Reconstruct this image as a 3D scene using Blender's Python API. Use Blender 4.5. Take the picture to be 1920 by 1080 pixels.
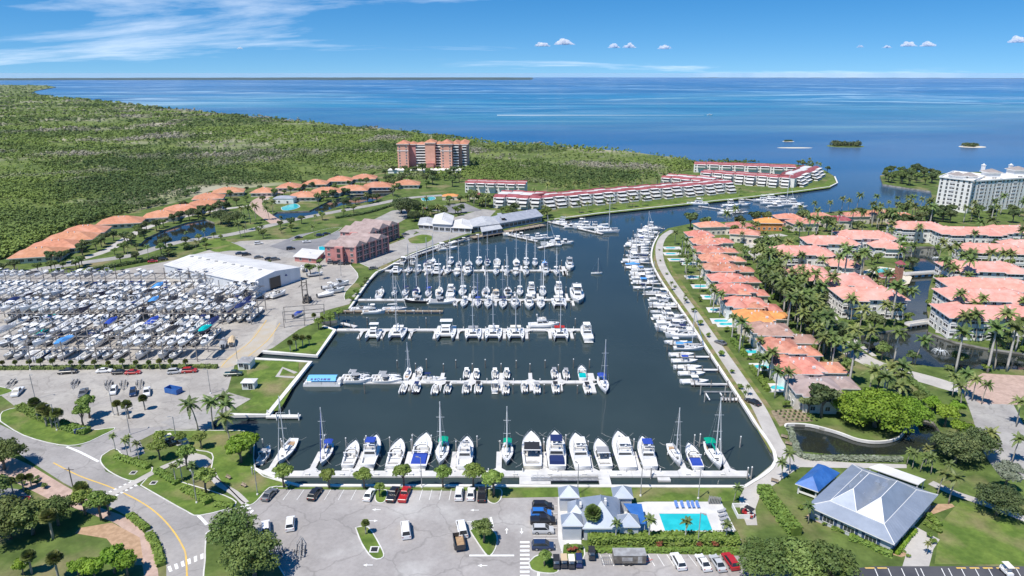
import bpy, bmesh, math, random
from mathutils import Vector, Matrix, noise as mnoise
from mathutils.geometry import tessellate_polygon
R = math.radians
sc = bpy.context.scene
col = sc.collection
for o in list(bpy.data.objects): bpy.data.objects.remove(o)

# ------------------------------------------------------------------ camera
FPX, YEYE, CAMZ = 1280.0, 137.5, 100.2
PITCH = math.atan((540 - YEYE) / FPX)
cam_d = bpy.data.cameras.new('camera')
cam = bpy.data.objects.new('camera', cam_d); col.objects.link(cam)
cam_d.sensor_width = 36; cam_d.lens = 24; cam_d.clip_start = 1; cam_d.clip_end = 120000
cam.location = (0, 0, CAMZ); cam.rotation_euler = (math.pi/2 - PITCH, 0, 0)
sc.camera = cam

# ------------------------------------------------------------------ sky, sun, exposure
SUN_EL, SUN_AZ = R(61), R(-134)         # azimuth clockwise from +Y: the sun stands high on the left, a little behind the camera
CIRRUS = (4.38, 2, 0)
w = bpy.data.worlds.new('World'); sc.world = w; w.use_nodes = True
nt = w.node_tree; nt.nodes.clear()
def wn(t, **k):
    n = nt.nodes.new(t)
    for a, b in k.items(): setattr(n, a, b)
    return n
out = wn('ShaderNodeOutputWorld'); bg = wn('ShaderNodeBackground'); bg.inputs[1].default_value = 0.125
sky = wn('ShaderNodeTexSky', sky_type='NISHITA', sun_disc=False, sun_elevation=SUN_EL, sun_rotation=SUN_AZ, altitude=0, air_density=1.0, dust_density=0.0, ozone_density=5.0)
tc = wn('ShaderNodeTexCoord'); sep = wn('ShaderNodeSeparateXYZ'); nt.links.new(tc.outputs['Generated'], sep.inputs[0])
m0 = wn('ShaderNodeMath', operation='MAXIMUM'); nt.links.new(sep.outputs[2], m0.inputs[0]); m0.inputs[1].default_value = 0.0
mz = wn('ShaderNodeMath', operation='MULTIPLY_ADD'); nt.links.new(m0.outputs[0], mz.inputs[0]); mz.inputs[1].default_value = 1.25; mz.inputs[2].default_value = 0.11
cmb = wn('ShaderNodeCombineXYZ'); nt.links.new(sep.outputs[0], cmb.inputs[0]); nt.links.new(sep.outputs[1], cmb.inputs[1]); nt.links.new(mz.outputs[0], cmb.inputs[2])
nt.links.new(cmb.outputs[0], sky.inputs[0])
hs = wn('ShaderNodeHueSaturation'); hs.inputs['Saturation'].default_value = 1.36; hs.inputs['Value'].default_value = .84
nt.links.new(sky.outputs[0], hs.inputs['Color'])
# thin high cirrus over the whole dome: noise in the plane of a layer overhead
za = wn('ShaderNodeMath', operation='ADD'); nt.links.new(mz.outputs[0], za.inputs[0]); za.inputs[1].default_value = 0.05
dv = wn('ShaderNodeVectorMath', operation='DIVIDE'); nt.links.new(cmb.outputs[0], dv.inputs[0])
cz = wn('ShaderNodeCombineXYZ')
for i in range(3): nt.links.new(za.outputs[0], cz.inputs[i])
nt.links.new(cz.outputs[0], dv.inputs[1])
mp = wn('ShaderNodeMapping'); mp.inputs['Rotation'].default_value = (0, 0, R(8)); mp.inputs['Scale'].default_value = (0.3, 0.62, 0.0); mp.inputs['Location'].default_value = CIRRUS
nt.links.new(dv.outputs[0], mp.inputs[0])
nz = wn('ShaderNodeTexNoise'); nz.inputs['Scale'].default_value = 1.0; nz.inputs['Detail'].default_value = 9; nz.inputs['Roughness'].default_value = 0.62; nz.inputs['Distortion'].default_value = 0.5
nt.links.new(mp.outputs[0], nz.inputs['Vector'])
rp = wn('ShaderNodeValToRGB'); rp.color_ramp.elements[0].position = 0.555; rp.color_ramp.elements[0].color = (0, 0, 0, 1); rp.color_ramp.elements[1].position = 0.78; rp.color_ramp.elements[1].color = (0.75, 0.75, 0.75, 1)
nt.links.new(nz.outputs['Fac'], rp.inputs[0])
mx = wn('ShaderNodeMix', data_type='RGBA'); nt.links.new(rp.outputs[0], mx.inputs['Factor']); nt.links.new(hs.outputs[0], mx.inputs['A']); mx.inputs['B'].default_value = (8.0, 8.4, 8.9, 1)
nt.links.new(mx.outputs['Result'], bg.inputs[0]); nt.links.new(bg.outputs[0], out.inputs[0])

sun_d = bpy.data.lights.new('sun', 'SUN'); sun_d.energy = 4.4; sun_d.angle = R(0.55); sun_d.color = (1.0, 0.945, 0.865)
sun = bpy.data.objects.new('sun', sun_d); col.objects.link(sun)
sdir = Vector((math.sin(SUN_AZ)*math.cos(SUN_EL), math.cos(SUN_AZ)*math.cos(SUN_EL), math.sin(SUN_EL)))
sun.rotation_euler = (-sdir).to_track_quat('-Z', 'Y').to_euler(); sun.location = (0, 0, 400)
vs = sc.view_settings; vs.view_transform = 'Standard'; vs.look = 'None'; vs.exposure = 0.38; vs.gamma = 1
sc.cycles.use_denoising = True; sc.cycles.max_bounces = 5; sc.cycles.diffuse_bounces = 3; sc.cycles.glossy_bounces = 2; sc.cycles.transmission_bounces = 2; sc.cycles.transparent_max_bounces = 4
sc.cycles.volume_bounces = 4
sc.cycles.caustics_reflective = False; sc.cycles.caustics_refractive = False
# ------------------------------------------------------------------ helpers
LAND = 1.2
rnd = random.Random(7)
_cp, _sp = math.cos(PITCH), math.sin(PITCH)
def G(px, py, z=LAND):
    """the point of the place that stands at height z on the line of sight through a photo pixel (1920 wide)"""
    x = (px - 960) / FPX; v = (py - 540) / FPX
    t = (z - CAMZ) / (-_sp - v*_cp)
    return Vector((x*t, (_cp - v*_sp)*t, z))
def PX(p):
    d = p[1]*_cp + (CAMZ - p[2])*_sp
    if d < 1: return (-9e9, -9e9)
    u = -(CAMZ - p[2])*_cp + p[1]*_sp
    return (960 + FPX*p[0]/d, 540 - FPX*u/d)
def W(pts, z=LAND): return [G(x, y, z) for x, y in pts]

class MB:
    def __init__(s): s.v = []; s.f = []; s.m = []
    def add(s, vs, fs, mi=0):
        n = len(s.v); s.v += [tuple(v) for v in vs]; s.f += [tuple(i+n for i in f) for f in fs]; s.m += [mi]*len(fs); return s
    def box(s, c, d, rz=0, mi=0, top=1.0, topy=None):
        """box with centre of its base at c, size d; top: taper of the upper face"""
        x, y, z = c; a, b, h = d[0]/2, d[1]/2, d[2]; ty = top if topy is None else topy
        cs, sn = math.cos(rz), math.sin(rz)
        P = []
        for zz, k, ky in ((z, 1, 1), (z+h, top, ty)):
            for sx, sy in ((-1,-1),(1,-1),(1,1),(-1,1)):
                u, v = sx*a*k, sy*b*ky
                P.append((x+u*cs-v*sn, y+u*sn+v*cs, zz))
        return s.add(P, [(3,2,1,0),(4,5,6,7),(0,1,5,4),(1,2,6,5),(2,3,7,6),(3,0,4,7)], mi)
    def prism(s, poly, z0, z1, mi=0, cap=True, bottom=False):
        n = len(poly); P = [(p[0], p[1], z0) for p in poly] + [(p[0], p[1], z1) for p in poly]
        area = sum(poly[i][0]*poly[(i+1)%n][1]-poly[(i+1)%n][0]*poly[i][1] for i in range(n))
        F = []
        for i in range(n):
            j = (i+1)%n
            F.append((i, j, n+j, n+i) if area > 0 else (j, i, n+i, n+j))
        if cap:
            for t in tessellate_polygon([[Vector((p[0], p[1], 0)) for p in poly]]):
                a, b, c = t
                cr = (poly[b][0]-poly[a][0])*(poly[c][1]-poly[a][1])-(poly[b][1]-poly[a][1])*(poly[c][0]-poly[a][0])
                F.append((n+a, n+b, n+c) if cr > 0 else (n+a, n+c, n+b))
        return s.add(P, F, mi)
    def loft(s, rings, mi=0, close=True, cap0=True, cap1=True):
        n = len(rings[0]); P = [p for r in rings for p in r]; F = []
        for k in range(len(rings)-1):
            for i in range(n if close else n-1):
                j = (i+1)%n; F.append((k*n+i, k*n+j, (k+1)*n+j, (k+1)*n+i))
        if cap0: F.append(tuple(range(n-1, -1, -1)))
        if cap1: F.append(tuple((len(rings)-1)*n+i for i in range(n)))
        return s.add(P, F, mi)
    def tube(s, pts, r, n=6, mi=0):
        pts = [Vector(p) for p in pts]; rs = r if isinstance(r, (list, tuple)) else [r]*len(pts); rings = []
        for k, p in enumerate(pts):
            d = (pts[min(k+1, len(pts)-1)] - pts[max(k-1, 0)]).normalized()
            a = d.orthogonal().normalized() if abs(d.z) < 0.9 else Vector((1, 0, 0)); a = (a - d*a.dot(d)).normalized(); b = d.cross(a)
            rings.append([p + (a*math.cos(2*math.pi*i/n) + b*math.sin(2*math.pi*i/n))*rs[k] for i in range(n)])
        return s.loft(rings, mi)
    def quad(s, a, b, c, d, mi=0): return s.add([a, b, c, d], [(0, 1, 2, 3)], mi)
    def tri(s, a, b, c, mi=0): return s.add([a, b, c], [(0, 1, 2)], mi)
    def lathe(s, prof, n=10, mi=0):
        return s.loft([[(r*math.cos(2*math.pi*i/n), r*math.sin(2*math.pi*i/n), z) for i in range(n)] for r, z in prof], mi)
    def mesh(s, name, mats, smooth=False):
        me = bpy.data.meshes.new(name); me.from_pydata(s.v, [], s.f)
        for m in (mats if isinstance(mats, (list, tuple)) else [mats]): me.materials.append(m)
        if any(s.m): me.polygons.foreach_set('material_index', s.m)
        if smooth: me.polygons.foreach_set('use_smooth', [True]*len(s.f))
        me.update(); return me
    def build(s, name, mats, parent=None, smooth=False, **k):
        return link(name, s.mesh(name, mats, smooth), parent, **k)

def link(name, data, parent=None, loc=None, rz=0, scale=None):
    o = bpy.data.objects.new(name, data); col.objects.link(o)
    if parent is not None: o.parent = parent
    if loc is not None: o.location = loc
    if rz: o.rotation_euler = (0, 0, rz)
    if scale is not None: o.scale = scale if isinstance(scale, (tuple, list)) else (scale,)*3
    return o
def tag(o, label=None, cat=None, group=None, kind=None):
    if label: o['label'] = label
    if cat: o['category'] = cat
    if group: o['group'] = group
    if kind: o['kind'] = kind
    return o
def thing(name, loc, label, cat, group=None, rz=0, scale=None):
    o = link(name, None, None, loc, rz, scale); o.empty_display_size = 0.1
    return tag(o, label, cat, group)
def inst(T, name, loc, label=None, cat=None, group=None, rz=0, scale=None, colors=None, skip=()):
    """one more individual of a kind: T lists (part, mesh, [(sub-part, mesh)...]); parts share mesh data"""
    root = thing(name, loc, label, cat, group, rz, scale)
    for it in T:
        if it[0] in skip: continue
        p = link(it[0], it[1], root)
        if colors and it[0] in colors: p.color = (*colors[it[0]], 1)
        for sub in (it[2] if len(it) > 2 else ()):
            if sub[0] in skip: continue
            q = link(sub[0], sub[1], p)
            if colors and sub[0] in colors: q.color = (*colors[sub[0]], 1)
    return root
ORD = 'zeroth first second third fourth fifth sixth seventh eighth ninth tenth eleventh twelfth thirteenth fourteenth fifteenth sixteenth seventeenth eighteenth nineteenth'.split()
TEN = {2: 'twent', 3: 'thirt', 4: 'fort', 5: 'fift', 6: 'sixt', 7: 'sevent', 8: 'eight', 9: 'ninet'}
def ordn(n):
    if n < 20: return ORD[n]
    if n >= 100: return 'hundred-' + ordn(n-100) if n > 100 else 'hundredth'
    t, u = divmod(n, 10)
    return TEN[t] + ('ieth' if u == 0 else 'y-' + ORD[u])
ROWS = {}
def rank(key, o, look, what, anchor, pos):
    """labels of look-alikes are finished at the end of the script: which one it is, counted along its row"""
    ROWS.setdefault(key, []).append((pos, o, look, what, anchor))
def finish_labels():
    for key, L in ROWS.items():
        L.sort(key=lambda t: t[0])
        for i, (pos, o, look, what, anchor) in enumerate(L):
            o['label'] = f'{look}, {ordn(i+1)} {what} {anchor}' if len(L) > 1 else f'{look}, {what} {anchor}'

# ------------------------------------------------------------------ materials
M = {}
def mat(name, c=(.5,.5,.5), rough=0.6, metal=0.0, spec=0.5, c2=None, nscale=1.0, detail=4, lo=0.4, hi=0.6, bump=0.0, bscale=None, objcol=False, rand=0.0, trans=0.0, stretch=None, c3=None, n3=None, wave=None, coat=0, grit=0, crack=0):
    m = bpy.data.materials.new(name); m.use_nodes = True; t = m.node_tree; b = t.nodes['Principled BSDF']; N = t.nodes.new; Lk = t.links.new
    b.inputs['Roughness'].default_value = rough; b.inputs['Metallic'].default_value = metal; b.inputs['Specular IOR Level'].default_value = spec
    if coat: b.inputs['Coat Weight'].default_value = coat
    cur = None
    if objcol:
        oi = N('ShaderNodeObjectInfo'); cur = oi.outputs['Color']
    vec = None
    if c2 is not None or bump or c3 is not None:
        g = N('ShaderNodeNewGeometry'); vec = g.outputs['Position']
        if stretch:
            mp_ = N('ShaderNodeMapping'); mp_.inputs['Scale'].default_value = stretch; Lk(vec, mp_.inputs[0]); vec = mp_.outputs[0]
    def noise_fac(scale, lo_, hi_, det):
        n = N('ShaderNodeTexNoise'); n.inputs['Scale'].default_value = scale; n.inputs['Detail'].default_value = det; Lk(vec, n.inputs['Vector'])
        r = N('ShaderNodeMapRange'); r.inputs['From Min'].default_value = lo_; r.inputs['From Max'].default_value = hi_; Lk(n.outputs['Fac'], r.inputs['Value']); return r.outputs[0]
    if c2 is not None:
        x = N('ShaderNodeMix'); x.data_type = 'RGBA'; Lk(noise_fac(nscale, lo, hi, detail), x.inputs['Factor'])
        if cur: Lk(cur, x.inputs['A'])
        else: x.inputs['A'].default_value = (*c, 1)
        x.inputs['B'].default_value = (*c2, 1); cur = x.outputs['Result']
    if c3 is not None:
        x = N('ShaderNodeMix'); x.data_type = 'RGBA'; Lk(noise_fac(*n3), x.inputs['Factor'])
        if cur: Lk(cur, x.inputs['A'])
        else: x.inputs['A'].default_value = (*c, 1)
        x.inputs['B'].default_value = (*c3, 1); cur = x.outputs['Result']
    if grit or crack:
        fac = []
        if grit:
            for sc_, k_ in ((1.3, grit), (.32, grit*.8)): fac.append((noise_fac(sc_, .25, .75, 6), k_))
        if crack:
            v = N('ShaderNodeTexVoronoi'); v.feature = 'DISTANCE_TO_EDGE'; v.inputs['Scale'].default_value = crack; wv_ = N('ShaderNodeTexNoise'); wv_.inputs['Scale'].default_value = .25; wv_.inputs['Detail'].default_value = 6; Lk(vec, wv_.inputs['Vector']); 
            vm = N('ShaderNodeVectorMath'); vm.operation = 'MULTIPLY_ADD'; Lk(wv_.outputs['Color'], vm.inputs[0]); vm.inputs[1].default_value = (5, 5, 0); Lk(vec, vm.inputs[2]); Lk(vm.outputs[0], v.inputs['Vector'])
            r = N('ShaderNodeMapRange'); r.inputs['From Min'].default_value = .0; r.inputs['From Max'].default_value = .02; r.inputs['To Min'].default_value = 1; r.inputs['To Max'].default_value = 0; Lk(v.outputs['Distance'], r.inputs['Value']); fac.append((r.outputs[0], .28))
        for f_, k_ in fac:
            x = N('ShaderNodeMix'); x.data_type = 'RGBA'; x.blend_type = 'MULTIPLY'; mm = N('ShaderNodeMath'); mm.operation = 'MULTIPLY'; mm.inputs[1].default_value = k_; Lk(f_, mm.inputs[0]); Lk(mm.outputs[0], x.inputs['Factor']); Lk(cur, x.inputs['A']); x.inputs['B'].default_value = (.25,.25,.25,1); cur = x.outputs['Result']
    if rand:
        oi = N('ShaderNodeObjectInfo'); h = N('ShaderNodeHueSaturation')
        r1 = N('ShaderNodeMapRange'); r1.inputs['To Min'].default_value = 1-rand; r1.inputs['To Max'].default_value = 1+rand; Lk(oi.outputs['Random'], r1.inputs['Value']); Lk(r1.outputs[0], h.inputs['Value'])
        m2 = N('ShaderNodeMath'); m2.operation = 'MULTIPLY'; m2.inputs[1].default_value = 7.31; Lk(oi.outputs['Random'], m2.inputs[0])
        fr = N('ShaderNodeMath'); fr.operation = 'FRACT'; Lk(m2.outputs[0], fr.inputs[0])
        r2 = N('ShaderNodeMapRange'); r2.inputs['To Min'].default_value = 0.5-rand*0.07; r2.inputs['To Max'].default_value = 0.5+rand*0.07; Lk(fr.outputs[0], r2.inputs['Value']); Lk(r2.outputs[0], h.inputs['Hue'])
        if cur: Lk(cur, h.inputs['Color'])
        else: h.inputs['Color'].default_value = (*c, 1)
        cur = h.outputs[0]
    if cur: Lk(cur, b.inputs['Base Color'])
    else: b.inputs['Base Color'].default_value = (*c, 1)
    if bump:
        n = N('ShaderNodeTexNoise'); n.inputs['Scale'].default_value = bscale or nscale; n.inputs['Detail'].default_value = 5; Lk(vec, n.inputs['Vector'])
        bp = N('ShaderNodeBump'); bp.inputs['Strength'].default_value = bump; bp.inputs['Distance'].default_value = 0.3; Lk(n.outputs['Fac'], bp.inputs['Height']); Lk(bp.outputs[0], b.inputs['Normal'])
    if trans:
        tr = N('ShaderNodeBsdfTranslucent'); ms = N('ShaderNodeMixShader'); ms.inputs[0].default_value = trans
        if cur: Lk(cur, tr.inputs[0])
        else: tr.inputs[0].default_value = (*c, 1)
        Lk(b.outputs[0], ms.inputs[1]); Lk(tr.outputs[0], ms.inputs[2]); Lk(ms.outputs[0], t.nodes['Material Output'].inputs[0])
    M[name] = m; return m
mat('lawn', (.15,.21,.055), .9, c2=(.09,.14,.035), nscale=.16, lo=.36, hi=.64, detail=12, c3=(.3,.255,.135), n3=(.055,.53,.72,12), spec=.15, grit=0.35)
mat('lawn_bright', (.17,.25,.05), .9, c2=(.11,.18,.035), nscale=.3, detail=12, spec=.15, c3=(.3,.26,.13), n3=(.085,.52,.72,12), grit=0.35)
mat('verge', (.17,.21,.055), .9, c2=(.29,.24,.13), nscale=.22, detail=9, spec=.1, lo=.42, hi=.6, grit=0.3)
mat('soil', (.3,.245,.17), .95, c2=(.2,.16,.11), nscale=.8, detail=6, spec=.1)
mat('mulch', (.46,.31,.2), .95, c2=(.36,.24,.15), nscale=.9, detail=6, spec=.1)
mat('mangrove_soil', (.16,.2,.065), .95, c2=(.1,.14,.045), nscale=.02, detail=12, c3=(.36,.34,.25), n3=(.006,.52,.66,12), spec=.05)
mat('concrete', (.43,.415,.39), .85, c2=(.36,.345,.33), nscale=.12, detail=9, c3=(.28,.27,.255), n3=(.35,.6,.72,8), spec=.2, grit=.22, crack=.1)
mat('yard_concrete', (.46,.435,.395), .85, c2=(.39,.365,.335), nscale=.08, detail=9, c3=(.29,.275,.26), n3=(.22,.6,.74,9), spec=.2, grit=.22, crack=.1)
mat('lot_asphalt', (.42,.395,.38), .88, c2=(.35,.33,.318), nscale=.05, detail=10, c3=(.5,.485,.465), n3=(.07,.52,.68,11), spec=.2, grit=.22, crack=.07)
mat('road_asphalt', (.4,.38,.365), .88, c2=(.33,.315,.305), nscale=.06, detail=9, c3=(.42,.41,.4), n3=(.12,.58,.74,9), spec=.2, grit=.22, crack=.07)
mat('dark_asphalt', (.06,.062,.075), .85, c2=(.09,.09,.1), nscale=.1, detail=8, spec=.25)
mat('grey_asphalt', (.19,.19,.2), .88, c2=(.25,.25,.255), nscale=.07, detail=8, spec=.2)
mat('path', (.52,.495,.46), .85, c2=(.45,.425,.395), nscale=.15, detail=8, spec=.2, grit=0.14)
mat('pavers', (.56,.41,.34), .85, c2=(.47,.34,.28), nscale=.6, detail=7, spec=.2, grit=0.2)
mat('deck_white', (.68,.67,.65), .7, c2=(.59,.58,.56), nscale=.3, detail=8, spec=.3, grit=0.1)
mat('wall_cap', (.76,.74,.7), .8, c2=(.63,.61,.57), nscale=.25, detail=8, spec=.2)
mat('seawall', (.4,.38,.34), .85, c2=(.2,.19,.17), nscale=.3, detail=8, spec=.2)
mat('kerb', (.66,.65,.62), .85, c2=(.55,.54,.51), nscale=.5, spec=.2)
mat('paint_white', (.82,.82,.8), .7, c2=(.7,.7,.68), nscale=1.2, detail=6, spec=.2)
mat('paint_yellow', (.72,.47,.1), .7, c2=(.6,.42,.16), nscale=.8, spec=.2)
mat('gelcoat', (.83,.83,.82), .28, spec=.5, c2=(.74,.74,.73), nscale=.35, coat=.3)
mat('gel_deck', (.74,.735,.71), .5, c2=(.64,.635,.61), nscale=.8, detail=5)
mat('gel_color', objcol=True, rough=.3, coat=.3)
mat('canvas', objcol=True, rough=.85, spec=.15)
mat('cushion', (.62,.6,.56), .7, c2=(.5,.48,.45), nscale=1.5)
mat('glass_dark', (.025,.03,.036), .12, spec=.6)
mat('glass_window', (.045,.055,.065), .12, spec=.6)
mat('boat_window', (.06,.065,.07), .15, spec=.6)
mat('rubber', (.025,.025,.027), .6)
mat('black_plastic', (.045,.046,.05), .4)
mat('steel', (.55,.56,.57), .35, metal=.8)
mat('mast_alu', (.72,.73,.74), .45, metal=.25)
mat('galv', (.46,.46,.45), .55, metal=.3, c2=(.34,.33,.32), nscale=.8)
mat('rack_steel', (.33,.32,.31), .65, c2=(.22,.19,.17), nscale=.6, detail=6)
mat('timber', (.33,.27,.2), .8, c2=(.24,.19,.14), nscale=1.2, stretch=(1,1,.3))
mat('teak', (.42,.29,.17), .7, c2=(.33,.22,.13), nscale=1.5)
mat('pile_dark', (.12,.105,.09), .8, c2=(.2,.18,.155), nscale=.9)
mat('pile_grey', (.44,.42,.39), .75, c2=(.32,.3,.28), nscale=1.1)
mat('white_cap', (.8,.8,.79), .5)
mat('car_paint', objcol=True, rough=.28, coat=.5)
mat('headlight', (.75,.76,.78), .2)
mat('taillight', (.4,.03,.03), .3)
mat('roof_coral', (.66,.29,.21), .8, c2=(.52,.21,.15), nscale=.5, detail=8, rand=.14, c3=(.72,.4,.32), n3=(.12,.5,.75,6), spec=.2, bump=.25, bscale=2.2, grit=0.2)
mat('roof_pink', (.73,.37,.3), .8, c2=(.65,.31,.25), nscale=.5, detail=8, rand=.05, c3=(.78,.47,.41), n3=(.12,.5,.75,6), spec=.2, bump=.25, bscale=2.2, grit=0.18)
mat('roof_terracotta', (.62,.29,.175), .8, c2=(.52,.235,.14), nscale=.6, detail=8, rand=.07, c3=(.68,.37,.26), n3=(.15,.5,.75,6), spec=.2, bump=.25, bscale=2.2, grit=0.2)
mat('roof_red', (.27,.07,.08), .75, c2=(.34,.11,.12), nscale=.4, detail=7, spec=.2, rand=.06)
mat('roof_orange', (.72,.31,.1), .8, c2=(.62,.25,.08), nscale=.5, rand=.05)
mat('roof_brown', (.4,.25,.2), .8, c2=(.33,.2,.16), nscale=.5, detail=8, rand=.05, c3=(.5,.32,.26), n3=(.2,.55,.75,6))
mat('roof_mauve', (.37,.285,.265), .85, c2=(.29,.22,.205), nscale=.6, detail=8, c3=(.44,.35,.33), n3=(.15,.5,.7,6))
mat('roof_grey', (.29,.31,.36), .6, c2=(.35,.37,.42), nscale=.4, detail=7, spec=.4)
mat('roof_taupe', (.34,.3,.28), .8, c2=(.27,.24,.23), nscale=.5, detail=7)
mat('roof_metal', (.5,.55,.62), .45, metal=.55, c2=(.44,.49,.56), nscale=.25, detail=7, spec=.6, grit=0.12)
mat('roof_white', (.72,.71,.69), .6, c2=(.63,.62,.6), nscale=.12, detail=8, c3=(.54,.53,.5), n3=(.5,.66,.8,6), grit=0.1)
mat('roof_lightgrey', (.47,.48,.5), .6, c2=(.55,.56,.57), nscale=.3, detail=8, grit=.15)
mat('roof_blue', (.03,.13,.42), .5, c2=(.045,.17,.5), nscale=.4, detail=5, grit=0.2)
mat('stucco_white', (.82,.81,.78), .85, c2=(.75,.74,.71), nscale=.3, detail=8, spec=.2)
mat('stucco_cream', (.74,.68,.58), .85, c2=(.66,.6,.51), nscale=.3, detail=8, spec=.2, rand=.06)
mat('stucco_pink', (.56,.26,.24), .85, c2=(.49,.22,.2), nscale=.3, detail=8, spec=.2)
mat('stucco_salmon', (.74,.4,.3), .85, c2=(.67,.35,.26), nscale=.2, detail=8, spec=.2)
mat('stucco_grey', (.5,.52,.55), .85, c2=(.44,.46,.49), nscale=.3, detail=8, spec=.2)
mat('stucco_bluegrey', (.38,.43,.5), .8, c2=(.33,.38,.45), nscale=.3)
mat('metal_wall', (.7,.735,.77), .5, metal=.1, c2=(.63,.67,.71), nscale=.5, stretch=(1,1,.1))
mat('trim', (.8,.79,.77), .7)
mat('screen', (.05,.05,.055), .5)
mat('shutter_blue', (.03,.06,.13), .6)
mat('brick', (.4,.2,.14), .85, c2=(.3,.14,.1), nscale=1.5)
mat('pool_water', (.02,.42,.46), .06, spec=.5, bump=.12, bscale=1.4, c2=(.03,.5,.54), nscale=.5)
mat('pool_tile', (.55,.75,.78), .4)
mat('pond', (.018,.024,.024), .05, spec=.7, bump=.05, bscale=.8, c2=(.024,.028,.02), nscale=.15)
mat('trunk_palm', (.3,.27,.22), .9, c2=(.4,.37,.32), nscale=2.5, stretch=(.3,.3,2.5))
mat('trunk_royal', (.52,.5,.46), .85, c2=(.42,.4,.36), nscale=2, stretch=(.3,.3,2))
mat('bark', (.15,.12,.095), .95, c2=(.24,.2,.16), nscale=3)
mat('leaf_palm', (.17,.225,.065), .5, c2=(.1,.15,.04), nscale=.7, rand=.28, trans=.22, spec=.35)
mat('leaf_palm_light', (.24,.27,.085), .5, c2=(.15,.19,.055), nscale=.7, rand=.25, trans=.22, spec=.35)
mat('leaf_dark', (.075,.115,.042), .6, c2=(.14,.18,.065), nscale=.5, detail=6, rand=.3, trans=.18, spec=.3)
mat('leaf_mid', (.115,.175,.045), .6, c2=(.19,.255,.07), nscale=.5, detail=6, rand=.25, trans=.2, spec=.3)
mat('leaf_bright', (.16,.27,.025), .6, c2=(.24,.36,.04), nscale=.4, detail=6, rand=.15, trans=.25, spec=.3)
mat('leaf_lime', (.17,.25,.05), .6, c2=(.26,.34,.08), nscale=.6, detail=6, rand=.2, trans=.22, spec=.3)
mat('leaf_silver', (.27,.3,.22), .6, c2=(.17,.2,.13), nscale=.5, detail=6, rand=.15, trans=.2, spec=.3)
mat('leaf_hedge', (.12,.19,.035), .65, c2=(.18,.26,.05), nscale=.9, detail=6, rand=.15, trans=.15, spec=.25)
mat('leaf_red', (.33,.09,.05), .65, c2=(.2,.13,.04), nscale=1, rand=.2, trans=.2)
mat('leaf_flower', (.5,.06,.03), .65, c2=(.2,.13,.04), nscale=.6, rand=.1, trans=.2)
mat('red_fabric', (.6,.06,.05), .8)
def volume_mat(name, density, color=(1,1,1), aniso=0.0):
    m = bpy.data.materials.new(name); m.use_nodes = True; t = m.node_tree; t.nodes.remove(t.nodes['Principled BSDF']); v = t.nodes.new('ShaderNodeVolumePrincipled'); v.inputs['Color'].default_value = (*color, 1); v.inputs['Density'].default_value = density; v.inputs['Anisotropy'].default_value = aniso
    t.links.new(v.outputs[0], t.nodes['Material Output'].inputs['Volume']); M[name] = m; return m
volume_mat('cloud', .022, (.99,.99,1)); volume_mat('haze', 1.1e-5, (.86,.93,1), .0)
mat('rock', (.33,.31,.28), .9, c2=(.22,.21,.19), nscale=1.5)
mat('sand', (.62,.56,.45), .95)
mat('foam', (.8,.84,.86), .8)
mat('sign_blue', (.03,.05,.22), .6)
mat('net', (.03,.05,.1), .8)
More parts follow.
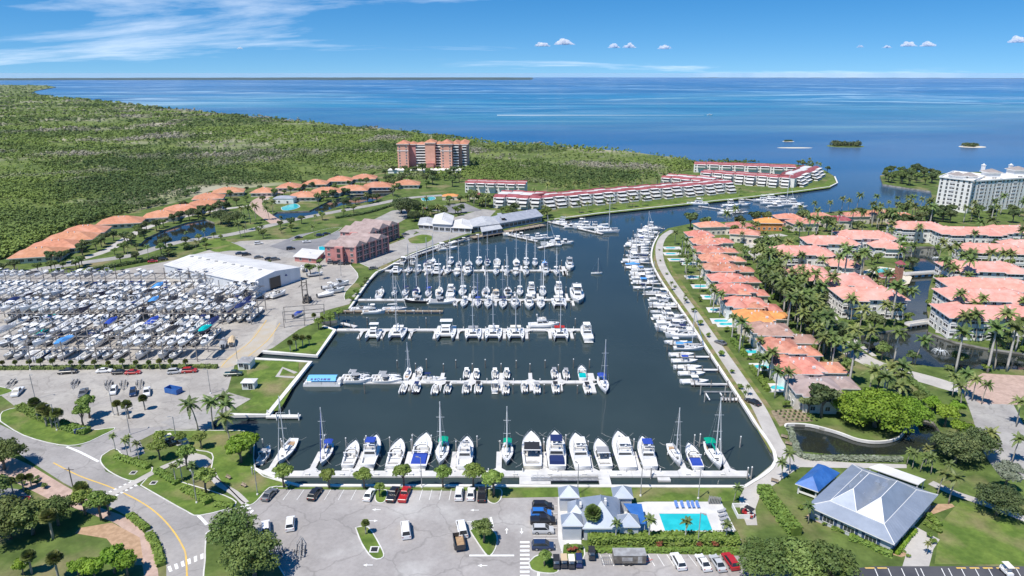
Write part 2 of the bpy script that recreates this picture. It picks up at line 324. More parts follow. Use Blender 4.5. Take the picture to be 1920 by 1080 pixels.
# ------------------------------------------------------------------ water and land
EARTH = 7.0e6
def drop(x, y): return -(x*x + y*y) / (2*EARTH)
def water_material():
    m = bpy.data.materials.new('water'); m.use_nodes = True; t = m.node_tree; b = t.nodes['Principled BSDF']; N = t.nodes.new; Lk = t.links.new
    g = N('ShaderNodeNewGeometry'); pos = g.outputs['Position']; s = N('ShaderNodeSeparateXYZ'); Lk(pos, s.inputs[0])
    def nz_(scale, det, dist=0.0, st=(1,1,1), rough=.55):
        mp = N('ShaderNodeMapping'); mp.inputs['Scale'].default_value = st; Lk(pos, mp.inputs[0])
        n = N('ShaderNodeTexNoise'); n.inputs['Scale'].default_value = scale; n.inputs['Detail'].default_value = det; n.inputs['Distortion'].default_value = dist; n.inputs['Roughness'].default_value = rough; Lk(mp.outputs[0], n.inputs['Vector']); return n.outputs['Fac']
    def mr(v, a, c, lo=0., hi=1.):
        r = N('ShaderNodeMapRange'); r.inputs[1].default_value = a; r.inputs[2].default_value = c; r.inputs[3].default_value = lo; r.inputs[4].default_value = hi; Lk(v, r.inputs[0]); return r.outputs[0]
    def mth(op, a, c):
        x = N('ShaderNodeMath'); x.operation = op
        for i, q in enumerate((a, c)):
            if isinstance(q, (int, float)): x.inputs[i].default_value = q
            else: Lk(q, x.inputs[i])
        return x.outputs[0]
    def mixc(f, a, c):
        x = N('ShaderNodeMix'); x.data_type = 'RGBA'; Lk(f, x.inputs['Factor'])
        for k, q in (('A', a), ('B', c)):
            if isinstance(q, tuple): x.inputs[k].default_value = (*q, 1)
            else: Lk(q, x.inputs[k])
        return x.outputs['Result']
    # depth of the bay: shoals near the mangrove shore, deeper blue farther out, broken up by large soft patches
    wob = mr(nz_(.0007, 6, .6), .3, .7, -900, 900)
    dist = mth('ADD', s.outputs[1], wob)
    ramp = N('ShaderNodeValToRGB'); e = ramp.color_ramp.elements
    e[0].position = 0; e[0].color = (.06,.125,.235,1); e[1].position = 1; e[1].color = (.008,.1,.3,1)
    for p_, c_ in ((.06,(.085,.145,.25,1)), (.12,(.045,.19,.28,1)), (.2,(.02,.19,.33,1)), (.4,(.01,.12,.31,1))):
        q = e.new(p_); q.color = c_
    Lk(mr(dist, 500, 11000), ramp.inputs[0])
    sandy = mr(nz_(.0013, 7, 1.2, (.5,1.3,1)), .5, .66, 0, .8)
    near = mr(s.outputs[1], 1000, 6000, 1, .1)
    c1 = mixc(mth('MULTIPLY', sandy, near), ramp.outputs[0], (.26,.36,.36))
    dark = mr(nz_(.0009, 8, .9, (.45,1.2,1)), .46, .58, 0, .85)
    c1 = mixc(dark, c1, (.008,.085,.22))
    # wind slicks: sky sheen painted into the base colour as long thin pale bands
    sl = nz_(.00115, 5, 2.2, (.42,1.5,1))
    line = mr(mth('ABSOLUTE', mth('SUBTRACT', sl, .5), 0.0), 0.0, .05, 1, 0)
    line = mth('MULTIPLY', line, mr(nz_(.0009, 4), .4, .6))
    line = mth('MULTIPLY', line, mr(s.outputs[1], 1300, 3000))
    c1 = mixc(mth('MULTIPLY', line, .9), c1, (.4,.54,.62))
    marina = mixc(mr(nz_(.03, 5), .35, .65), (.03,.046,.046), (.036,.054,.054))
    c1 = mixc(mr(s.outputs[1], 420, 820), marina, c1)
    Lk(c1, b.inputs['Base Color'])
    Lk(mth('ADD', mr(s.outputs[1], 450, 900, .045, .2), mr(nz_(.004, 6), .35, .65, 0, .05)), b.inputs['Roughness'])
    Lk(mr(s.outputs[1], 450, 1200, .48, .22), b.inputs['Specular IOR Level']); b.inputs['IOR'].default_value = 1.33
    wv = mth('ADD', nz_(.55, 4, .3, (.75,1.3,1)), mth('MULTIPLY', nz_(.09, 4, .4), 1.6))
    bp = N('ShaderNodeBump'); Lk(mr(nz_(.012, 4, .5), .4, .62, .05, .15), bp.inputs['Strength']); bp.inputs['Distance'].default_value = .3; Lk(wv, bp.inputs['Height']); Lk(bp.outputs[0], b.inputs['Normal'])
    return m
M['water'] = water_material()
mb = MB(); rr = [0]; r_ = 60.
while r_ < 52000: rr.append(r_); r_ *= 1.09
nseg = 180; V = [(0, 0, 0)]; F = []
for r_ in rr[1:]:
    for i in range(nseg):
        a = 2*math.pi*i/nseg; V.append((r_*math.cos(a), r_*math.sin(a), -r_*r_/(2*EARTH)))
for i in range(nseg): F.append((0, 1+i, 1+(i+1)%nseg))
for k in range(len(rr)-2):
    for i in range(nseg):
        j = (i+1)%nseg; a = 1+k*nseg; F.append((a+i, a+nseg+i, a+nseg+j, a+j))
tag(mb.add(V, F).build('sea_water', M['water'], smooth=True), 'blue bay water reaching into the marina basin', 'water', kind='structure')

COAST = [(1565,331),(1548,320),(1520,311),(1480,307),(1430,306),(1310,303),(1275,296),(1230,291),(1180,284),(1100,278),(1010,272),(930,270),(890,264),(850,258),(760,245),(640,235),(540,225),(400,211),(330,205),(270,198),(180,188),(100,181),(58,175),(66,170),(105,163),(85,160),(-100,158),(-600,157)]
EAST = [(2150,345),(1990,335),(1920,327),(1830,322),(1760,325),(1690,320),(1650,329),(1655,345),(1700,352),(1745,358),(1752,386),(1700,388),(1640,392),(1560,397),(1500,404),(1440,411),(1380,415),(1300,418),(1252,428),(1234,442),(1224,462),(1222,490),(1240,527),(1285,592),(1330,661),(1380,737),(1415,792),(1455,864)]
FRONT = [(1395,913),(560,911),(530,903),(478,880),(472,850),(466,812),(402,806),(398,789),(425,779),(502,778),(582,679),(478,673),(486,659),(594,667),(628,619),(612,612),(600,604),(632,600),(604,590),(655,579),(700,516),(722,504),(770,478),(828,457),(880,440),(960,430),(1018,417),(1040,411),(1120,400),(1280,383),(1400,370),(1500,358),(1556,350),(1570,343)]
PONDS = {'lake': [(1750,790),(1770,820),(1755,845),(1690,853),(1560,852),(1500,846),(1472,800),(1478,795),(1520,797),(1570,810),(1610,824),(1650,828),(1685,820),(1700,800),(1715,783)],
 'canal': [(1600,633),(1640,623),(1700,615),(1712,600),(1692,580),(1672,552),(1672,535),(1698,520),(1715,505),(1700,485),(1660,482),(1620,488),(1600,497),(1592,488),(1640,470),(1700,462),(1752,462),(1762,480),(1752,510),(1742,540),(1738,580),(1742,605),(1740,622),(1790,640),(1850,652),(1920,662),(2020,672),(2020,697),(1920,693),(1840,692),(1750,688),(1680,675),(1630,655)],
 'gate_pond': [(258,462),(275,446),(310,430),(350,417),(385,411),(402,417),(405,437),(370,449),(320,459),(275,464)],
 'villa_pond': [(505,405),(520,397),(580,395),(620,375),(680,362),(735,352),(740,360),(700,377),(640,385),(600,400),(545,412),(510,412)]}
WORLD_EDGE = [(-9000, 6500), (-9000, 20), (4500, 20), (4500, 560)]
outer = [v.to_2d() for v in W(COAST[:-1])] + [Vector((-9000, 7800)), Vector((-9000, 20)), Vector((3000, 20)), Vector((3000, 600))] + [v.to_2d() for v in W(EAST)] + [v.to_2d() for v in W(FRONT)]
def poly_sheet(mb, loops, z, mi=0, curve=False):
    L = [[Vector((p[0], p[1], 0)) for p in lp] for lp in loops]; flat = [p for lp in L for p in lp]
    F = []
    for a, b, c in tessellate_polygon(L):
        cr = (flat[b].x-flat[a].x)*(flat[c].y-flat[a].y)-(flat[b].y-flat[a].y)*(flat[c].x-flat[a].x)
        F.append((a, b, c) if cr > 0 else (a, c, b))
    mb.add([(p.x, p.y, z + (drop(p.x, p.y) if curve else 0)) for p in flat], F, mi)
def signed(lp): return sum(lp[i][0]*lp[(i+1)%len(lp)][1]-lp[(i+1)%len(lp)][0]*lp[i][1] for i in range(len(lp)))
ponds_w = {k: [v.to_2d() for v in W(p)] for k, p in PONDS.items()}
mb = MB(); poly_sheet(mb, [outer] + list(ponds_w.values()), LAND)
for lp, dep in [(outer, 3.5)] + [(p, 2.0) for p in ponds_w.values()]:
    n = len(lp); ccw = (signed(lp) > 0) == (lp is outer)
    for i in range(n):
        a, b = lp[i], lp[(i+1)%n]
        if not ccw: a, b = b, a
        mb.quad((a[0],a[1],LAND-dep), (b[0],b[1],LAND-dep), (b[0],b[1],LAND), (a[0],a[1],LAND), 1)
tag(mb.build('ground', [M['lawn'], M['seawall']]), kind='structure')
for k, lp in ponds_w.items():
    mb = MB(); poly_sheet(mb, [lp], LAND-.75); tag(mb.build('pond_water', M['pond']), kind='structure')

PAVED = []; LANES = []
def sheet(name, px, dz, m, world=False, kind='structure', z=LAND):
    lp = px if world else [v.to_2d() for v in W(px, z)]
    if m in (M['path'], M['concrete'], M['pavers'], M['road_asphalt'], M['lot_asphalt'], M['dark_asphalt'], M['grey_asphalt'], M['yard_concrete'], M['deck_white'], M['sand']): PAVED.append(lp)
    mb = MB(); poly_sheet(mb, [lp], z+dz); return tag(mb.build(name, m), kind=kind)
def offset_line(pts, d):
    pts = [Vector((p[0], p[1])) for p in pts]; out_ = []
    for i, p in enumerate(pts):
        a = pts[max(i-1, 0)]; b = pts[min(i+1, len(pts)-1)]; t = (b-a).normalized(); n = Vector((-t.y, t.x)); out_.append(p + n*d)
    return out_
def smooth_line(pts, n=4):
    P = [Vector((p[0], p[1])) for p in pts]; out_ = []
    for i in range(len(P)-1):
        p0, p1, p2, p3 = P[max(i-1,0)], P[i], P[i+1], P[min(i+2,len(P)-1)]
        for k in range(n):
            t = k/n; out_.append(.5*((2*p1)+(p2-p0)*t+(2*p0-5*p1+4*p2-p3)*t*t+(3*p1-p0-3*p2+p3)*t**3))
    return out_ + [P[-1]]
def strip_mb(mb, pts, wd, z, thick=0., mi=0, side=0):
    """ribbon along world points; side shifts it to one side; thick gives it depth"""
    a = offset_line(pts, wd/2+side*wd/2); b = offset_line(pts, -wd/2+side*wd/2)
    for i in range(len(pts)-1):
        if thick:
            q = [b[i], b[i+1], a[i+1], a[i]]
            mb.add([(p.x,p.y,z-thick) for p in q]+[(p.x,p.y,z) for p in q], [(4,5,6,7),(0,1,5,4),(2,3,7,6),(3,0,4,7),(1,2,6,5)], mi)
        else:
            mb.quad((b[i].x,b[i].y,z),(b[i+1].x,b[i+1].y,z),(a[i+1].x,a[i+1].y,z),(a[i].x,a[i].y,z), mi)
def ribbon(name, px, wd, dz, m, thick=0., smooth=True, side=0, kind='structure', z=LAND):
    pts = [v.to_2d() for v in W(px, z)]
    if smooth and len(pts) > 2: pts = smooth_line(pts)
    LANES.append((pts, wd)); mb = MB(); strip_mb(mb, pts, wd, z+dz, thick, 0, side); return tag(mb.build(name, m), kind=kind)

# far shore across the bay, following the curve of the earth
mb = MB(); rows = []
frnd = random.Random(3)
for k, dd in enumerate((12800, 13000, 14500, 17000, 21000, 26000)):
    row = []
    for i in range(141):
        a = R(-48 + i*0.36); x = dd*math.tan(a); h = 0 if k == 0 else 6 + 7*mnoise.noise(Vector((i*.35, k*3.1, 0))) + 4*frnd.random()
        taper = max(0.0, min(1.0, (2.6-math.degrees(a))/3.0)); row.append((x, dd + 500*mnoise.noise(Vector((i*.12, 9, 0))), drop(x, dd) + h*taper - (1-taper)*4))
    rows.append(row)
n = len(rows[0]); mb.add([p for r in rows for p in r], [(k*n+i, k*n+i+1, (k+1)*n+i+1, (k+1)*n+i) for k in range(len(rows)-1) for i in range(n-1)])
mat('far_wood', (.05,.085,.075), .95, c2=(.035,.06,.06), nscale=.002, detail=6, c3=(.3,.3,.28), n3=(.004,.66,.72,8), spec=.05)
tag(mb.build('far_shore', M['far_wood'], smooth=False), 'long dark wooded shore along the horizon', 'shore', kind='structure')
mb = MB(); row0 = []; row1 = []
for i in range(60):
    a = R(14 + i*.5); x = 24000*math.tan(a); row0.append((x, 24000, drop(x, 24000)-1)); row1.append((x, 24300, drop(x, 24300) + 9 + 8*mnoise.noise(Vector((i*.4, 3, 3)))))
mb.add(row0+row1, [(i, i+1, 61+i, 60+i) for i in range(59)]); tag(mb.build('far_keys_shore', M['far_wood']), kind='structure')

# paved ground
sheet('boatyard_pavement', [(-260,800),(-260,545),(-60,522),(60,514),(215,508),(330,487),(395,468),(450,452),(560,447),(640,486),(700,492),(695,515),(655,570),(600,585),(600,600),(560,618),(512,652),(484,664),(470,674),(440,684),(426,735),(470,748),(430,772),(400,786),(396,803),(330,806),(300,800),(240,806),(190,817),(150,832),(45,775),(0,740),(-60,775)], .02, M['yard_concrete'])
sheet('apron_pavement', [(580,470),(690,500),(712,500),(772,474),(830,453),(882,436),(880,428),(800,430),(760,447),(700,470),(640,480)], .028, M['concrete'])
sheet('front_parking_lot', [(383,1400),(385,1040),(392,1010),(380,985),(372,966),(420,958),(468,944),(487,934),(499,917),(700,919),(922,921),(938,934),(1046,932),(1046,1010),(1052,1034),(1420,1043),(1440,1060),(1600,1100),(1600,1400)], .02, M['lot_asphalt'])
sheet('clubhouse_parking_lot', [(1600,1066),(1640,1062),(1930,1062),(2400,1066),(2400,1400),(1600,1400)], .03, M['dark_asphalt'])
road_px = [(-160,748),(-60,775),(0,796),(45,818),(110,836),(150,838),(192,818),(225,838),(190,866),(198,884),(262,912),(300,932),(352,962),(372,967),(392,985),(394,1012),(385,1040),(384,1400),(312,1400),(312,1062),(290,1014),(250,974),(190,942),(120,906),(52,862),(0,826),(-160,770)]
sheet('main_road', road_px, .036, M['road_asphalt'])
sheet('ramp_drive', [(150,836),(192,816),(240,804),(300,800),(330,800),(290,812),(262,826),(272,850),(225,866),(192,866),(225,838)], .03, M['road_asphalt'])
sheet('boat_ramp', [(330,803),(300,792),(345,775),(425,768),(430,779),(398,790),(402,804),(380,806)], .034, M['concrete'])
ribbon('brick_sidewalk', [(-60,842),(30,880),(110,925),(180,958),(225,975),(255,1000),(275,1040),(285,1100),(285,1300)], 2.6, .03, M['pavers'])
sheet('driveway_pavers', [(30,860),(60,874),(120,910),(190,948),(160,960),(90,935),(30,905),(-80,870),(-80,845)], .032, M['pavers'])
sheet('side_parking', [(-80,905),(40,918),(60,935),(20,975),(-80,1010)], .02, M['grey_asphalt'])
# promenade along the basin and the path round the pond
PROM = [(1262,432),(1247,441),(1238,455),(1236,475),(1242,500),(1262,533),(1300,585),(1345,650),(1385,708),(1420,760),(1438,795),(1452,825),(1474,858)]
ribbon('promenade_path', PROM, 4.2, .05, M['path'])
sheet('corner_path', [(1455,865),(1474,852),(1492,850),(1510,862),(1600,868),(1700,871),(1700,878),(1600,878),(1500,876),(1488,884),(1440,917),(1424,933),(1416,955),(1420,985),(1400,985),(1388,955),(1386,935),(1397,913)], .055, M['path'])
ribbon('garden_path', [(1745,905),(1790,925),(1840,942),(1900,965),(1990,1000)], 2.6, .05, M['path'])
ribbon('lake_road', [(1560,600),(1575,640),(1610,668),(1660,690),(1740,712),(1800,728),(1860,725),(1960,712)], 8, .03, M['path'])
ribbon('village_road', [(1840,722),(1858,760),(1875,800),(1892,850),(1930,900)], 13, .034, M['concrete'])
sheet('roundabout_pavers', [(1795,728),(1842,700),(1925,705),(1930,760),(1880,758),(1838,757)], .045, M['pavers'])
ribbon('villa_lane', [(1560,604),(1530,560),(1490,525),(1450,500),(1420,480),(1405,462),(1420,448),(1470,440)], 6.5, .03, M['path'])
ribbon('condo_walk', [(1768,560),(1766,590),(1762,625)], 3, .05, M['path'])
ribbon('lake_walk', [(1590,625),(1610,645),(1640,668)], 2, .05, M['path'])
sheet('club_terrace', [(1046,932),(1068,932),(1068,960),(1210,941),(1352,941),(1385,1005),(1390,1012),(1090,1012),(1090,1034),(1052,1034),(1046,1010)], .06, M['deck_white'])
sheet('house_forecourt', [(1712,985),(1762,1012),(1750,1030),(1742,1062),(1692,1062),(1700,1035),(1690,1025)], .05, M['path'])
# north side roads
ribbon('causeway_road', [(-100,552),(60,508),(160,492),(250,478),(330,455),(430,440),(500,424),(560,410),(640,395),(700,384),(760,372),(830,366)], 8, .04, M['concrete'])
ribbon('gate_road', [(520,418),(500,405),(488,395),(480,380),(500,368),(530,360)], 9, .045, M['pavers'])
ribbon('villa_street', [(130,492),(200,470),(240,445),(280,425),(350,405),(420,392),(470,385),(500,372)], 6, .04, M['path'])
sheet('cross_drive', [(395,470),(420,452),(470,460),(560,452),(640,432),(700,412),(735,395),(760,392),(770,405),(735,425),(700,440),(640,470),(590,490),(520,480)], .032, M['concrete'])
sheet('apartment_parking', [(505,462),(560,440),(625,428),(640,438),(612,470),(565,478)], .05, M['grey_asphalt'])
ribbon('shore_drive', [(700,500),(735,482),(790,462),(815,452),(812,440),(780,432),(765,440),(775,450)], 7, .045, M['concrete'])
sheet('restaurant_forecourt', [(800,440),(845,410),(905,392),(930,395),(905,420),(880,436),(830,452)], .04, M['concrete'])
sheet('back_parking', [(790,392),(870,380),(905,395),(850,400)], .042, M['grey_asphalt'])
# grass islands and lawns lying on the pavement (with kerbs)
def island(px, m='lawn_bright', kerb=True, name='lawn', dz=.1):
    lp = [v.to_2d() for v in W(px)]; lp = smooth_line(lp + [lp[0]], 3)[:-1]
    if signed(lp) < 0: lp.reverse()
    mb = MB(); mb.prism(lp, LAND, LAND+dz); o = tag(mb.build(name, M[m]), kind='structure')
    if kerb:
        mb = MB(); strip_mb(mb, lp+[lp[0]], .28, LAND+dz+.03, .12, 0, -1); tag(mb.build('kerb', M['kerb']), kind='structure')
    return o
island([(2,790),(6,772),(45,763),(60,768),(105,795),(165,807),(215,803),(192,816),(155,832),(112,834),(45,816)])
island([(192,855),(215,842),(235,858),(285,878),(262,898),(240,900),(205,883),(190,866)])
island([(265,910),(292,888),(340,905),(420,930),(440,948),(375,966),(350,958),(300,930)])
island([(290,808),(405,808),(470,815),(478,882),(530,905),(540,912),(505,914),(480,940),(462,945),(430,915),(398,888),(398,875),(398,850),(360,842),(305,825)])
island([(462,686),(470,680),(560,680),(530,760),(505,770),(455,768),(475,745),(470,735),(478,715),(465,710)], kerb=False)
island([(505,660),(560,645),(600,620),(626,620),(592,662)], kerb=False)
island([(-40,755),(0,742),(22,734),(10,728),(-40,722)])
island([(668,990),(690,990),(712,1025),(718,1044),(700,1046),(680,1020)])
island([(882,995),(905,985),(928,1000),(930,1022),(918,1042),(905,1030)])
island([(704,920),(724,920),(722,938),(714,943),(705,938)], dz=.12)
island([(912,918),(938,918),(938,935),(928,944),(915,938)], dz=.12)
island([(993,1055),(1010,1042),(1040,1050),(1045,1072),(1020,1074),(998,1068)])
island([(388,1000),(410,992),(470,1000),(520,1060),(530,1110),(395,1110),(386,1050)], 'lawn')
island([(1057,1022),(1090,1022),(1092,1048),(1058,1047)], 'lawn_bright')
island([(372,458),(405,446),(462,468),(430,470),(402,472)], kerb=False)
island([(765,448),(790,440),(812,444),(800,455),(772,456)], kerb=False)
island([(640,478),(700,505),(712,506),(655,560),(648,548),(672,520),(660,500)], 'lawn')
island([(545,452),(600,432),(640,427),(600,447)], 'lawn')
sheet('lawn', [(500,905),(560,914),(1000,914),(1090,914),(1090,932),(1046,932),(938,933),(922,919),(700,917),(499,916)], .03, M['lawn_bright'])
sheet('lawn', [(1096,914),(1392,914),(1385,937),(1352,941),(1096,939)], .034, M['lawn_bright'])
sheet('lawn', [(1040,413),(1120,402),(1280,385),(1400,372),(1500,360),(1556,352),(1568,343),(1560,330),(1545,345),(1400,362),(1280,374),(1120,391),(1050,402)], .03, M['lawn_bright'])
sheet('lawn', [(1236,450),(1232,470),(1238,500),(1260,540),(1300,595),(1345,660),(1390,725),(1425,780),(1452,840),(1445,850),(1380,737),(1330,661),(1285,592),(1240,527),(1225,490),(1227,462)], .03, M['verge'])
sheet('lawn', [(1255,460),(1252,478),(1262,505),(1300,560),(1350,628),(1400,700),(1450,770),(1470,800),(1462,800),(1440,775),(1395,708),(1350,645),(1300,572),(1262,520),(1247,480),(1248,462)], .032, M['verge'])
sheet('lawn', [(1760,985),(1800,940),(1990,1010),(1990,1058),(1752,1058),(1756,1030)], .02, M['lawn_bright'])
sheet('planting_bed', [(1722,960),(1745,945),(1785,945),(1790,950),(1740,968),(1716,975)], .05, M['mulch'])
sheet('planting_bed', [(1510,970),(1560,990),(1590,1002),(1640,1030),(1690,1045),(1705,1040),(1640,1015),(1515,965)], .04, M['mulch'])
sheet('nursery_bed', [(1445,770),(1500,765),(1525,790),(1480,793),(1462,800)], .04, M['soil'])
sheet('ramp_verge', [(210,980),(262,1008),(270,1060),(240,1060),(200,1010),(140,1000),(150,990)], .035, M['mulch'])
ribbon('footpath', [(395,880),(408,905),(440,925),(460,944)], 1.8, .13, M['path'])
ribbon('footpath', [(195,934),(240,912),(290,885),(318,872),(350,862),(380,872)], 2.0, .135, M['path'])
sheet('golf_cart_court', [(340,870),(358,848),(385,855),(400,865),(385,880),(350,872),(330,880)], .14, M['path'])
ribbon('lawn_path', [(555,700),(530,690),(520,706),(552,708)], 1.5, .13, M['path'], smooth=False)
# mangrove flats
sheet('mangrove_flat', COAST[4:-1] + [(-100,300),(-200,420),(-120,480),(0,484),(45,470),(120,435),(185,412),(260,395),(330,380),(395,358),(470,352),(560,345),(620,335),(690,322),(740,316),(770,330),(880,330),(1000,330),(1060,352),(1200,342),(1290,318)], .05, M['mangrove_soil'])

# painted markings
def lines(name, segs, wd, m, dz=.075):
    mb = MB()
    for s in segs: strip_mb(mb, [v.to_2d() for v in W(s)], wd, LAND+dz)
    return tag(mb.build(name, M[m]), kind='structure')
def smoothpx(px, k=5): return [(p.x, p.y) for p in smooth_line(px, k)]
lines('road_centre_line', [smoothpx([(100,868),(150,893),(210,915),(270,945),(310,978),(340,1020),(350,1060),(350,1200)])], .35, 'paint_yellow')
lines('road_edge_line', [smoothpx([(125,838),(150,848),(185,866)],3), smoothpx([(372,967),(380,975),(388,984)],3)], .7, 'paint_white')
def crosswalk(a0, a1, b0, b1, n):
    for i in range(n):
        t0, t1 = (i+.15)/n, (i+.65)/n; q = []
        for t in (t0, t1):
            q.append((a0[0]+(a1[0]-a0[0])*t, a0[1]+(a1[1]-a0[1])*t)); 
        for t in (t1, t0): q.append((b0[0]+(b1[0]-b0[0])*t, b0[1]+(b1[1]-b0[1])*t))
        sheet('crosswalk_marking', q, .076, M['paint_white'])
crosswalk((183,932),(248,901), (200,940),(262,909), 7)
crosswalk((312,1064),(386,1036), (316,1074),(386,1046), 6)
crosswalk((446,950),(472,966), (464,946),(478,960), 3)
crosswalk((975,1014),(975,1085), (993,1014),(993,1085), 9)
lines('parking_bay_line', [((x, 918.5), (x-(960-x)*.035*1.0, 938)) for x in (520,545,570,595,620,645,668,692,738,756,774,792,810,828,846,864,882,900)], .13, 'paint_white')
lines('parking_bay_line', [((x, 1040), (x+(x-960)*.05, 1062)) for x in (1125,1142,1159,1176,1215,1232,1250,1270,1290,1310,1330,1350,1370,1392)], .13, 'paint_white')
lines('parking_bay_line', [((1000, y), (1045, y)) for y in (949,963,976,990,1004,1010,1030)], .13, 'paint_white')
lines('parking_bay_line', [((x, 1066), (x+14+(x-1640)*.02, 1100)) for x in (1640,1665,1690,1716,1726,1765,1778,1802,1828,1853,1880,1905,1930)], .16, 'paint_white')
lines('wheel_stop_line', [((x, 1065.5), (x+18, 1065.5)) for x in (1622,1645,1793,1818,1843,1868,1893)], .4, 'paint_yellow')
lines('stop_line', [((880,1042),(964,1042)), ((920,970),(924,988)), ((1010,1074),(1008,1090))], .55, 'paint_white')
lines('yard_lane_line', [smoothpx([(500,600),(470,640),(430,672),(415,688)]), smoothpx([(525,606),(500,640),(455,676)])], .3, 'paint_yellow')
mat('lane_stain', (.43,.37,.28), .85, c2=(.43,.4,.35), nscale=.2, detail=8)
sheet('yard_lane', [(488,608),(520,600),(512,640),(478,672),(425,690),(400,690),(440,660),(470,635)], .03, M['lane_stain'])
for px, py, a in ((706,956,180),(890,957,180),(700,977,0),(884,979,0),(950,996,90),(978,996,270),(690,1060,180),(905,1061,180)):
    c = G(px, py); mb = MB(); d = Vector((math.cos(R(a)), math.sin(R(a)))); nrm = Vector((-d.y, d.x)); z = LAND+.08
    P = [c.to_2d()+d*u+nrm*v for u, v in ((-1,-.12),(.2,-.12),(.2,-.45),(1.1,0),(.2,.45),(.2,.12),(-1,.12))]
    mb.add([(p.x,p.y,z) for p in P], [(0,1,2,3,4,5,6)]); tag(mb.build('arrow_marking', M['paint_white']), kind='structure')

# sea-wall caps round the basin
def cap(px, label, wd=.9, h=.28, side=0, smooth=False):
    pts = [v.to_2d() for v in W(px)]
    if smooth: pts = smooth_line(pts)
    mb = MB(); strip_mb(mb, pts, wd, LAND+h, h+.6, 0, side); return tag(mb.build('seawall_cap', M['wall_cap']), label, 'seawall')
cap([(1397,913),(560,911),(530,903),(478,880)], 'white concrete seawall cap along the lawn behind the front dock')
cap([(1234,442),(1224,462),(1222,490),(1240,527),(1285,592),(1330,661),(1380,737),(1415,792),(1455,864),(1397,913)], 'long white concrete seawall cap beside the villa promenade', smooth=True)
cap([(430,778),(502,778),(582,679),(478,673)], 'white seawall cap round the ramp lawn by the houseboat', 1.5)
cap([(492,659),(594,667),(628,619),(606,612)], 'white seawall cap round the small grass spit', 1.3)
cap([(655,579),(700,516),(722,504),(770,478),(828,457)], 'curving seawall cap below the pink apartments', .9, smooth=True)
cap([(1040,411),(1120,400),(1280,383),(1400,370),(1500,358),(1556,350),(1570,343),(1565,331)], 'seawall cap edging the red-roofed terrace lawn', 1.2)
cap([(1472,800),(1478,795),(1520,797),(1570,810),(1610,824),(1650,828),(1685,820),(1700,800)], 'curved pale retaining wall of the dark pond', .5, .22, smooth=True)
# ------------------------------------------------------------------ buildings
FOOT = []
def win_mesh(wd, h, bars=1):
    mb = MB(); mb.box((0, 0, 0), (wd, .06, h), mi=1); f = .09
    for x in (-wd/2, wd/2): mb.box((x, -.03, -f/2), (f, .12, h+f))
    for z in (-f/2, h-f/2): mb.box((0, -.035, z), (wd, .12, f))
    for k in range(bars): mb.box((-wd/2 + wd*(k+1)/(bars+1), -.03, 0), (.05, .08, h))
    return mb.mesh('window', [M['trim'], M['glass_window']])
WIN = {'std': win_mesh(1.5, 1.5), 'wide': win_mesh(2.4, 1.5, 2), 'tall': win_mesh(1.5, 2.1), 'slide': win_mesh(3.2, 2.2, 2)}
def dark_mesh(wd, h):
    mb = MB(); mb.box((0, 0, 0), (wd, .08, h), mi=1)
    mb.box((0, -.12, 0), (wd+.1, .2, .95)); mb.box((0, -.05, h), (wd+.2, .25, .18))
    for k in (-1, 0, 1): mb.box((k*wd/2, -.06, 0), (.14, .16, h))
    return mb.mesh('balcony', [M['trim'], M['screen']])
BALC = {k: dark_mesh(*k) for k in ((3.6, 2.1), (5.0, 2.2))}
def quad_pts(px4, z): return [v.to_2d() for v in W(px4, z)]
def rect(c, L, Wd, rz):
    cs, sn = math.cos(rz), math.sin(rz)
    return [Vector((c[0]+u*cs-v*sn, c[1]+u*sn+v*cs)) for u, v in ((-L/2,-Wd/2),(L/2,-Wd/2),(L/2,Wd/2),(-L/2,Wd/2))]
def ccw(q): return q if signed(q) > 0 else q[::-1]
def grow(q, d):
    c = sum(q, Vector((0, 0)))/len(q); n = len(q); out_ = []
    for i in range(n):
        p, a, b = q[i], q[i-1], q[(i+1)%n]; e1 = (p-a).normalized(); e2 = (b-p).normalized()
        n1 = Vector((e1.y, -e1.x)); n2 = Vector((e2.y, -e2.x)); m_ = (n1+n2); m_ = m_/max(m_.length_squared/2, .2); out_.append(p+m_*d)
    return out_
def hip(mb, q, z, h, over=.6, ridge=.5, fascia=.3, mi=0, mif=1, gable=False, mn=None):
    """hip (or gable) roof over a quad of plan points; ridge: how far its ends are set in, in units of the half width"""
    q = grow(ccw(q), over); l0 = (q[1]-q[0]).length + (q[3]-q[2]).length; l1 = (q[2]-q[1]).length + (q[0]-q[3]).length
    if l0 < l1: q = q[1:]+q[:1]
    m0 = (q[0]+q[3])/2; m1 = (q[1]+q[2])/2; wd = ((q[2]-q[1]).length+(q[0]-q[3]).length)/2; d = (m1-m0); ln = d.length; d.normalize()
    k = 0 if gable else min(wd*ridge, ln*.499)
    r0, r1 = m0+d*k, m1-d*k
    P = [(p.x,p.y,z) for p in q]+[(r0.x,r0.y,z+h),(r1.x,r1.y,z+h)]
    mb.add(P, [(0,1,5,4),(2,3,4,5)], mi); mb.add(P, [(1,2,5),(3,0,4)], mif if gable else mi)
    mb.add([(p.x,p.y,z) for p in q]+[(p.x,p.y,z-fascia) for p in q], [(1,0,4,5),(2,1,5,6),(3,2,6,7),(0,3,7,4)], mif)
    mb.add([(p.x,p.y,z-fascia) for p in q], [(3,2,1,0)], mif)
    return r0, r1
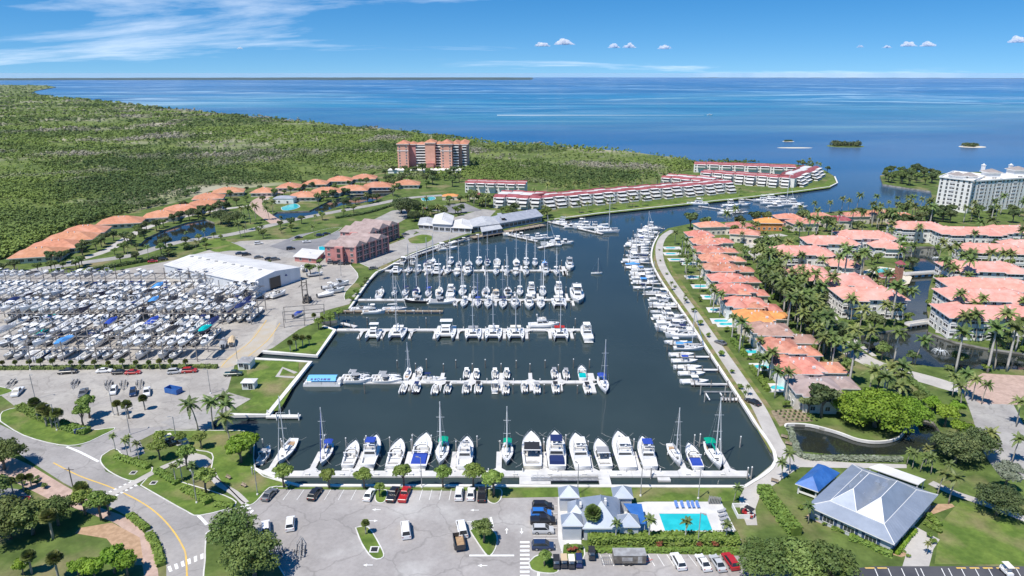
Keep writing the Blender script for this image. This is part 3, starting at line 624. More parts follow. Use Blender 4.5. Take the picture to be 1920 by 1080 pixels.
def place_windows(root, q, z0, floors, fh, step, kind='std', end=1.2, sill=.9, every=None, faces=None, balc=None, name='window'):
    """real windows on every wall of plan q that a viewer near the camera can see"""
    q = ccw(q); base = root.location
    for i in range(len(q)):
        if faces is not None and i not in faces: continue
        a, b = q[i], q[(i+1)%len(q)]; e = b-a; ln = e.length
        if ln < 3: continue
        e.normalize(); nr = Vector((e.y, -e.x)); mid = (a+b)/2
        if nr.dot(-mid.normalized()) < -.15: continue
        n = max(1, int((ln-2*end)/step)+1); rz = math.atan2(e.y, e.x)
        for f in range(floors):
            for k in range(n):
                t = ln/2 + (k-(n-1)/2)*min(step, (ln-2*end)/max(n-1, 1) if n > 1 else step)
                is_b = balc and ((k in (0, n-1)) if balc == 'ends' else (k % 3 == 1))
                p = a + e*t + nr*.04
                if is_b: o = link('balcony', BALC[(3.6, 2.1)], root, (p.x-base.x, p.y-base.y, z0+f*fh+.25-base.z), rz)
                else: o = link(name, WIN[kind], root, (p.x-base.x, p.y-base.y, z0+f*fh+sill-base.z), rz)
def local(q, root): return [Vector((p.x-root.location.x, p.y-root.location.y)) for p in q]
def building(name, q, H, rh, roofm, wallm, label, cat='house', group=None, floors=1, fh=3.1, win='std', step=3.4, over=.7, balc=None, wings=(), gable=False, ridge=.5, chimney=False, base=LAND):
    q = ccw(q); c = sum(q, Vector((0,0)))/len(q); FOOT.extend([q]+[w_[0] for w_ in wings])
    root = thing(name, (c.x, c.y, base), label, cat, group)
    for i, (qq, hh, rr_) in enumerate([(q, H, rh)] + list(wings)):
        qq = ccw(qq); lq = local(qq, root)
        MB().prism(lq, 0, hh-.02, cap=False).build('wall', M[wallm], root)
        mb = MB(); r0, r1 = hip(mb, lq, hh, rr_, over, ridge, gable=gable); ro = mb.build('roof', [M[roofm], M['trim' if not gable else wallm]], root)
        # ridge tiles / vents on the roof
        mb = MB(); mb.tube([(r0.x, r0.y, hh+rr_+.02), (r1.x, r1.y, hh+rr_+.02)], .14, 5); mb.build('ridge', M[roofm], ro)
        for k in range(2):
            t = .3+.4*k; p = r0.lerp(r1, t); mb = MB(); mb.box((p.x+.9, p.y-.9, hh+rr_*.72), (.45,.45,rr_*.2+.5)); mb.build('roof_vent', M['trim'], ro)
        place_windows(root, qq, base, min(floors, max(1, int(hh/2.8))), fh, step, win, balc=balc)
    return root

# --- east villas along the promenade: long axis square to the promenade
pa, pb = G(1420, 760), G(1300, 585); pd = (pb-pa).to_2d().normalized(); VR = math.atan2(pd.y, pd.x) - math.pi/2
EV = [(1516,716,15,11,'roof_mauve','stucco_cream','brownish-mauve hip-roofed',(1566,712)), (1484,676,17,11,'roof_coral','stucco_white','long coral hip-roofed',(1548,684)), (1450,640,13,10,'roof_coral','stucco_white','compact coral-roofed',(1498,655)),
 (1432,610,16,10,'roof_brown','stucco_cream','brown-orange tiled',(1492,630)), (1402,586,16,10,'roof_orange','stucco_cream','light orange tiled',(1448,588)), (1384,561,17,10,'roof_coral','stucco_white','white-walled coral-roofed',(1430,572)),
 (1366,536,17,10,'roof_coral','stucco_cream','coral stepped-roof',(1412,545)), (1352,516,17,10,'roof_coral','stucco_cream','wide coral-roofed',(1395,522)), (1340,496,17,10,'roof_coral','stucco_cream','salmon tiled',(1385,502)), (1330,479,17,11,'roof_coral','stucco_cream','pale coral tiled',(1372,483)),
 (1318,463,17,11,'roof_coral','stucco_cream','faded coral tiled',(1357,466)), (1312,448,17,11,'roof_coral','stucco_cream','muted coral tiled',(1350,450)), (1300,435,15,11,'roof_coral','stucco_cream','small coral tiled',None)]
villa_q = []
for i, (px, py, L, Wd, rm, wm, look, wing) in enumerate(EV):
    H = 6.2+rnd.uniform(-.3,.4); c = G(px+11, py, LAND+H+1.2); L -= 1.8; vr_ = VR + R(rnd.uniform(-2.5,2.5)); q = rect(c, L+rnd.uniform(-1,1.5), Wd, vr_)
    wg = []
    if wing:
        c2 = G(*wing, LAND+4.6); q2 = rect(c2, 13+rnd.uniform(-2,1), 8, vr_); wg = [(q2, 3.6+rnd.uniform(-.2,.5), 1.8)]
    ax = Vector((math.cos(vr_), math.sin(vr_))); ay = Vector((-ax.y, ax.x)); cc = c.to_2d(); wg.append((rect(cc - ax*rnd.uniform(1.5,3.5), 5.5, Wd+2.6, vr_), H-.35, 2.1))
    wg.append((rect(cc + ax*rnd.uniform(2,4.5) - ay*(Wd/2-.6), 5.5, 4.2, vr_), 5.6+rnd.uniform(0,.5), 1.6))
    o = building('villa', q, H, 2.3, rm, wm, '', 'villa', 'villas along the promenade', floors=2, step=3.2, wings=wg)
    rank('villa', o, f'{look} two-storey villa', 'villa from the pond', 'along the promenade', -py); villa_q.append(q)
# --- villas by the far bank
for i, (px, py, L, rm, wm, look, rz) in enumerate([(1332,419,18,'roof_coral','stucco_cream','coral pyramid-roofed villa with palms on its shore side',8),(1388,420,17,'roof_coral','stucco_cream','coral-roofed villa facing the channel boats',-14),(1397,433,17,'roof_coral','stucco_cream','low coral-roofed villa beside the turning circle',-18),
   (1440,412,16,'roof_orange','roof_orange','bright orange villa with orange walls near the channel',-5),(1478,404,17,'roof_coral','stucco_pink','pinkish villa next to the bright orange one',-4),(1505,413,17,'roof_coral','stucco_cream','coral villa behind a thick clump of palms',5),(1535,402,17,'roof_coral','stucco_cream','coral villa with three tall palms behind it',0),
   (1570,408,17,'roof_red','stucco_cream','vivid red-roofed villa among the palms',-5),(1603,400,16,'roof_coral','stucco_cream','coral villa half hidden by broad trees',4),(1648,397,20,'roof_terracotta','stucco_cream','wide dull-red villa at the channel bend',2),(1690,402,17,'roof_terracotta','stucco_cream','brown-red villa below the white tower',-4)]):
    H = 5.4; building('villa', rect(G(px, py, LAND+H+1), L, 11, R(rz)), H, 2.4, rm, wm, look, 'villa', 'villas by the channel', floors=2)
# --- three-storey white condominiums with pink roofs
CD = [(1722,420,30,15,-8,'beside the broad dark hedge below the white tower'),(1622,437,30,15,-8,'behind the lake with the pool island'),(1556,447,27,14,-6,'nearest the oak clump north of the lake'),(1504,466,29,15,-3,'at the village lane corner'),(1815,430,36,15,-4,'with a cream lower storey near the tower'),
 (1895,427,26,14,-4,'farthest back beside the tower palms'),(1862,462,32,15,-8,'second row east of the canal'),(1932,455,26,14,-8,'cut off by the picture edge behind the canal'),(1842,496,35,15,-7,'third row east of the canal'),(1855,528,37,14,-8,'low-set in the fourth row east of the canal'),(1848,548,34,15,-6,'fifth row east of the canal'),
 (1862,580,38,16,-7,'nearest the canal fountain with palms in front'),(1572,519,29,16,-9,'west of the pool island'),(1628,545,26,15,-3,'tall one directly west of the canal'),(1512,502,18,13,-9,'small one behind the parking oaks'),(1580,489,14,11,-6,'small one by the lake bank path'),(1660,455,16,12,-6,'small one between two larger blocks by the lake')]
for px, py, L, Wd, rz, where in CD:
    H = 8.8 if L > 20 else 5.8; q = rect(G(px, py, LAND+H+1.3), L, Wd, R(rz))
    cr_, ax = G(px, py, LAND+H+1.3).to_2d(), Vector((math.cos(R(rz)), math.sin(R(rz))))
    cw = [(rect(cr_ + ax*L*t, 6.5, Wd+2.8, R(rz)), H-.3, 2.5) for t in ((-.28,.3) if L > 20 else (.1,))]
    building('condominium', q, H, 2.9, 'roof_pink', 'stucco_white', f'white condominium with pink hip roof {where}', 'condominium', 'pink-roofed condominiums round the canal', floors=3, fh=2.9, step=3.7, balc='ends', over=.9, wings=cw)
# entrance porch wings on the two nearest condominiums
# --- terracotta duplex villas at the edge of the mangroves
LV = [(428,354,24),(391,365,22),(386,377,24),(342,387,26),(303,398,22),(227,409,26),(160,426,24),(133,439,26),(103,454,26),(73,468,24),(495,354,18),(543,345,19),(592,339,21),(638,333,22),(683,329,22),(571,362,23),(612,354,25),(662,350,25),(709,344,25),(763,340,22)]
for px, py, L in LV:
    H = 3.4; rz = 16 if px < 440 else 4
    o = building('duplex_villa', rect(G(px, py, LAND+H+2.0), L, 17, R(rz)), H, 3.6, 'roof_terracotta', 'stucco_cream', '', 'villa', 'terracotta villas along the mangroves', floors=1, win='wide', step=4.2, over=.9)
    rank('lv', o, 'low terracotta-roofed duplex at the mangrove edge', 'villa', 'from the boat racks', px+py*.01)
# --- warehouse
q = quad_pts([(308,496),(466,531),(562,501),(404,474)], LAND+6.6); q = ccw(q); c = sum(q, Vector((0,0)))/4
ware = thing('boat_warehouse', (c.x, c.y, LAND), 'large white metal boat warehouse with a tall dark doorway', 'warehouse')
lq = local(q, ware); MB().prism(lq, 0, 6.55, cap=False).build('wall', M['metal_wall'], ware)
long_first = (lq[1]-lq[0]).length > (lq[2]-lq[1]).length
mb = MB(); r0, r1 = hip(mb, lq, 6.6, 2.0, .35, 0, .25, gable=True); wr = mb.build('roof', [M['roof_white'], M['metal_wall']], ware)
gl = grow(lq, .35)
if not long_first: gl = gl[1:]+gl[:1]
for k in range(1, 24):                                   # standing seams of the metal roof
    t = k/24; a = gl[0].lerp(gl[1], t); b = gl[3].lerp(gl[2], t); m_ = r0.lerp(r1, t); mb = MB()
    for u, v in ((a, m_), (m_, b)):
        zu = 6.62 if (u is a) else 8.62; zv = 8.62 if (v is m_) else 6.62
        mb.tube([(u.x,u.y,zu),(v.x,v.y,zv)], .045, 4)
    mb.build('seam', M['roof_white'], wr)
for k in range(9):
    t = (k+.7)/10; m_ = r0.lerp(r1, t); mb = MB(); mb.box((m_.x-1.2, m_.y-1.2, 8.2), (1.4,1.0,.55)); mb.build('roof_vent', M['galv'], wr)
base_a = G(507, 548); base_b = G(527, 541)
ea, eb = Vector((base_a.x-c.x, base_a.y-c.y)), Vector((base_b.x-c.x, base_b.y-c.y))
def wall_at(pxa, pxb, za, zb, lift):     # a piece on the warehouse gable wall between two picture columns
    i = 1 if long_first else 0
    ends = sorted([(lq[k], lq[(k+1)%4]) for k in range(4)], key=lambda s_: ((s_[0]+s_[1])/2 + c).length)
    cand = [s_ for s_ in ends if abs((s_[1]-s_[0]).length - min((e_[1]-e_[0]).length for e_ in ends)) < 6]
    s_ = min(cand, key=lambda t_: abs(PX(((t_[0]+t_[1])/2+c).to_3d())[0]-515))
    best = []
    for px in (pxa, pxb):
        b_ = min((abs(PX(Vector(((s_[0].lerp(s_[1], t/200)+c).x, (s_[0].lerp(s_[1], t/200)+c).y, LAND)))[0]-px), t/200) for t in range(201)); best.append(s_[0].lerp(s_[1], b_[1]))
    u, v = best; e = (s_[1]-s_[0]).normalized(); nr = Vector((e.y, -e.x))*lift
    return (u+nr, v+nr)
u, v = wall_at(507, 527, 0, 5.8, .06); mid = (u+v)/2; mb = MB(); mb.box((mid.x, mid.y, .02), ((v-u).length, .1, 5.7), math.atan2((v-u).y, (v-u).x)); mb.build('doorway', M['glass_dark'], ware)
for t in (0, 1):
    p = u.lerp(v, t); mb = MB(); mb.box((p.x, p.y, 0), (.3,.3,5.9)); mb.build('door_jamb', M['galv'], ware)
u, v = wall_at(536, 540, 0, 0, .08); mid = (u+v)/2; mb = MB(); mb.tube([(mid.x, mid.y, 4.6), (mid.x, mid.y, 5.4)], [.7,.1], 6); mb.build('emblem', M['sign_blue'], ware)
# --- pink apartment blocks
def pink_block(px4, px4b, label):
    q = ccw([v.to_2d() for v in W(px4)]); c = sum(q, Vector((0,0)))/4
    root = thing('apartment_building', (c.x, c.y, LAND), label, 'apartments', 'pink apartment blocks by the shore drive')
    H = 9.2; lq = local(q, root); MB().prism(lq, 0, H, cap=False).build('wall', M['stucco_pink'], root)
    # the roof is a row of mauve gables across the block
    o = [p for p in lq]
    if (o[1]-o[0]).length < (o[2]-o[1]).length: o = o[1:]+o[:1]
    for k in range(3):
        a, b = o[0].lerp(o[1], k/3), o[0].lerp(o[1], (k+1)/3); d_, e_ = o[3].lerp(o[2], k/3), o[3].lerp(o[2], (k+1)/3)
        mb = MB(); hip(mb, [a, b, e_, d_], H+(.5 if k == 1 else 0), 2.6, .5, .1, .35, gable=False); mb.build('roof', [M['roof_mauve'], M['roof_mauve']], root)
    n = 4
    for i in range(4):
        a, b = lq[i], lq[(i+1)%4]; e = (b-a); ln = e.length; e.normalize(); nr = Vector((e.y, -e.x)); mid = (a+b)/2
        if nr.dot(-(mid+c).normalized()) < -.1: continue
        rz = math.atan2(e.y, e.x)
        if nr.x > .25:
            m_ = max(3, int(ln/5.2))
            for k in range(m_):
                for f in range(3):
                    p = a + e*(ln*(k+.5)/m_) + nr*.06; mb = MB(); mb.box((0,0,0), (ln/m_-.9, .12, 2.4), mi=1); mb.box((0,-.1,0), (ln/m_-.9,.1,.12)); mb.box((0,-.1,1.0), (ln/m_-.9,.08,.06))
                    for kk in (-1,0,1): mb.box((kk*(ln/m_-.9)/2,-.08,0), (.1,.12,2.4))
                    mb.build('screened_balcony', [M['trim'], M['screen']], root, loc=(p.x, p.y, .35+f*3.0), rz=rz)
            for k in range(m_+1):
                p = a + e*(ln*k/m_) + nr*.25; mb = MB(); mb.box((p.x, p.y, 0), (.9,.9,H+.4), rz); mb.build('pier', M['stucco_pink'], root)
        else:
            for k in range(4):
                for f in range(3):
                    p = a + e*(ln*(k+.5)/4) + nr*.05; link('window', WIN['std'], root, (p.x, p.y, .9+f*3.0), rz)
            p = (a+b)/2 + nr*1.2; mb = MB(); mb.box((p.x, p.y, 0), (4.5, 2.6, H+.2), rz); st = mb.build('stair_tower', M['stucco_pink'], root)
            p2 = p + nr*1.35; mb = MB()
            for f in range(3): mb.box((p2.x, p2.y, .6+f*3), (1.8,.12,2.0), rz)
            mb.build('stair_opening', M['screen'], st)
    return root
pink_block([(611,492),(668,494),(728,473),(672,470)], None, 'pink three-storey apartment block with dark screened balconies nearest the basin')
pink_block([(640,462),(694,466),(747,446),(692,440)], None, 'pink three-storey apartment block farther back beside the big round tree')
building('pool_building', quad_pts([(552,480),(592,484),(607,470),(568,466)], LAND+3), 3, .3, 'roof_white', 'stucco_pink', 'low pink flat-roofed pool building beside the apartments', 'building', floors=1, step=6)
# --- the pink tower
tc_ = G(800, 320); tower = thing('apartment_tower', (tc_.x, tc_.y, LAND), 'ten-storey salmon pink tower with terracotta roofs above the mangroves', 'tower')
def tx(px): return G(px, 320).x - tc_.x
FL, FHT = 10, 2.95
def tower_block(x0, x1, y0, y1, h, roofh, m='stucco_salmon', roof='roof_terracotta'):
    q = [Vector((x0,y0)), Vector((x1,y0)), Vector((x1,y1)), Vector((x0,y1))]
    MB().prism(q, 0, h-.05, cap=True).build('wall', M[m], tower)
    if roofh: mb = MB(); hip(mb, q, h, roofh, 1.0, .5, .5); mb.build('roof', [M[roof], M['trim']], tower)
tower_block(tx(748), tx(768), -4, 14, 28.5, 3.2); tower_block(tx(768), tx(780), 3, 18, 27.5, 2.4, 'stucco_pink'); tower_block(tx(780), tx(800), 5, 22, 27.0, 2.0, 'stucco_pink')
tower_block(tx(799), tx(817), -2, 18, 29.5, 3.0); tower_block(tx(817), tx(829), 4, 20, 27.5, 2.4, 'stucco_pink'); tower_block(tx(828), tx(849), -5, 16, 28.5, 4.0)
tower_block(tx(849), tx(861), 2, 34, 27.5, 2.5, 'stucco_pink'); tower_block(tx(861), tx(876), 8, 44, 27.0, 2.5)
for x0, x1, y in ((780,800,5),(817,829,4),(850,861,2),(866,875,8)):
    for f in range(9):
        z = 1.5+f*2.85; mb = MB(); mb.box(((tx(x0)+tx(x1))/2, y-.06, z+1.05), (tx(x1)-tx(x0)-.8, .1, 1.6)); mb.build('balcony_recess', M['screen'], tower)
        mb = MB(); mb.box(((tx(x0)+tx(x1))/2, y-1.0, z), (tx(x1)-tx(x0)-.5, 1.9, 1.05)); mb.build('balcony', M['trim'], tower)
for x0, x1, y in ((748,768,-4),(828,849,-5)):
    for f in range(9):
        for t in (.2, .82):
            o = link('window', WIN['std'], tower, (tx(x0)+(tx(x1)-tx(x0))*t, y-.06, 1.6+f*2.85), 0)
    mb = MB(); mb.box(((tx(x0)+tx(x1))/2, y-.1, 21), (tx(x1)-tx(x0)+.4, .3, .7)); mb.build('band', M['trim'], tower)
mb = MB(); mb.box((tx(808), -3.2, 0), (7, 2.4, 8)); mb.box((tx(808), -3.2, 8), (8, 3, .6)); mb.build('porch', M['stucco_pink'], tower)
mb = MB(); mb.box((0, -14, 0), (75, 14, 3.0)); mb.box((0, -14, 3), (76, 15, .3)); mb.build('podium', M['stucco_white'], tower)
# --- the white tower on the right
def white_wing(root, px4, h, floors, bays):
    q = ccw([v.to_2d() for v in W(px4)]); c = root.location.to_2d(); lq = [p-c for p in q]
    MB().prism(lq, 0, h).build('wall', M['stucco_white'], root)
    mb = MB(); n = len(lq); g = grow(lq, .5)
    for i in range(n):
        a, b = g[i], g[(i+1)%n]; mid = (a+b)/2; e = b-a; mb.box((mid.x, mid.y, h-.2), (e.length+.4, .6, 1.0), math.atan2(e.y, e.x))
    mb.build('parapet', M['trim'], root)
    for i in range(n):
        a, b = lq[i], lq[(i+1)%n]; e = (b-a); ln = e.length; e.normalize(); nr = Vector((e.y, -e.x)); mid = (a+b)/2
        if nr.dot(-(mid+c).normalized()) < 0: continue
        rz = math.atan2(e.y, e.x); m_ = max(2, int(ln/bays))
        for k in range(m_):
            for f in range(floors):
                p = a+e*(ln*(k+.5)/m_)+nr*.05; z = 1.2+f*(h-1.2)/floors
                if k % 4 == 2: link('balcony', BALC[(3.6,2.1)], root, (p.x,p.y,z), rz)
                else: link('window', WIN['tall'], root, (p.x,p.y,z+.4), rz)
q0 = G(1812, 399); wt = thing('apartment_tower', (q0.x, q0.y, LAND), 'eight-storey white apartment tower with taupe corner roofs beside the channel', 'tower')
white_wing(wt, [(1752,391),(1812,400),(1838,386),(1778,378)], 24.0, 8, 3.6)
white_wing(wt, [(1813,398),(1990,384),(2005,372),(1838,383)], 23.0, 8, 4.0)
for px, py, s_, h in ((1790,394,8,26),(1812,394,7,25.5),(1852,391,9,27.5),(1900,388,10,28.5),(1950,384,9,27)):
    p = G(px, py).to_2d()-q0.to_2d(); q = rect((p.x, p.y+4.5), s_, 9, 0)
    MB().prism(q, 0, h).build('corner_tower', M['stucco_white'], wt); mb = MB(); hip(mb, q, h+.05, 2.4, 1.0, .5, .4); mb.build('roof', [M['roof_taupe'], M['trim']], wt)
    for f in range(8): link('balcony', BALC[(3.6,2.1)], wt, (p.x, p.y-.05, 1.4+f*2.9), 0)
for px in (1842, 1893):
    p = G(px, 386).to_2d()-q0.to_2d(); mb = MB(); mb.box((p.x, p.y+8, 26), (2,2,4.5)); mb.box((p.x,p.y+8,30.5),(2.6,2.6,.4)); mb.box((p.x,p.y+8,30.9),(1.6,1.6,1.0),top=.2); mb.build('cupola', M['trim'], wt)
# --- red-roofed terraces
UNIT_H = 8.4
def terrace(name, p0, p1, n, label, depth=13, decks=3, flip=1, z=LAND, saw=2.4):
    a, b = G(*p0).to_2d(), G(*p1).to_2d(); e = (b-a); ln = e.length; e.normalize(); nr = Vector((e.y, -e.x))*flip; uw = ln/n; rz = math.atan2(e.y, e.x)
    root = thing(name, (a.x, a.y, LAND), label, 'apartments', 'red-roofed terraces on the point', rz)
    sg = flip
    for k in range(n):
        x = uw*(k+.5); y0 = sg*(saw if k % 2 else 0); D = depth
        def bx(nm, m, lst, parent=root):
            mb = MB()
            for (cx, cy, cz, dx, dy, dz, *tp) in lst: mb.box((x+cx, y0+sg*cy, cz), (dx, dy, dz), top=tp[0] if tp else 1, topy=tp[1] if len(tp) > 1 else None)
            return mb.build(nm, m, parent)
        bx('unit_wall', M['stucco_white'], [(0, D/2, 0, uw*.98, D, UNIT_H)])
        rf = bx('roof', M['roof_red'], [(0, D*.22, UNIT_H, uw*1.0, D*.44, 1.3, .98, .35)])
        bx('flat_roof', M['roof_white'], [(0, D*.72, UNIT_H, uw*.97, D*.5, .5)], rf)
        bx('roof', M['roof_red'], [(0, D*.98, UNIT_H, uw*.99, 2.2, 1.4, .98, .3)])
        for d in range(decks):
            st = -1.1-1.9*d if decks > 1 else -1; zz = UNIT_H-2.75*(d+1)
            bx('deck_screen', M['screen'], [(uw*.12, st+.1, zz+.9, uw*.6, 3.2, 1.5)]); bx('deck', M['trim'], [(uw*.12, st, zz+2.4, uw*.66, 3.7, .22), (uw*.12, st, zz, uw*.64, 3.5, .9)])
        for f in range(3): link('window', WIN['std'], root, (x-uw*.34, y0-sg*.06, 1.0+f*2.8), 0 if sg > 0 else math.pi)
    return root
terrace('terrace_row', (1012,392), (1372,360), 17, 'long white terrace row with crimson roofs and stepped decks along the lawn')
terrace('terrace_row', (872,361), (985,364), 6, 'white three-storey block with crimson roof behind the restaurant', depth=12, decks=1, saw=1)
terrace('terrace_row', (925,390), (1012,394), 4, 'short white terrace with crimson roof stripes beside the restaurant', depth=26, decks=2)
terrace('terrace_row', (1312,340), (1480,352), 8, 'crimson-roofed terrace facing the lawn on the point', depth=13)
terrace('terrace_row', (1300,323), (1492,330), 8, 'rear crimson-roofed row on the point, nearest the bay', depth=12, decks=1)
terrace('terrace_row', (1488,352), (1540,330), 4, 'end terrace stepping round the tip of the point', depth=16, decks=3)
terrace('terrace_row', (1238,350), (1330,358), 5, 'middle crimson-roofed terrace behind the long row', depth=20, decks=1)
# --- waterside restaurant
q = quad_pts([(928,419),(1008,405),(1010,396),(930,407)], LAND+4.6)
q = [G(938,430).to_2d(), G(1016,416).to_2d(), G(1003,405).to_2d(), G(925,418).to_2d()]
rest = building('waterside_restaurant', q, 4.4, 3.2, 'roof_grey', 'stucco_bluegrey', 'long blue-grey waterside restaurant with four dormers on its roof', 'restaurant', floors=1, win='slide', step=3.7, over=.9, ridge=.15)
c = rest.location.to_2d(); qq = ccw([p-c for p in q])
fr = min(range(4), key=lambda i: ((qq[i]+qq[(i+1)%4])/2+c).length); fa, fb = qq[fr], qq[(fr+1)%4]; fe = (fb-fa).normalized(); fn = Vector((fe.y, -fe.x))
for k in range(4):
    p = fa.lerp(fb, .25+.18*k) - fn*3.1; mb = MB(); mb.box((p.x, p.y, 5.3), (2.2, 2.4, 1.6), math.atan2(fe.y, fe.x)); mb.box((p.x, p.y, 6.9), (2.7, 2.9, .9), math.atan2(fe.y, fe.x), mi=1, top=.1, topy=1)
    d = mb.build('dormer', [M['glass_dark'], M['roof_grey']], rest)
for lab, px4, h, rh in (('white metal-roofed dining hall between restaurant and fuel dock', [(888,436),(935,430),(925,418),(880,424)], 4.2, 2.0), ('small white gabled pavilion beside the dining hall', [(848,436),(884,438),(886,426),(850,424)], 3.6, 2.2), ('tall white gabled cottage at the restaurant entrance', [(812,434),(846,436),(850,420),(818,418)], 5.6, 2.4), ('low white-roofed office by the turning circle', [(786,430),(814,432),(816,420),(790,418)], 3.4, 1.4), ('white-roofed bar deck pavilion over the water', [(905,443),(940,437),(936,430),(903,435)], 3.2, 1.2)):
    building('restaurant_pavilion', [p.to_2d() for p in W(px4)], h, rh, 'roof_white' if 'gabled' in lab else 'roof_lightgrey', 'stucco_grey', lab, 'pavilion', 'white-roofed restaurant pavilions', floors=1, win='slide', step=4, over=.8, ridge=.1)
# --- pool club: main hall, four pyramid pavilions
q = ccw([v.to_2d() for v in W([(1088,935),(1158,935),(1160,987),(1096,987)], LAND+3.6)])
club = building('pool_club', q, 3.5, 3.9, 'roof_metal', 'stucco_grey', 'pool club hall with a white and blue-grey metal roof', 'clubhouse', floors=1, step=3.2, over=.5, ridge=.5, wings=[(ccw([v.to_2d() for v in W([(1068,942),(1092,938),(1092,964),(1068,964)], LAND+3.4)]), 3.3, 1.6)])
for px4, where in (([(1046,914),(1084,914),(1087,933),(1048,933)], 'beside the gangway'), ([(1146,914),(1184,914),(1188,934),(1150,934)], 'on the dockside lawn by the pool'), ([(1051,965),(1090,965),(1094,986),(1053,986)], 'beside the parked cars'), ([(1156,966),(1196,966),(1201,988),(1160,988)], 'next to the blue awning')):
    q = ccw([v.to_2d() for v in W(px4, LAND+4.0)]); c = sum(q, Vector((0,0)))/4; root = thing('pavilion', (c.x, c.y, LAND), f'square grey pavilion with pyramid metal roof {where}', 'pavilion', 'pyramid-roofed pavilions of the pool club')
    lq = local(grow(q, -.35), root); MB().prism(lq, 0, 3.95, cap=False).build('wall', M['stucco_grey'], root)
    mb = MB(); g = local(q, root)
    for i in range(4):
        a, b = g[i], g[(i+1)%4]; mb.tri((a.x,a.y,4.0),(b.x,b.y,4.0),(0,0,6.0)); mb.quad((b.x,b.y,4),(a.x,a.y,4),(a.x,a.y,3.75),(b.x,b.y,3.75), 1)
    rf = mb.build('roof', [M['roof_metal'], M['trim']], root)
    for i in range(4): MB().tube([(g[i].x,g[i].y,4.02),(0,0,6.03)], .05, 4).build('hip_cap', M['trim'], rf)
q = ccw([v.to_2d() for v in W([(1169,944),(1203,945),(1211,982),(1198,983)], LAND+3)]); c = sum(q, Vector((0,0)))/4
aw = thing('awning', (c.x, c.y, LAND), 'blue fabric awning between club hall and pool deck', 'awning'); lq = local(q, aw)
MB().prism(lq, 2.9, 3.05, bottom=True).build('canopy', M['roof_blue'], aw)
for p in grow(lq, -.2): MB().tube([(p.x,p.y,.06),(p.x,p.y,2.9)], .06, 5).build('post', M['trim'], aw)
# --- metal-roofed clubhouse bottom right
qa = ccw([v.to_2d() for v in W([(1513,948),(1677,1021),(1722,975),(1558,905)], LAND+3.4)]); qb = ccw([v.to_2d() for v in W([(1559,904),(1723,974),(1759,928),(1598,870)], LAND+3.4)])
c = sum(qa, Vector((0,0)))/4; cl = thing('clubhouse', (c.x, c.y, LAND), 'sprawling clubhouse with blue-grey metal hip roofs and navy shutters', 'clubhouse')
Q = ccw([v.to_2d() for v in W([(1513,948),(1677,1021),(1759,928),(1598,870)], LAND+3.4)]); lq = local(Q, cl); lw = grow(lq, -.8); MB().prism(lw, 0, 3.38, cap=False).build('wall', M['stucco_grey'], cl)
inn = grow(lq, -3.6); mb = MB()
for i in range(4):
    a, b, a2, b2 = lq[i], lq[(i+1)%4], inn[i], inn[(i+1)%4]; mb.quad((a.x,a.y,3.4),(b.x,b.y,3.4),(b2.x,b2.y,4.75),(a2.x,a2.y,4.75)); mb.quad((b.x,b.y,3.4),(a.x,a.y,3.4),(a.x,a.y,3.15),(b.x,b.y,3.15), 1)
mb.add([(p.x,p.y,3.15) for p in lq], [(3,2,1,0)], 1)
rf = mb.build('roof', [M['roof_metal'], M['trim']], cl)
for i in range(4):
    a, b, a2, b2 = lq[i], lq[(i+1)%4], inn[i], inn[(i+1)%4]; MB().tube([(a.x,a.y,3.44),(a2.x,a2.y,4.79)], .1, 4).build('hip_cap', M['trim'], rf); n = int((b-a).length/1.1)
    for k in range(1, n): u = a.lerp(b, k/n); v = a2.lerp(b2, k/n); MB().tube([(u.x,u.y,3.41),(v.x,v.y,4.76)], .025, 3).build('seam', M['roof_metal'], rf)
    MB().tube([(a2.x,a2.y,4.78),(b2.x,b2.y,4.78)], .07, 4).build('break_cap', M['trim'], rf)
# three steeper hips rise from the flat-pitched skirt
if (inn[1]-inn[0]).length < (inn[2]-inn[1]).length: inn = inn[1:]+inn[:1]
for t0, t1, s0, s1, rh in ((0,1,0,.5,3.1),(0,1,.5,1,2.5)):
    lerp2 = lambda t, s_: inn[0].lerp(inn[1], t).lerp(inn[3].lerp(inn[2], t), s_)
    qh = [lerp2(t0,s0), lerp2(t1,s0), lerp2(t1,s1), lerp2(t0,s1)]; mb = MB(); r0, r1 = hip(mb, qh, 4.77, rh, 0, .8, .02); h_ = mb.build('roof', [M['roof_metal'], M['trim']], cl)
    g = ccw(qh)
    if (g[1]-g[0]).length + (g[3]-g[2]).length < (g[2]-g[1]).length + (g[0]-g[3]).length: g = g[1:]+g[:1]
    for u, v in ((g[0], r0), (g[3], r0), (g[1], r1), (g[2], r1)): MB().tube([(u.x,u.y,4.8),(v.x,v.y,4.8+rh)], .1, 4).build('hip_cap', M['trim'], h_)
    MB().tube([(r0.x,r0.y,4.8+rh),(r1.x,r1.y,4.8+rh)], .1, 4).build('ridge_cap', M['trim'], h_)
place_windows(cl, [p+c for p in lw], LAND, 1, 3, 4.6, 'wide', end=2.4)
for i in range(4):
    a, b = lw[i], lw[(i+1)%4]; e = b-a; ln = e.length; e.normalize(); nr = Vector((e.y,-e.x))
    if nr.dot(-((a+b)/2+c).normalized()) < -.15: continue
    n = int((ln-4.8)/4.6)+1
    for k in range(n):
        t = ln/2+(k-(n-1)/2)*min(4.6, (ln-4.8)/max(n-1,1))
        for s_ in (-1, 1):
            p = a+e*(t+s_*1.6)+nr*.05; mb = MB(); mb.box((p.x,p.y,.85), (.6,.08,1.6), math.atan2(e.y,e.x)); mb.build('shutter', M['shutter_blue'], cl)
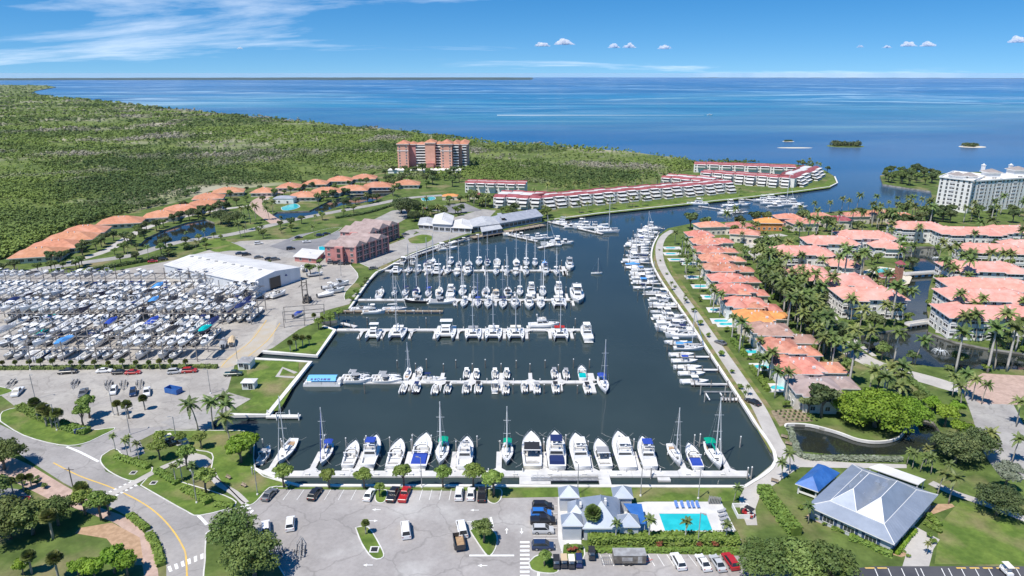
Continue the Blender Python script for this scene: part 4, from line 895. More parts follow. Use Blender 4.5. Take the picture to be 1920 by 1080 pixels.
for a0, a1, wd in (((1612,893),(1648,906),2.0), ((1655,907),(1688,925),2.0), ((1592,913),(1620,925),2.2), ((1636,932),(1664,950),2.0)):
    a, b = G(*a0, LAND+6.2).to_2d()-c, G(*a1, LAND+5.2).to_2d()-c; e = b-a; n_ = Vector((-e.y, e.x)).normalized()*wd/2; mb = MB()
    V8 = [(a+n_).to_3d()+Vector((0,0,4.2)), (a-n_).to_3d()+Vector((0,0,4.2)), (b-n_).to_3d()+Vector((0,0,4.2)), (b+n_).to_3d()+Vector((0,0,4.2)), (a+n_).to_3d()+Vector((0,0,6.2)), (a-n_).to_3d()+Vector((0,0,6.2)), (b-n_).to_3d()+Vector((0,0,5.9)), (b+n_).to_3d()+Vector((0,0,5.9))]
    mb.add(V8, [(4,5,6,7),(0,1,5,4),(1,2,6,5),(2,3,7,6),(3,0,4,7)]); d_ = mb.build('shed_dormer', M['roof_metal'], cl)
    mb = MB(); p = b + e.normalized()*.03; mb.box((p.x,p.y,5.0),(wd*.7,.08,.6),math.atan2(n_.y,n_.x)); mb.build('louvre', M['black_plastic'], d_)
q = ccw([v.to_2d() for v in W([(1492,906),(1534,921),(1574,886),(1534,869)], LAND+3)]); c2 = sum(q, Vector((0,0)))/4
pv = thing('porch_pavilion', (c2.x, c2.y, LAND), 'open porch pavilion with a bright blue hip roof', 'pavilion'); lq = local(q, pv); mb = MB(); hip(mb, lq, 2.9, 2.0, .1, .5, .25); mb.build('roof', [M['roof_blue'], M['trim']], pv)
for p in grow(ccw(lq), -.6): mb = MB(); mb.box((p.x,p.y,.05), (.3,.3,2.7)); mb.build('post', M['trim'], pv)
gq = grow(ccw(lq), -.6)
for i in range(4):
    a, b = gq[i], gq[(i+1)%4]; mid = (a+b)/2; mb = MB(); mb.box((mid.x,mid.y,.5), ((b-a).length,.08,.5), math.atan2((b-a).y,(b-a).x)); mb.build('railing', M['trim'], pv)
q = ccw([v.to_2d() for v in W([(1628,876),(1650,869),(1736,899),(1722,909)], LAND+3)]); c2 = sum(q, Vector((0,0)))/4
pv = thing('walkway_canopy', (c2.x, c2.y, LAND), 'long flat white canopy behind the metal-roofed clubhouse', 'canopy'); lq = local(q, pv); MB().prism(lq, 2.8, 3.0).build('canopy', M['roof_white'], pv)
for p in grow(ccw(lq), -.3): mb = MB(); mb.box((p.x,p.y,.02), (.2,.2,2.8)); mb.build('post', M['trim'], pv)
# --- small buildings
def hut(px, py, L, Wd, H, wm, rm, label, rz=0, flat=True):
    c = G(px, py); root = thing('hut', (c.x, c.y, LAND), label, 'hut', None, R(rz)); q = rect((0,0), L, Wd, 0); MB().prism(q, 0, H, cap=False).build('wall', M[wm], root); mb = MB(); hip(mb, q, H, .5 if flat else 1.6, .3, .5, .2); mb.build('roof', [M[rm], M['trim']], root)
    link('door', WIN['tall'], root, (L*.2, -Wd/2-.04, .1), 0); link('window', WIN['std'], root, (-L*.22, -Wd/2-.04, 1.0), 0)
hut(469,727,4,3,2.6,'stucco_white','roof_white','small white ticket hut on the ramp lawn')
hut(463,688,4.2,5,2.8,'stucco_white','galv','grey utility hut beside the boatyard gate')
hut(535,380,16,9,4.2,'stucco_white','roof_grey','grey-roofed pool house beside the villa pond', flat=False)
hut(895,372,12,8,3.2,'stucco_cream','roof_red','small red-roofed cabana behind the restaurant trees', flat=False); hut(845,374,13,8,3.2,'stucco_cream','roof_orange','small orange-roofed cabana beside the blue pool', flat=False)
c = G(326, 736); root = thing('dumpster_enclosure', (c.x, c.y, LAND), 'bright blue open skip on a pale pad in the trailer car park', 'skip', None, R(-20)); mb = MB()
for x, y, dx, dy in ((0,-1.2,5,.15),(0,1.2,5,.15),(-2.5,0,.15,2.4),(2.5,0,.15,2.4)): mb.box((x,y,.15), (dx,dy,1.7))
mb.box((0,0,.15),(5,2.4,.2)); mb.build('body', M['roof_blue'], root)
# island pool pavilion with its brick tower
c = G(1664, 527); root = thing('pool_pavilion', (c.x, c.y, LAND), 'brick pavilion with red roof beside the island pool', 'pavilion'); q = rect((0,0), 9, 6, 0); MB().prism(q, 0, 3, cap=False).build('wall', M['brick'], root); mb = MB(); hip(mb, q, 3, 1.8, .6); mb.build('roof', [M['roof_red'], M['trim']], root)
c = G(1682, 530); root = thing('lookout_tower', (c.x, c.y, LAND), 'slim brick lookout tower with red pyramid cap on the pool island', 'tower'); mb = MB(); mb.box((0,0,0),(2.8,2.8,8)); mb.build('shaft', M['brick'], root)
for sx in (-1,1):
    for sy in (-1,1): mb = MB(); mb.box((sx*1.2,sy*1.2,8),(.35,.35,1.8)); mb.build('post', M['stucco_cream'], root)
mb = MB(); mb.box((0,0,9.8),(4,4,1.8),top=.02); mb.build('roof', M['roof_red'], root)
sheet('pool_island_deck', [(1622,527),(1618,508),(1650,500),(1690,505),(1710,520),(1705,532),(1670,540),(1640,537)], .08, M['sand'])
sheet('pool_island_deck', [(1600,500),(1595,490),(1560,500),(1575,530)], .05, M['lawn'])
# --- swimming pools
def pool(px, label, cat='pool', shape=True):
    lp = [v.to_2d() for v in W(px)]
    if shape: lp = smooth_line(lp+[lp[0]], 3)[:-1]
    if signed(lp) < 0: lp.reverse()
    c = sum(lp, Vector((0,0)))/len(lp); root = thing('swimming_pool', (c.x, c.y, LAND), label, cat); l2 = [p-c for p in lp]
    MB().prism(l2, .02, .1).build('pool_water', M['pool_water'], root); mb = MB(); strip_mb(mb, grow(l2, .02)+[grow(l2, .02)[0]], .4, .17, .17, 0, -1); mb.build('coping', M['deck_white'], root)
    return root
po = pool([(1236,964),(1324,964),(1336,996),(1247,996)], 'large turquoise club pool behind the clipped hedges', shape=False)
VP_ = [(1462,727,'beside the mauve-roofed villa'),(1429,688,'round, beside the long coral villa'),(1409,660,'largest villa pool, with pale paved surround'),(1362,608,'half hidden by palms beside the brown roof'),(1352,602,'behind the dense villa palms'),(1344,581,'curved, beside the light orange villa'),(1332,557,'pale blue, beside the white coral villa'),(1313,537,'small, under the stepped coral roofs'),(1300,520,'narrow, mid-way along the villas'),(1291,494,'kidney-shaped, by the bend of the promenade'),(1267,487,'bright oval near the bend'),(1258,476,'tiny, second from the far end'),(1257,465,'tiny, at the far end of the promenade')]
for px, py, where in VP_:
    s = .954*(py-137.5)/99; den = .954*(py-137.5); rx = 3.0*s; ry = 1.9*den*den/126720; sheet('pool_terrace', [(px-rx*1.6,py-ry*1.7),(px+rx*1.9,py-ry*1.7),(px+rx*2.2,py+ry*1.8),(px-rx*1.2,py+ry*1.8)], .045+.002*rnd.random(), M['deck_white'])
    pool([(px+rx*math.cos(a), py+ry*math.sin(a)*(1+.25*math.cos(2*a))) for a in [k*math.pi/4 for k in range(8)]], f'turquoise villa pool, {where}')
pool([(1640,506),(1665,503),(1668,512),(1645,516)], 'pale blue pool on the canal island'); pool([(528,389),(552,382),(562,388),(545,394),(530,394)], 'turquoise pool beside the villa pond'); pool([(598,463),(612,462),(610,470),(600,472)], 'small turquoise pool beside the pink apartments'); pool([(790,372),(812,369),(815,374),(795,377)], 'small turquoise pool behind the shore trees')
# --- foot bridges over the canal
for a, b, lab in (((1694,517),(1756,513),'white arched footbridge to the pool island'),((1700,612),(1748,605),'low pale footbridge where the canal meets the lake')):
    p, q = G(*a).to_2d(), G(*b).to_2d(); c = (p+q)/2; e = q-p; ln = e.length; root = thing('footbridge', (c.x, c.y, LAND), lab, 'bridge', None, math.atan2(e.y, e.x)); mb = MB(); mb.box((0,0,.25),(ln,2.6,.35)); mb.build('deck', M['path'], root)
    for s_ in (-1, 1): mb = MB(); mb.box((0,s_*1.25,.6),(ln,.12,.9)); mb.build('railing', M['trim'], root)
    for k in range(5): mb = MB(); mb.box((-ln/2+ln*(k+.5)/5,0,-2),(.4,2,2.3)); mb.build('pier', M['wall_cap'], root)

for px, py, lab in ((1755,486,'spraying fountain at the far end of the canal'),(1762,662,'spraying fountain in the lake below the condominiums')):
    p = G(px, py, LAND-.75); root = thing('fountain', (p.x,p.y,LAND-.75), lab, 'fountain'); mb = MB()
    for k in range(26):
        a = k*2.399; v_ = .7+.5*rnd.random(); pts = [(math.cos(a)*2.6*v_*t, math.sin(a)*2.6*v_*t, .1+5.2*v_*t*(1-t)) for t in (0,.15,.3,.5,.7,.85,1)]; mb.tube(pts, .05, 3)
    mb.build('water_jet', M['foam'], root); mb = MB(); mb.lathe([(.5,-.2),(.5,.15),(.2,.25)],8); mb.build('nozzle', M['black_plastic'], root)
# ------------------------------------------------------------------ docks
PILE = {}
for nm, m, h in (('tall','pile_grey',5.6),('dark','pile_dark',5.2),('low','pile_grey',3.4)):
    mb = MB(); mb.lathe([(.17,-1.5),(.17,h-2.0)], 7); a_ = mb.mesh('piling', M[m]); mb = MB(); mb.lathe([(.2,h-2.02),(.19,h-1.85),(.02,h-1.65)], 7); PILE[nm] = [('shaft', a_), ('pile_cap', mb.mesh('pile_cap', M['white_cap']))]
def piling(p, kind, anchor, key):
    o = inst(PILE[kind], 'mooring_pile', (p[0], p[1], 0), '', 'pile', 'mooring piles', rz=rnd.random()*6, scale=(1,1,.85+.25*rnd.random()))
    rank('pile'+key, o, {'tall':'grey white-capped mooring pile','dark':'dark white-capped mooring pile','low':'short grey mooring pile'}[kind], 'pile from its shore end', anchor, abs(p[0]) if key == 'x' else p[0])
    return o
def dock(name, label, y, x0, x1, wd, fingers, m='deck_white', z=.55, rz=0):
    """floating dock along x at world y; fingers: (x, length, width), negative length towards the camera"""
    root = thing(name, ((x0+x1)/2, y, 0), label, 'dock'); cx = (x0+x1)/2
    n = max(1, int((x1-x0)/6.0)); sl = (x1-x0)/n
    for k in range(n): mb = MB(); mb.box((x0+sl*(k+.5)-cx, 0, z-.45), (sl-.06, wd, .45)); s_ = mb.build('deck_section', M[m], root)
    for (fx, ln, fw) in fingers:
        mb = MB(); mb.box((fx-cx, math.copysign(wd/2+.02, ln)+ln/2, z-.45), (fw, abs(ln), .43)); f = mb.build('finger', M[m], root)
        t_ = 1.3; sgn = math.copysign(1, ln); y0 = sgn*(wd/2+.03); mb = MB()
        mb.add([(fx-cx-fw/2-t_, y0, z-.04), (fx-cx+fw/2+t_, y0, z-.04), (fx-cx+fw/2, y0+sgn*t_, z-.04), (fx-cx-fw/2, y0+sgn*t_, z-.04)], [(0,1,2,3) if sgn > 0 else (3,2,1,0)]); mb.build('gusset', M[m], f)
    for k in range(int((x1-x0)/9)):
        mb = MB(); mb.box((x0+4.5+9*k-cx, -wd*.28, z), (1.1, .5, .45)); mb.build('dock_box', M['gel_deck'], root)
        mb = MB(); mb.box((x0+6.5+9*k-cx, wd*.3, z), (.22, .22, 1.0)); mb.build('power_pedestal', M['trim'], root)
    return root
def gy(py, z=.5): return G(960, py, z).y
def gx(px, py, z=.5): return G(px, py, z).x
yF = gy(888); FF = [gx(x, 884) for x in (505,583,668,760,848,935,1022,1109,1199,1285,1368)]
dock('floating_dock', 'long white front dock beside the lawn and car park', yF, gx(481,888), gx(1404,888), 2.6, [(x, 9.5, 1.5) for x in FF])
for x in FF: piling((x+.2, yF+11.5), 'tall', 'along the front dock', 'f')
for px in (500,535,612,652,690,733,775,810,895,1018,1060,1165,1215,1300,1310,1385): piling((gx(px,835,0), gy(842,0)+rnd.uniform(-1.5,1.5)), 'tall', 'beyond the front dock boats', 'f2')
for px in (482,1216,1394,1401): piling((gx(px,886,0), yF-1.6), 'tall', 'inshore of the front dock', 'f3')
mb = MB(); gw = thing('gangway', (gx(1062,905), gy(900), 0), 'aluminium truss gangway down to the front dock', 'gangway')
for s_ in (-1,1):
    mb = MB(); mb.tube([(-9,s_*.7,1.5),(9,s_*.7,1.5)], .05, 4); mb.tube([(-9,s_*.7,.7),(9,s_*.7,.7)], .05, 4)
    for k in range(9): mb.tube([(-9+2*k,s_*.7,.7),(-8+2*k,s_*.7,1.5)], .035, 4); mb.tube([(-8+2*k,s_*.7,1.5),(-7+2*k,s_*.7,.7)], .035, 4)
    mb.build('truss', M['steel'], gw)
mb = MB(); mb.box((0,0,.62),(18,1.3,.08)); mb.build('walkway', M['galv'], gw)
mb = MB(); mb.box((-8,-.3,.2),(8,3.4,.45)); mb.build('landing', M['deck_white'], gw); mb = MB(); mb.box((9.8,-1.0,.5),(3,6.5,.5)); mb.build('landing', M['deck_white'], gw)
yA = gy(716); FA = [gx(x, 716) for x in (773,827,883,939,995,1050)]
dock('floating_dock', 'white pier of small open boats nearest the front dock', yA, gx(578,716), gx(1112,716), 2.0, [(x, 6.2, 1.3) for x in FA]+[(x, -5.5, 1.1) for x in FA]+[(gx(1110,716), 6, 2.4), (gx(1106,716), -7, 2.6)])
for x in FA: piling((x, yA+9), 'dark', 'behind the open-boat pier', 'a')
for px in (745,800,855,910,968,1022,1075,1105): piling((gx(px,690,0), gy(690,0)), 'dark', 'out behind the open boats', 'a1')
for px in (685,770,823,880,935,962,990,1020,1050,1082): piling((gx(px,736,0), gy(738,0)), 'dark', 'before the open-boat pier', 'a2')
yB = gy(618); FB = [gx(x, 620) for x in (680,722,773,818,860,905,946,987,1030,1070)]
dock('floating_dock', 'white catamaran pier in the middle of the basin', yB, gx(632,618), gx(1092,618), 2.2, [(x, -8.5, 1.2) for x in FB])
for x in FB: piling((x+.9, yB-11), 'dark', 'at the catamaran finger ends', 'b')
for px in (800,1078,690): piling((gx(px,608,0), gy(610,0)), 'dark', 'behind the catamaran pier', 'b1')
yC = gy(562); FC = [gx(x, 560) for x in (710,760,805,850,880,922,966,1009,1064)]
dock('floating_dock', 'crowded white sailing-boat pier, second from the channel', yC, gx(668,562), gx(1068,562), 2.2, [(x, 8, 1.1) for x in FC]+[(x+2, -7, 1.1) for x in FC[3:]])
for x in FC: piling((x, yC+11), 'dark', 'behind the second sailing-boat pier', 'c')
for px in (858,905,955,980,1005,1030,1070): piling((gx(px,580,0), gy(580,0)), 'dark', 'before the second sailing-boat pier', 'c1')
yD = gy(507); FD = [gx(x, 507) for x in (762,795,830,868,905,942,978,1014,1052)]
dock('floating_dock', 'white sailing-boat pier farthest out toward the channel', yD, gx(722,507), gx(1062,507), 2.2, [(x, 8, 1.0) for x in FD]+[(x+1.5, -7, 1.0) for x in FD]+[(gx(1056,507), 7, 2.8), (gx(1058,507), -7, 2.8)])
for x in FD: piling((x+1, yD+11), 'dark', 'behind the outermost pier', 'd')
for x in FD[::2]: piling((x+2, yD-11), 'dark', 'before the outermost pier', 'd1')
yW = gy(585); w_ = dock('timber_pier', 'narrow weathered timber pier jutting from the boatyard', yW, gx(640,585), gx(830,587), 1.6, [], 'timber', 1.1)
for k in range(12): piling((gx(650+16*k,585,0), yW-.95), 'low', 'along the narrow timber pier', 'w')
for nm, a, b, lab in (('jetty', (500,780),(563,780),'white concrete jetty at the boat ramp mouth'),):
    p, q = G(*a,.9), G(*b,.9); c = (p+q)/2; root = thing(nm, (c.x,c.y,0), lab, 'jetty'); mb = MB(); mb.box((0,0,.5),((q-p).length,1.6,.5)); mb.build('deck', M['wall_cap'], root)
    for k in range(4):
        mb = MB(); mb.lathe([(.2,-1.5),(.2,2.2),(.05,2.5)], 7); o = mb.build('post', M['white_cap'], root); o.location = (-(q-p).length/2+k*(q-p).length/3.05, .95*(-1)**k, 0)
def plank_dock(a, b, wd, label, m='deck_white', z=.9, legs=6, name='dock'):
    p, q = G(*a, z), G(*b, z); c = (p+q)/2; e = q-p; root = thing(name, (c.x,c.y,0), label, 'dock', None, math.atan2(e.y,e.x)); ln = e.length
    n = max(1, int(ln/5))
    for k in range(n): mb = MB(); mb.box((-ln/2+ln*(k+.5)/n,0,z-.35),(ln/n-.05,wd,.35)); mb.build('deck_section', M[m], root)
    for k in range(legs):
        for s_ in (-1,1): mb = MB(); mb.lathe([(.16,-1.5),(.16,z+.9),(.03,z+1.05)],6); o = mb.build('post', M['pile_dark'], root); o.location = (-ln/2+ln*(k+.5)/legs, s_*(wd/2+.2), 0)
    return root
plank_dock((700,505),(840,458),2.4,'white fuel dock following the shore drive',legs=10); plank_dock((740,492),(880,445),1.2,'narrow railed walkway beside the fuel dock','galv',1.8,8)
plank_dock((885,445),(1020,421),5,'timber terrace deck in front of the waterside restaurant','timber',1.5,14); plank_dock((945,438),(1008,452),1.8,'short dock of small boats below the restaurant'); plank_dock((1010,464),(1074,452),2.6,'white T-dock out in the basin below the restaurant')
plank_dock((1028,415),(1130,438),2.0,'channel dock with sportfishing boats tied along it'); plank_dock((1310,386),(1395,398),2.0,'dock across the channel mouth'); plank_dock((1360,400),(1402,396),1.6,'cross dock joined to the channel-mouth dock'); plank_dock((1390,372),(1500,386),2.0,'far marina dock below the end terrace')
plank_dock((640,605),(668,612),1.6,'sloping white gangway at the catamaran pier','deck_white',1.2,2)

# ------------------------------------------------------------------ boats (bow towards +y)
def hb(t, B, stern=.86, p=2.2, k=.52):
    if t < k: return B/2*(stern+(1-stern)*math.sin(t/k*math.pi/2))
    return B/2*max(.015, 1-((t-k)/(1-k))**p)
def hull_mesh(L, B, H, stern=.86, p=2.2, k=.52, n=11, draft=.4, flare=.82):
    mb = MB(); rings = []
    for i in range(n):
        t = i/(n-1); y = -L/2+L*t; b = hb(t, B, stern, p, k); zs = H*(.9+.32*t*t); yb = y - (.06*L*max(0, t-.7)/.3)
        rings.append([(-b, y, zs), (-b*.97, (y+yb)/2, zs*.62), (-b*flare, yb, .05), (0, yb, -draft), (b*flare, yb, .05), (b*.97, (y+yb)/2, zs*.62), (b, y, zs)])
    mb.loft(rings, close=False, cap0=True, cap1=False); return mb
def sheer(t, H): return H*(.9+.32*t*t)
def deck_mesh(L, B, H, c0=None, c1=None, sidew=.35, depth=.5, stern=.86, p=2.2, k=.52, n=15):
    """deck with a sunken cockpit between stations c0 and c1"""
    ts = sorted(set([i/(n-1) for i in range(n)] + ([c0, c1] if c0 is not None else []))); mb = MB(); fl = MB(); ins = lambda b: max(b-sidew, b*.3)
    for a, c in zip(ts, ts[1:]):
        ya, yc = -L/2+L*a, -L/2+L*c; ba, bc = hb(a,B,stern,p,k)*.985, hb(c,B,stern,p,k)*.985; za, zc = sheer(a,H)-.03, sheer(c,H)-.03
        if c0 is not None and a >= c0-1e-6 and c <= c1+1e-6:
            ia, ic = ins(ba), ins(bc)
            for s_ in (-1, 1):
                q = [(s_*ia,ya,za),(s_*ba,ya,za),(s_*bc,yc,zc),(s_*ic,yc,zc)]; mb.quad(*(q if s_ > 0 else q[::-1]))
                q = [(s_*ia,ya,za-depth),(s_*ia,ya,za),(s_*ic,yc,zc),(s_*ic,yc,zc-depth)]; mb.quad(*(q if s_ > 0 else q[::-1]))
            fl.quad((-ia,ya,za-depth),(ia,ya,za-depth),(ic,yc,zc-depth),(-ic,yc,zc-depth))
            if abs(a-c0) < 1e-6: mb.quad((-ia,ya,za),(ia,ya,za),(ia,ya,za-depth),(-ia,ya,za-depth))
            if abs(c-c1) < 1e-6: mb.quad((ic,yc,zc),(-ic,yc,zc),(-ic,yc,zc-depth),(ic,yc,zc-depth))
        else: mb.quad((-ba,ya,za),(ba,ya,za),(bc,yc,zc),(-bc,yc,zc))
    return mb, fl
def rail_mesh(L, B, H, t0=.55, h=.55, **kw):
    mb = MB(); P1 = [(hb(t,B,**kw)*.95, -L/2+L*t, sheer(t,H)+h) for t in [t0+(1-t0)*i/6 for i in range(7)]]; P1[-1] = (0, L/2+.15, sheer(1,H)+h); pts = [(P1[0][0],P1[0][1],P1[0][2]-h)]+P1+[(-x,y,z) for x,y,z in P1[-2::-1]]+[(-P1[0][0],P1[0][1],P1[0][2]-h)]
    mb.tube(pts, .035, 4)
    for x,y,z in P1[1:-1:2]:
        for s_ in (-1,1): mb.tube([(s_*x,y,z),(s_*x,y,z-h)], .03, 4)
    return mb
def cabin(mb, y0, y1, w0, w1, z, h, slope=.35, aft=.05, mi=0, tw=.84):
    """deck house: y0 aft, y1 forward; its front leans back"""
    ln = y1-y0
    mb.add([(-w0/2,y0,z),(w0/2,y0,z),(w1/2,y1,z),(-w1/2,y1,z),(-w0/2*tw,y0+ln*aft,z+h),(w0/2*tw,y0+ln*aft,z+h),(w1/2*tw,y1-h*slope*2.2,z+h),(-w1/2*tw,y1-h*slope*2.2,z+h)], [(4,5,6,7),(0,1,5,4),(1,2,6,5),(2,3,7,6),(3,0,4,7)], mi)
def window_band(y0, y1, w0, w1, z, h, slope, aft, lo, hi, tw=.84):
    mb = MB(); ln = y1-y0
    def ring(f, off):
        zz = z+h*f; k = 1-(1-tw)*f
        a = [(-w0/2*k-off, y0+ln*aft*f-off), (w0/2*k+off, y0+ln*aft*f-off), (w1/2*k+off, y1-h*slope*2.2*f+off), (-w1/2*k-off, y1-h*slope*2.2*f+off)]
        return [(x,y,zz) for x,y in a]
    A, B_ = ring(lo,.02), ring(hi,.02)
    for i in range(4):
        j = (i+1)%4; q = []
        for t in (.07,.48,.52,.93) if i in (1,3) else (.08,.92): q.append(t)
        for t0, t1 in zip(q[::2], q[1::2]):
            l = lambda P, Q, t: tuple(P[m_]+(Q[m_]-P[m_])*t for m_ in range(3))
            mb.quad(l(A[i],A[j],t0), l(A[i],A[j],t1), l(B_[i],B_[j],t1), l(B_[i],B_[j],t0))
    return mb
def T_sail(L, hullc='gelcoat'):
    B = L*.3; H = 1.15+L*.01; kw = dict(stern=.62, p=1.9, k=.45); T = []
    hm = hull_mesh(L, B, H, draft=.6, flare=.74, **kw); T.append(('hull', hm.mesh('hull', M['gel_color'], True)))
    d, f = deck_mesh(L, B, H, .1, .34, B*.16, .45, **kw); T += [('deck', d.mesh('deck', M['gelcoat'])), ('cockpit_floor', f.mesh('cockpit_floor', M['teak']))]
    c = MB(); cabin(c, -L*.15, L*.22, B*.56, B*.36, sheer(.5,H)-.05, .5, .5, .02); wb = window_band(-L*.15, L*.22, B*.56, B*.36, sheer(.5,H)-.05, .5, .5, .02, .3, .75); hat = MB(); hat.box((0,L*.26,sheer(.75,H)-.02),(.6,.6,.1)); hat.box((0,L*.05,sheer(.5,H)+.45),(.6,.6,.08))
    T.append(('cabin', c.mesh('cabin', M['gelcoat']), [('cabin_window', wb.mesh('cabin_window', M['boat_window'])), ('hatch', hat.mesh('hatch', M['boat_window']))]))
    mh = L*1.28; my = L*.1; z0 = sheer(.6,H)+.3; m_ = MB(); m_.tube([(0,my,z0),(0,my,z0+mh)], [.15,.12], 6); sp = MB()
    for fz in (.42,.7): sp.tube([(-B*.3,my-.1,z0+mh*fz),(0,my,z0+mh*fz+.05),(B*.3,my-.1,z0+mh*fz)], .05, 4)
    st = MB()
    for pts in (((0,L*.49,sheer(1,H)),(0,my,z0+mh*.97)), ((0,-L*.49,sheer(0,H)),(0,my,z0+mh*.99)), ((B*.46,my-.3,sheer(.6,H)),(0,my,z0+mh*.97)), ((-B*.46,my-.3,sheer(.6,H)),(0,my,z0+mh*.97))): st.tube(pts, .026, 3)
    T.append(('mast', m_.mesh('mast', M['mast_alu']), [('spreader', sp.mesh('spreader', M['mast_alu'])), ('rigging', st.mesh('rigging', M['steel']))]))
    bo = MB(); bo.tube([(0,my-.1,z0+1.2),(0,-L*.28,z0+1.15)], .09, 5); sc_ = MB(); sc_.tube([(0,my-.15,z0+1.55),(0,-L*.1,z0+1.38),(0,-L*.27,z0+1.3)], [.26,.22,.13], 6); T.append(('boom', bo.mesh('boom', M['mast_alu']), [('sail_cover', sc_.mesh('sail_cover', M['canvas']))]))
    fj = MB(); fj.tube([(0,L*.47,sheer(1,H)+.5),(0,my+.3,z0+mh*.9)], [.11,.05], 5); T.append(('furled_jib', fj.mesh('furled_jib', M['canvas'])))
    bm = MB(); zb = sheer(.2,H)+1.75; rg = []
    for x, dz in ((-B*.36,-.18),(-B*.2,.02),(0,.08),(B*.2,.02),(B*.36,-.18)): rg.append([(x,-L*.44,zb+dz-.06),(x,-L*.33,zb+dz+.05),(x,-L*.2,zb+dz)])
    bm.loft(rg, close=False, cap0=False, cap1=False); le = MB()
    for x in (-B*.35,B*.35):
        for y in (-L*.42,-L*.22): le.tube([(x,y,sheer(.2,H)),(x,y,zb-.15)], .025, 4)
    T.append(('bimini', bm.mesh('bimini', M['canvas']), [('bimini_frame', le.mesh('bimini_frame', M['steel']))]))
    T.append(('bow_rail', rail_mesh(L, B, H, .7, .5, **kw).mesh('bow_rail', M['steel'])))
    return T
def T_fly(L, top=True):
    B = L*.31; H = 1.55+L*.02; T = []; T.append(('hull', hull_mesh(L, B, H, p=2.4).mesh('hull', M['gel_color'], True)))
    d, f = deck_mesh(L, B, H, .05, .27, B*.1, .7); T += [('deck', d.mesh('deck', M['gelcoat'])), ('cockpit_floor', f.mesh('cockpit_floor', M['gel_deck']))]
    z = sheer(.4,H)-.1; a = (-L*.23, L*.22, B*.8, B*.56); c = MB(); cabin(c, *a, z, 1.55, .55, .02); fw = MB(); cabin(fw, L*.1, L*.36, B*.54, B*.3, z+.1, .55, .9, 0)
    hs_ = MB(); hs_.box((0,L*.34,sheer(.85,H)-.02),(.7,.7,.1))
    T.append(('cabin', c.mesh('cabin', M['gelcoat']), [('cabin_window', window_band(*a, z, 1.55, .55, .02, .42, .86).mesh('cabin_window', M['boat_window'])), ('trunk', fw.mesh('trunk', M['gelcoat'])), ('hatch', hs_.mesh('hatch', M['boat_window']))]))
    zf = z+1.56; fb = MB()
    cabin(fb, -L*.2, L*.07, B*.66, B*.5, zf, .12, .2, .0); 
    for s_ in (-1,1): fb.box((s_*B*.3, -L*.06, zf+.1),(.12, L*.25, .6))
    fb.box((0, L*.055, zf+.1),(B*.5,.15,.75)); ws = MB(); ws.quad((-B*.25,L*.075,zf+.8),(B*.25,L*.075,zf+.8),(B*.22,L*.03,zf+1.25),(-B*.22,L*.03,zf+1.25))
    seat = MB(); seat.box((0,-L*.03,zf+.1),(1.5,.6,.9)); bench = MB(); bench.box((0,-L*.15,zf+.1),(B*.5,.6,.5))
    T.append(('flybridge', fb.mesh('flybridge', M['gelcoat']), [('windscreen', ws.mesh('windscreen', M['boat_window'])), ('helm_seat', seat.mesh('helm_seat', M['cushion'])), ('bench', bench.mesh('bench', M['cushion']))]))
    ht = MB(); zz = zf+2.0; ht.box((0,-L*.06,zz),(B*.6,L*.2,.12),top=.9); lg = MB()
    for x in (-B*.28,B*.28):
        for y in (-L*.14,L*.03): lg.tube([(x,y,zf+.1),(x,y,zz)], .04, 4)
    T.append(('bimini', ht.mesh('bimini', M['canvas']), [('bimini_frame', lg.mesh('bimini_frame', M['steel']))]))
    ar = MB(); ar.tube([(-B*.36,-L*.2,zf),(-B*.32,-L*.23,zf+1.9),(B*.32,-L*.23,zf+1.9),(B*.36,-L*.2,zf)], .1, 5); dm = MB(); dm.v = []; dm.lathe([(.02,zf+2.35),(.3,zf+2.3),(.3,zf+2.0),(.05,zf+1.9)], 8); dm.v = [(x,y-L*.23,z) for x,y,z in dm.v]; T.append(('radar_arch', ar.mesh('radar_arch', M['gelcoat']), [('radar_dome', dm.mesh('radar_dome', M['gelcoat']))]))
    cv = MB(); cv.box((0,-L*.36,sheer(.1,H)-.1),(B*.74,L*.2,.85),top=.88); T.append(('aft_canvas', cv.mesh('aft_canvas', M['canvas'])))
    T.append(('bow_rail', rail_mesh(L, B, H, .5, .7, p=2.4).mesh('bow_rail', M['steel']))); pl = MB(); pl.box((0,-L*.525,.25),(B*.75,L*.06,.12)); T.append(('swim_platform', pl.mesh('swim_platform', M['gel_deck'])))
    ft = MB(); ft.box((0,L*.205,z+.85),(B*.5,.1,.5)); T.append(('windscreen_cover', ft.mesh('windscreen_cover', M['canvas'])))
    return T
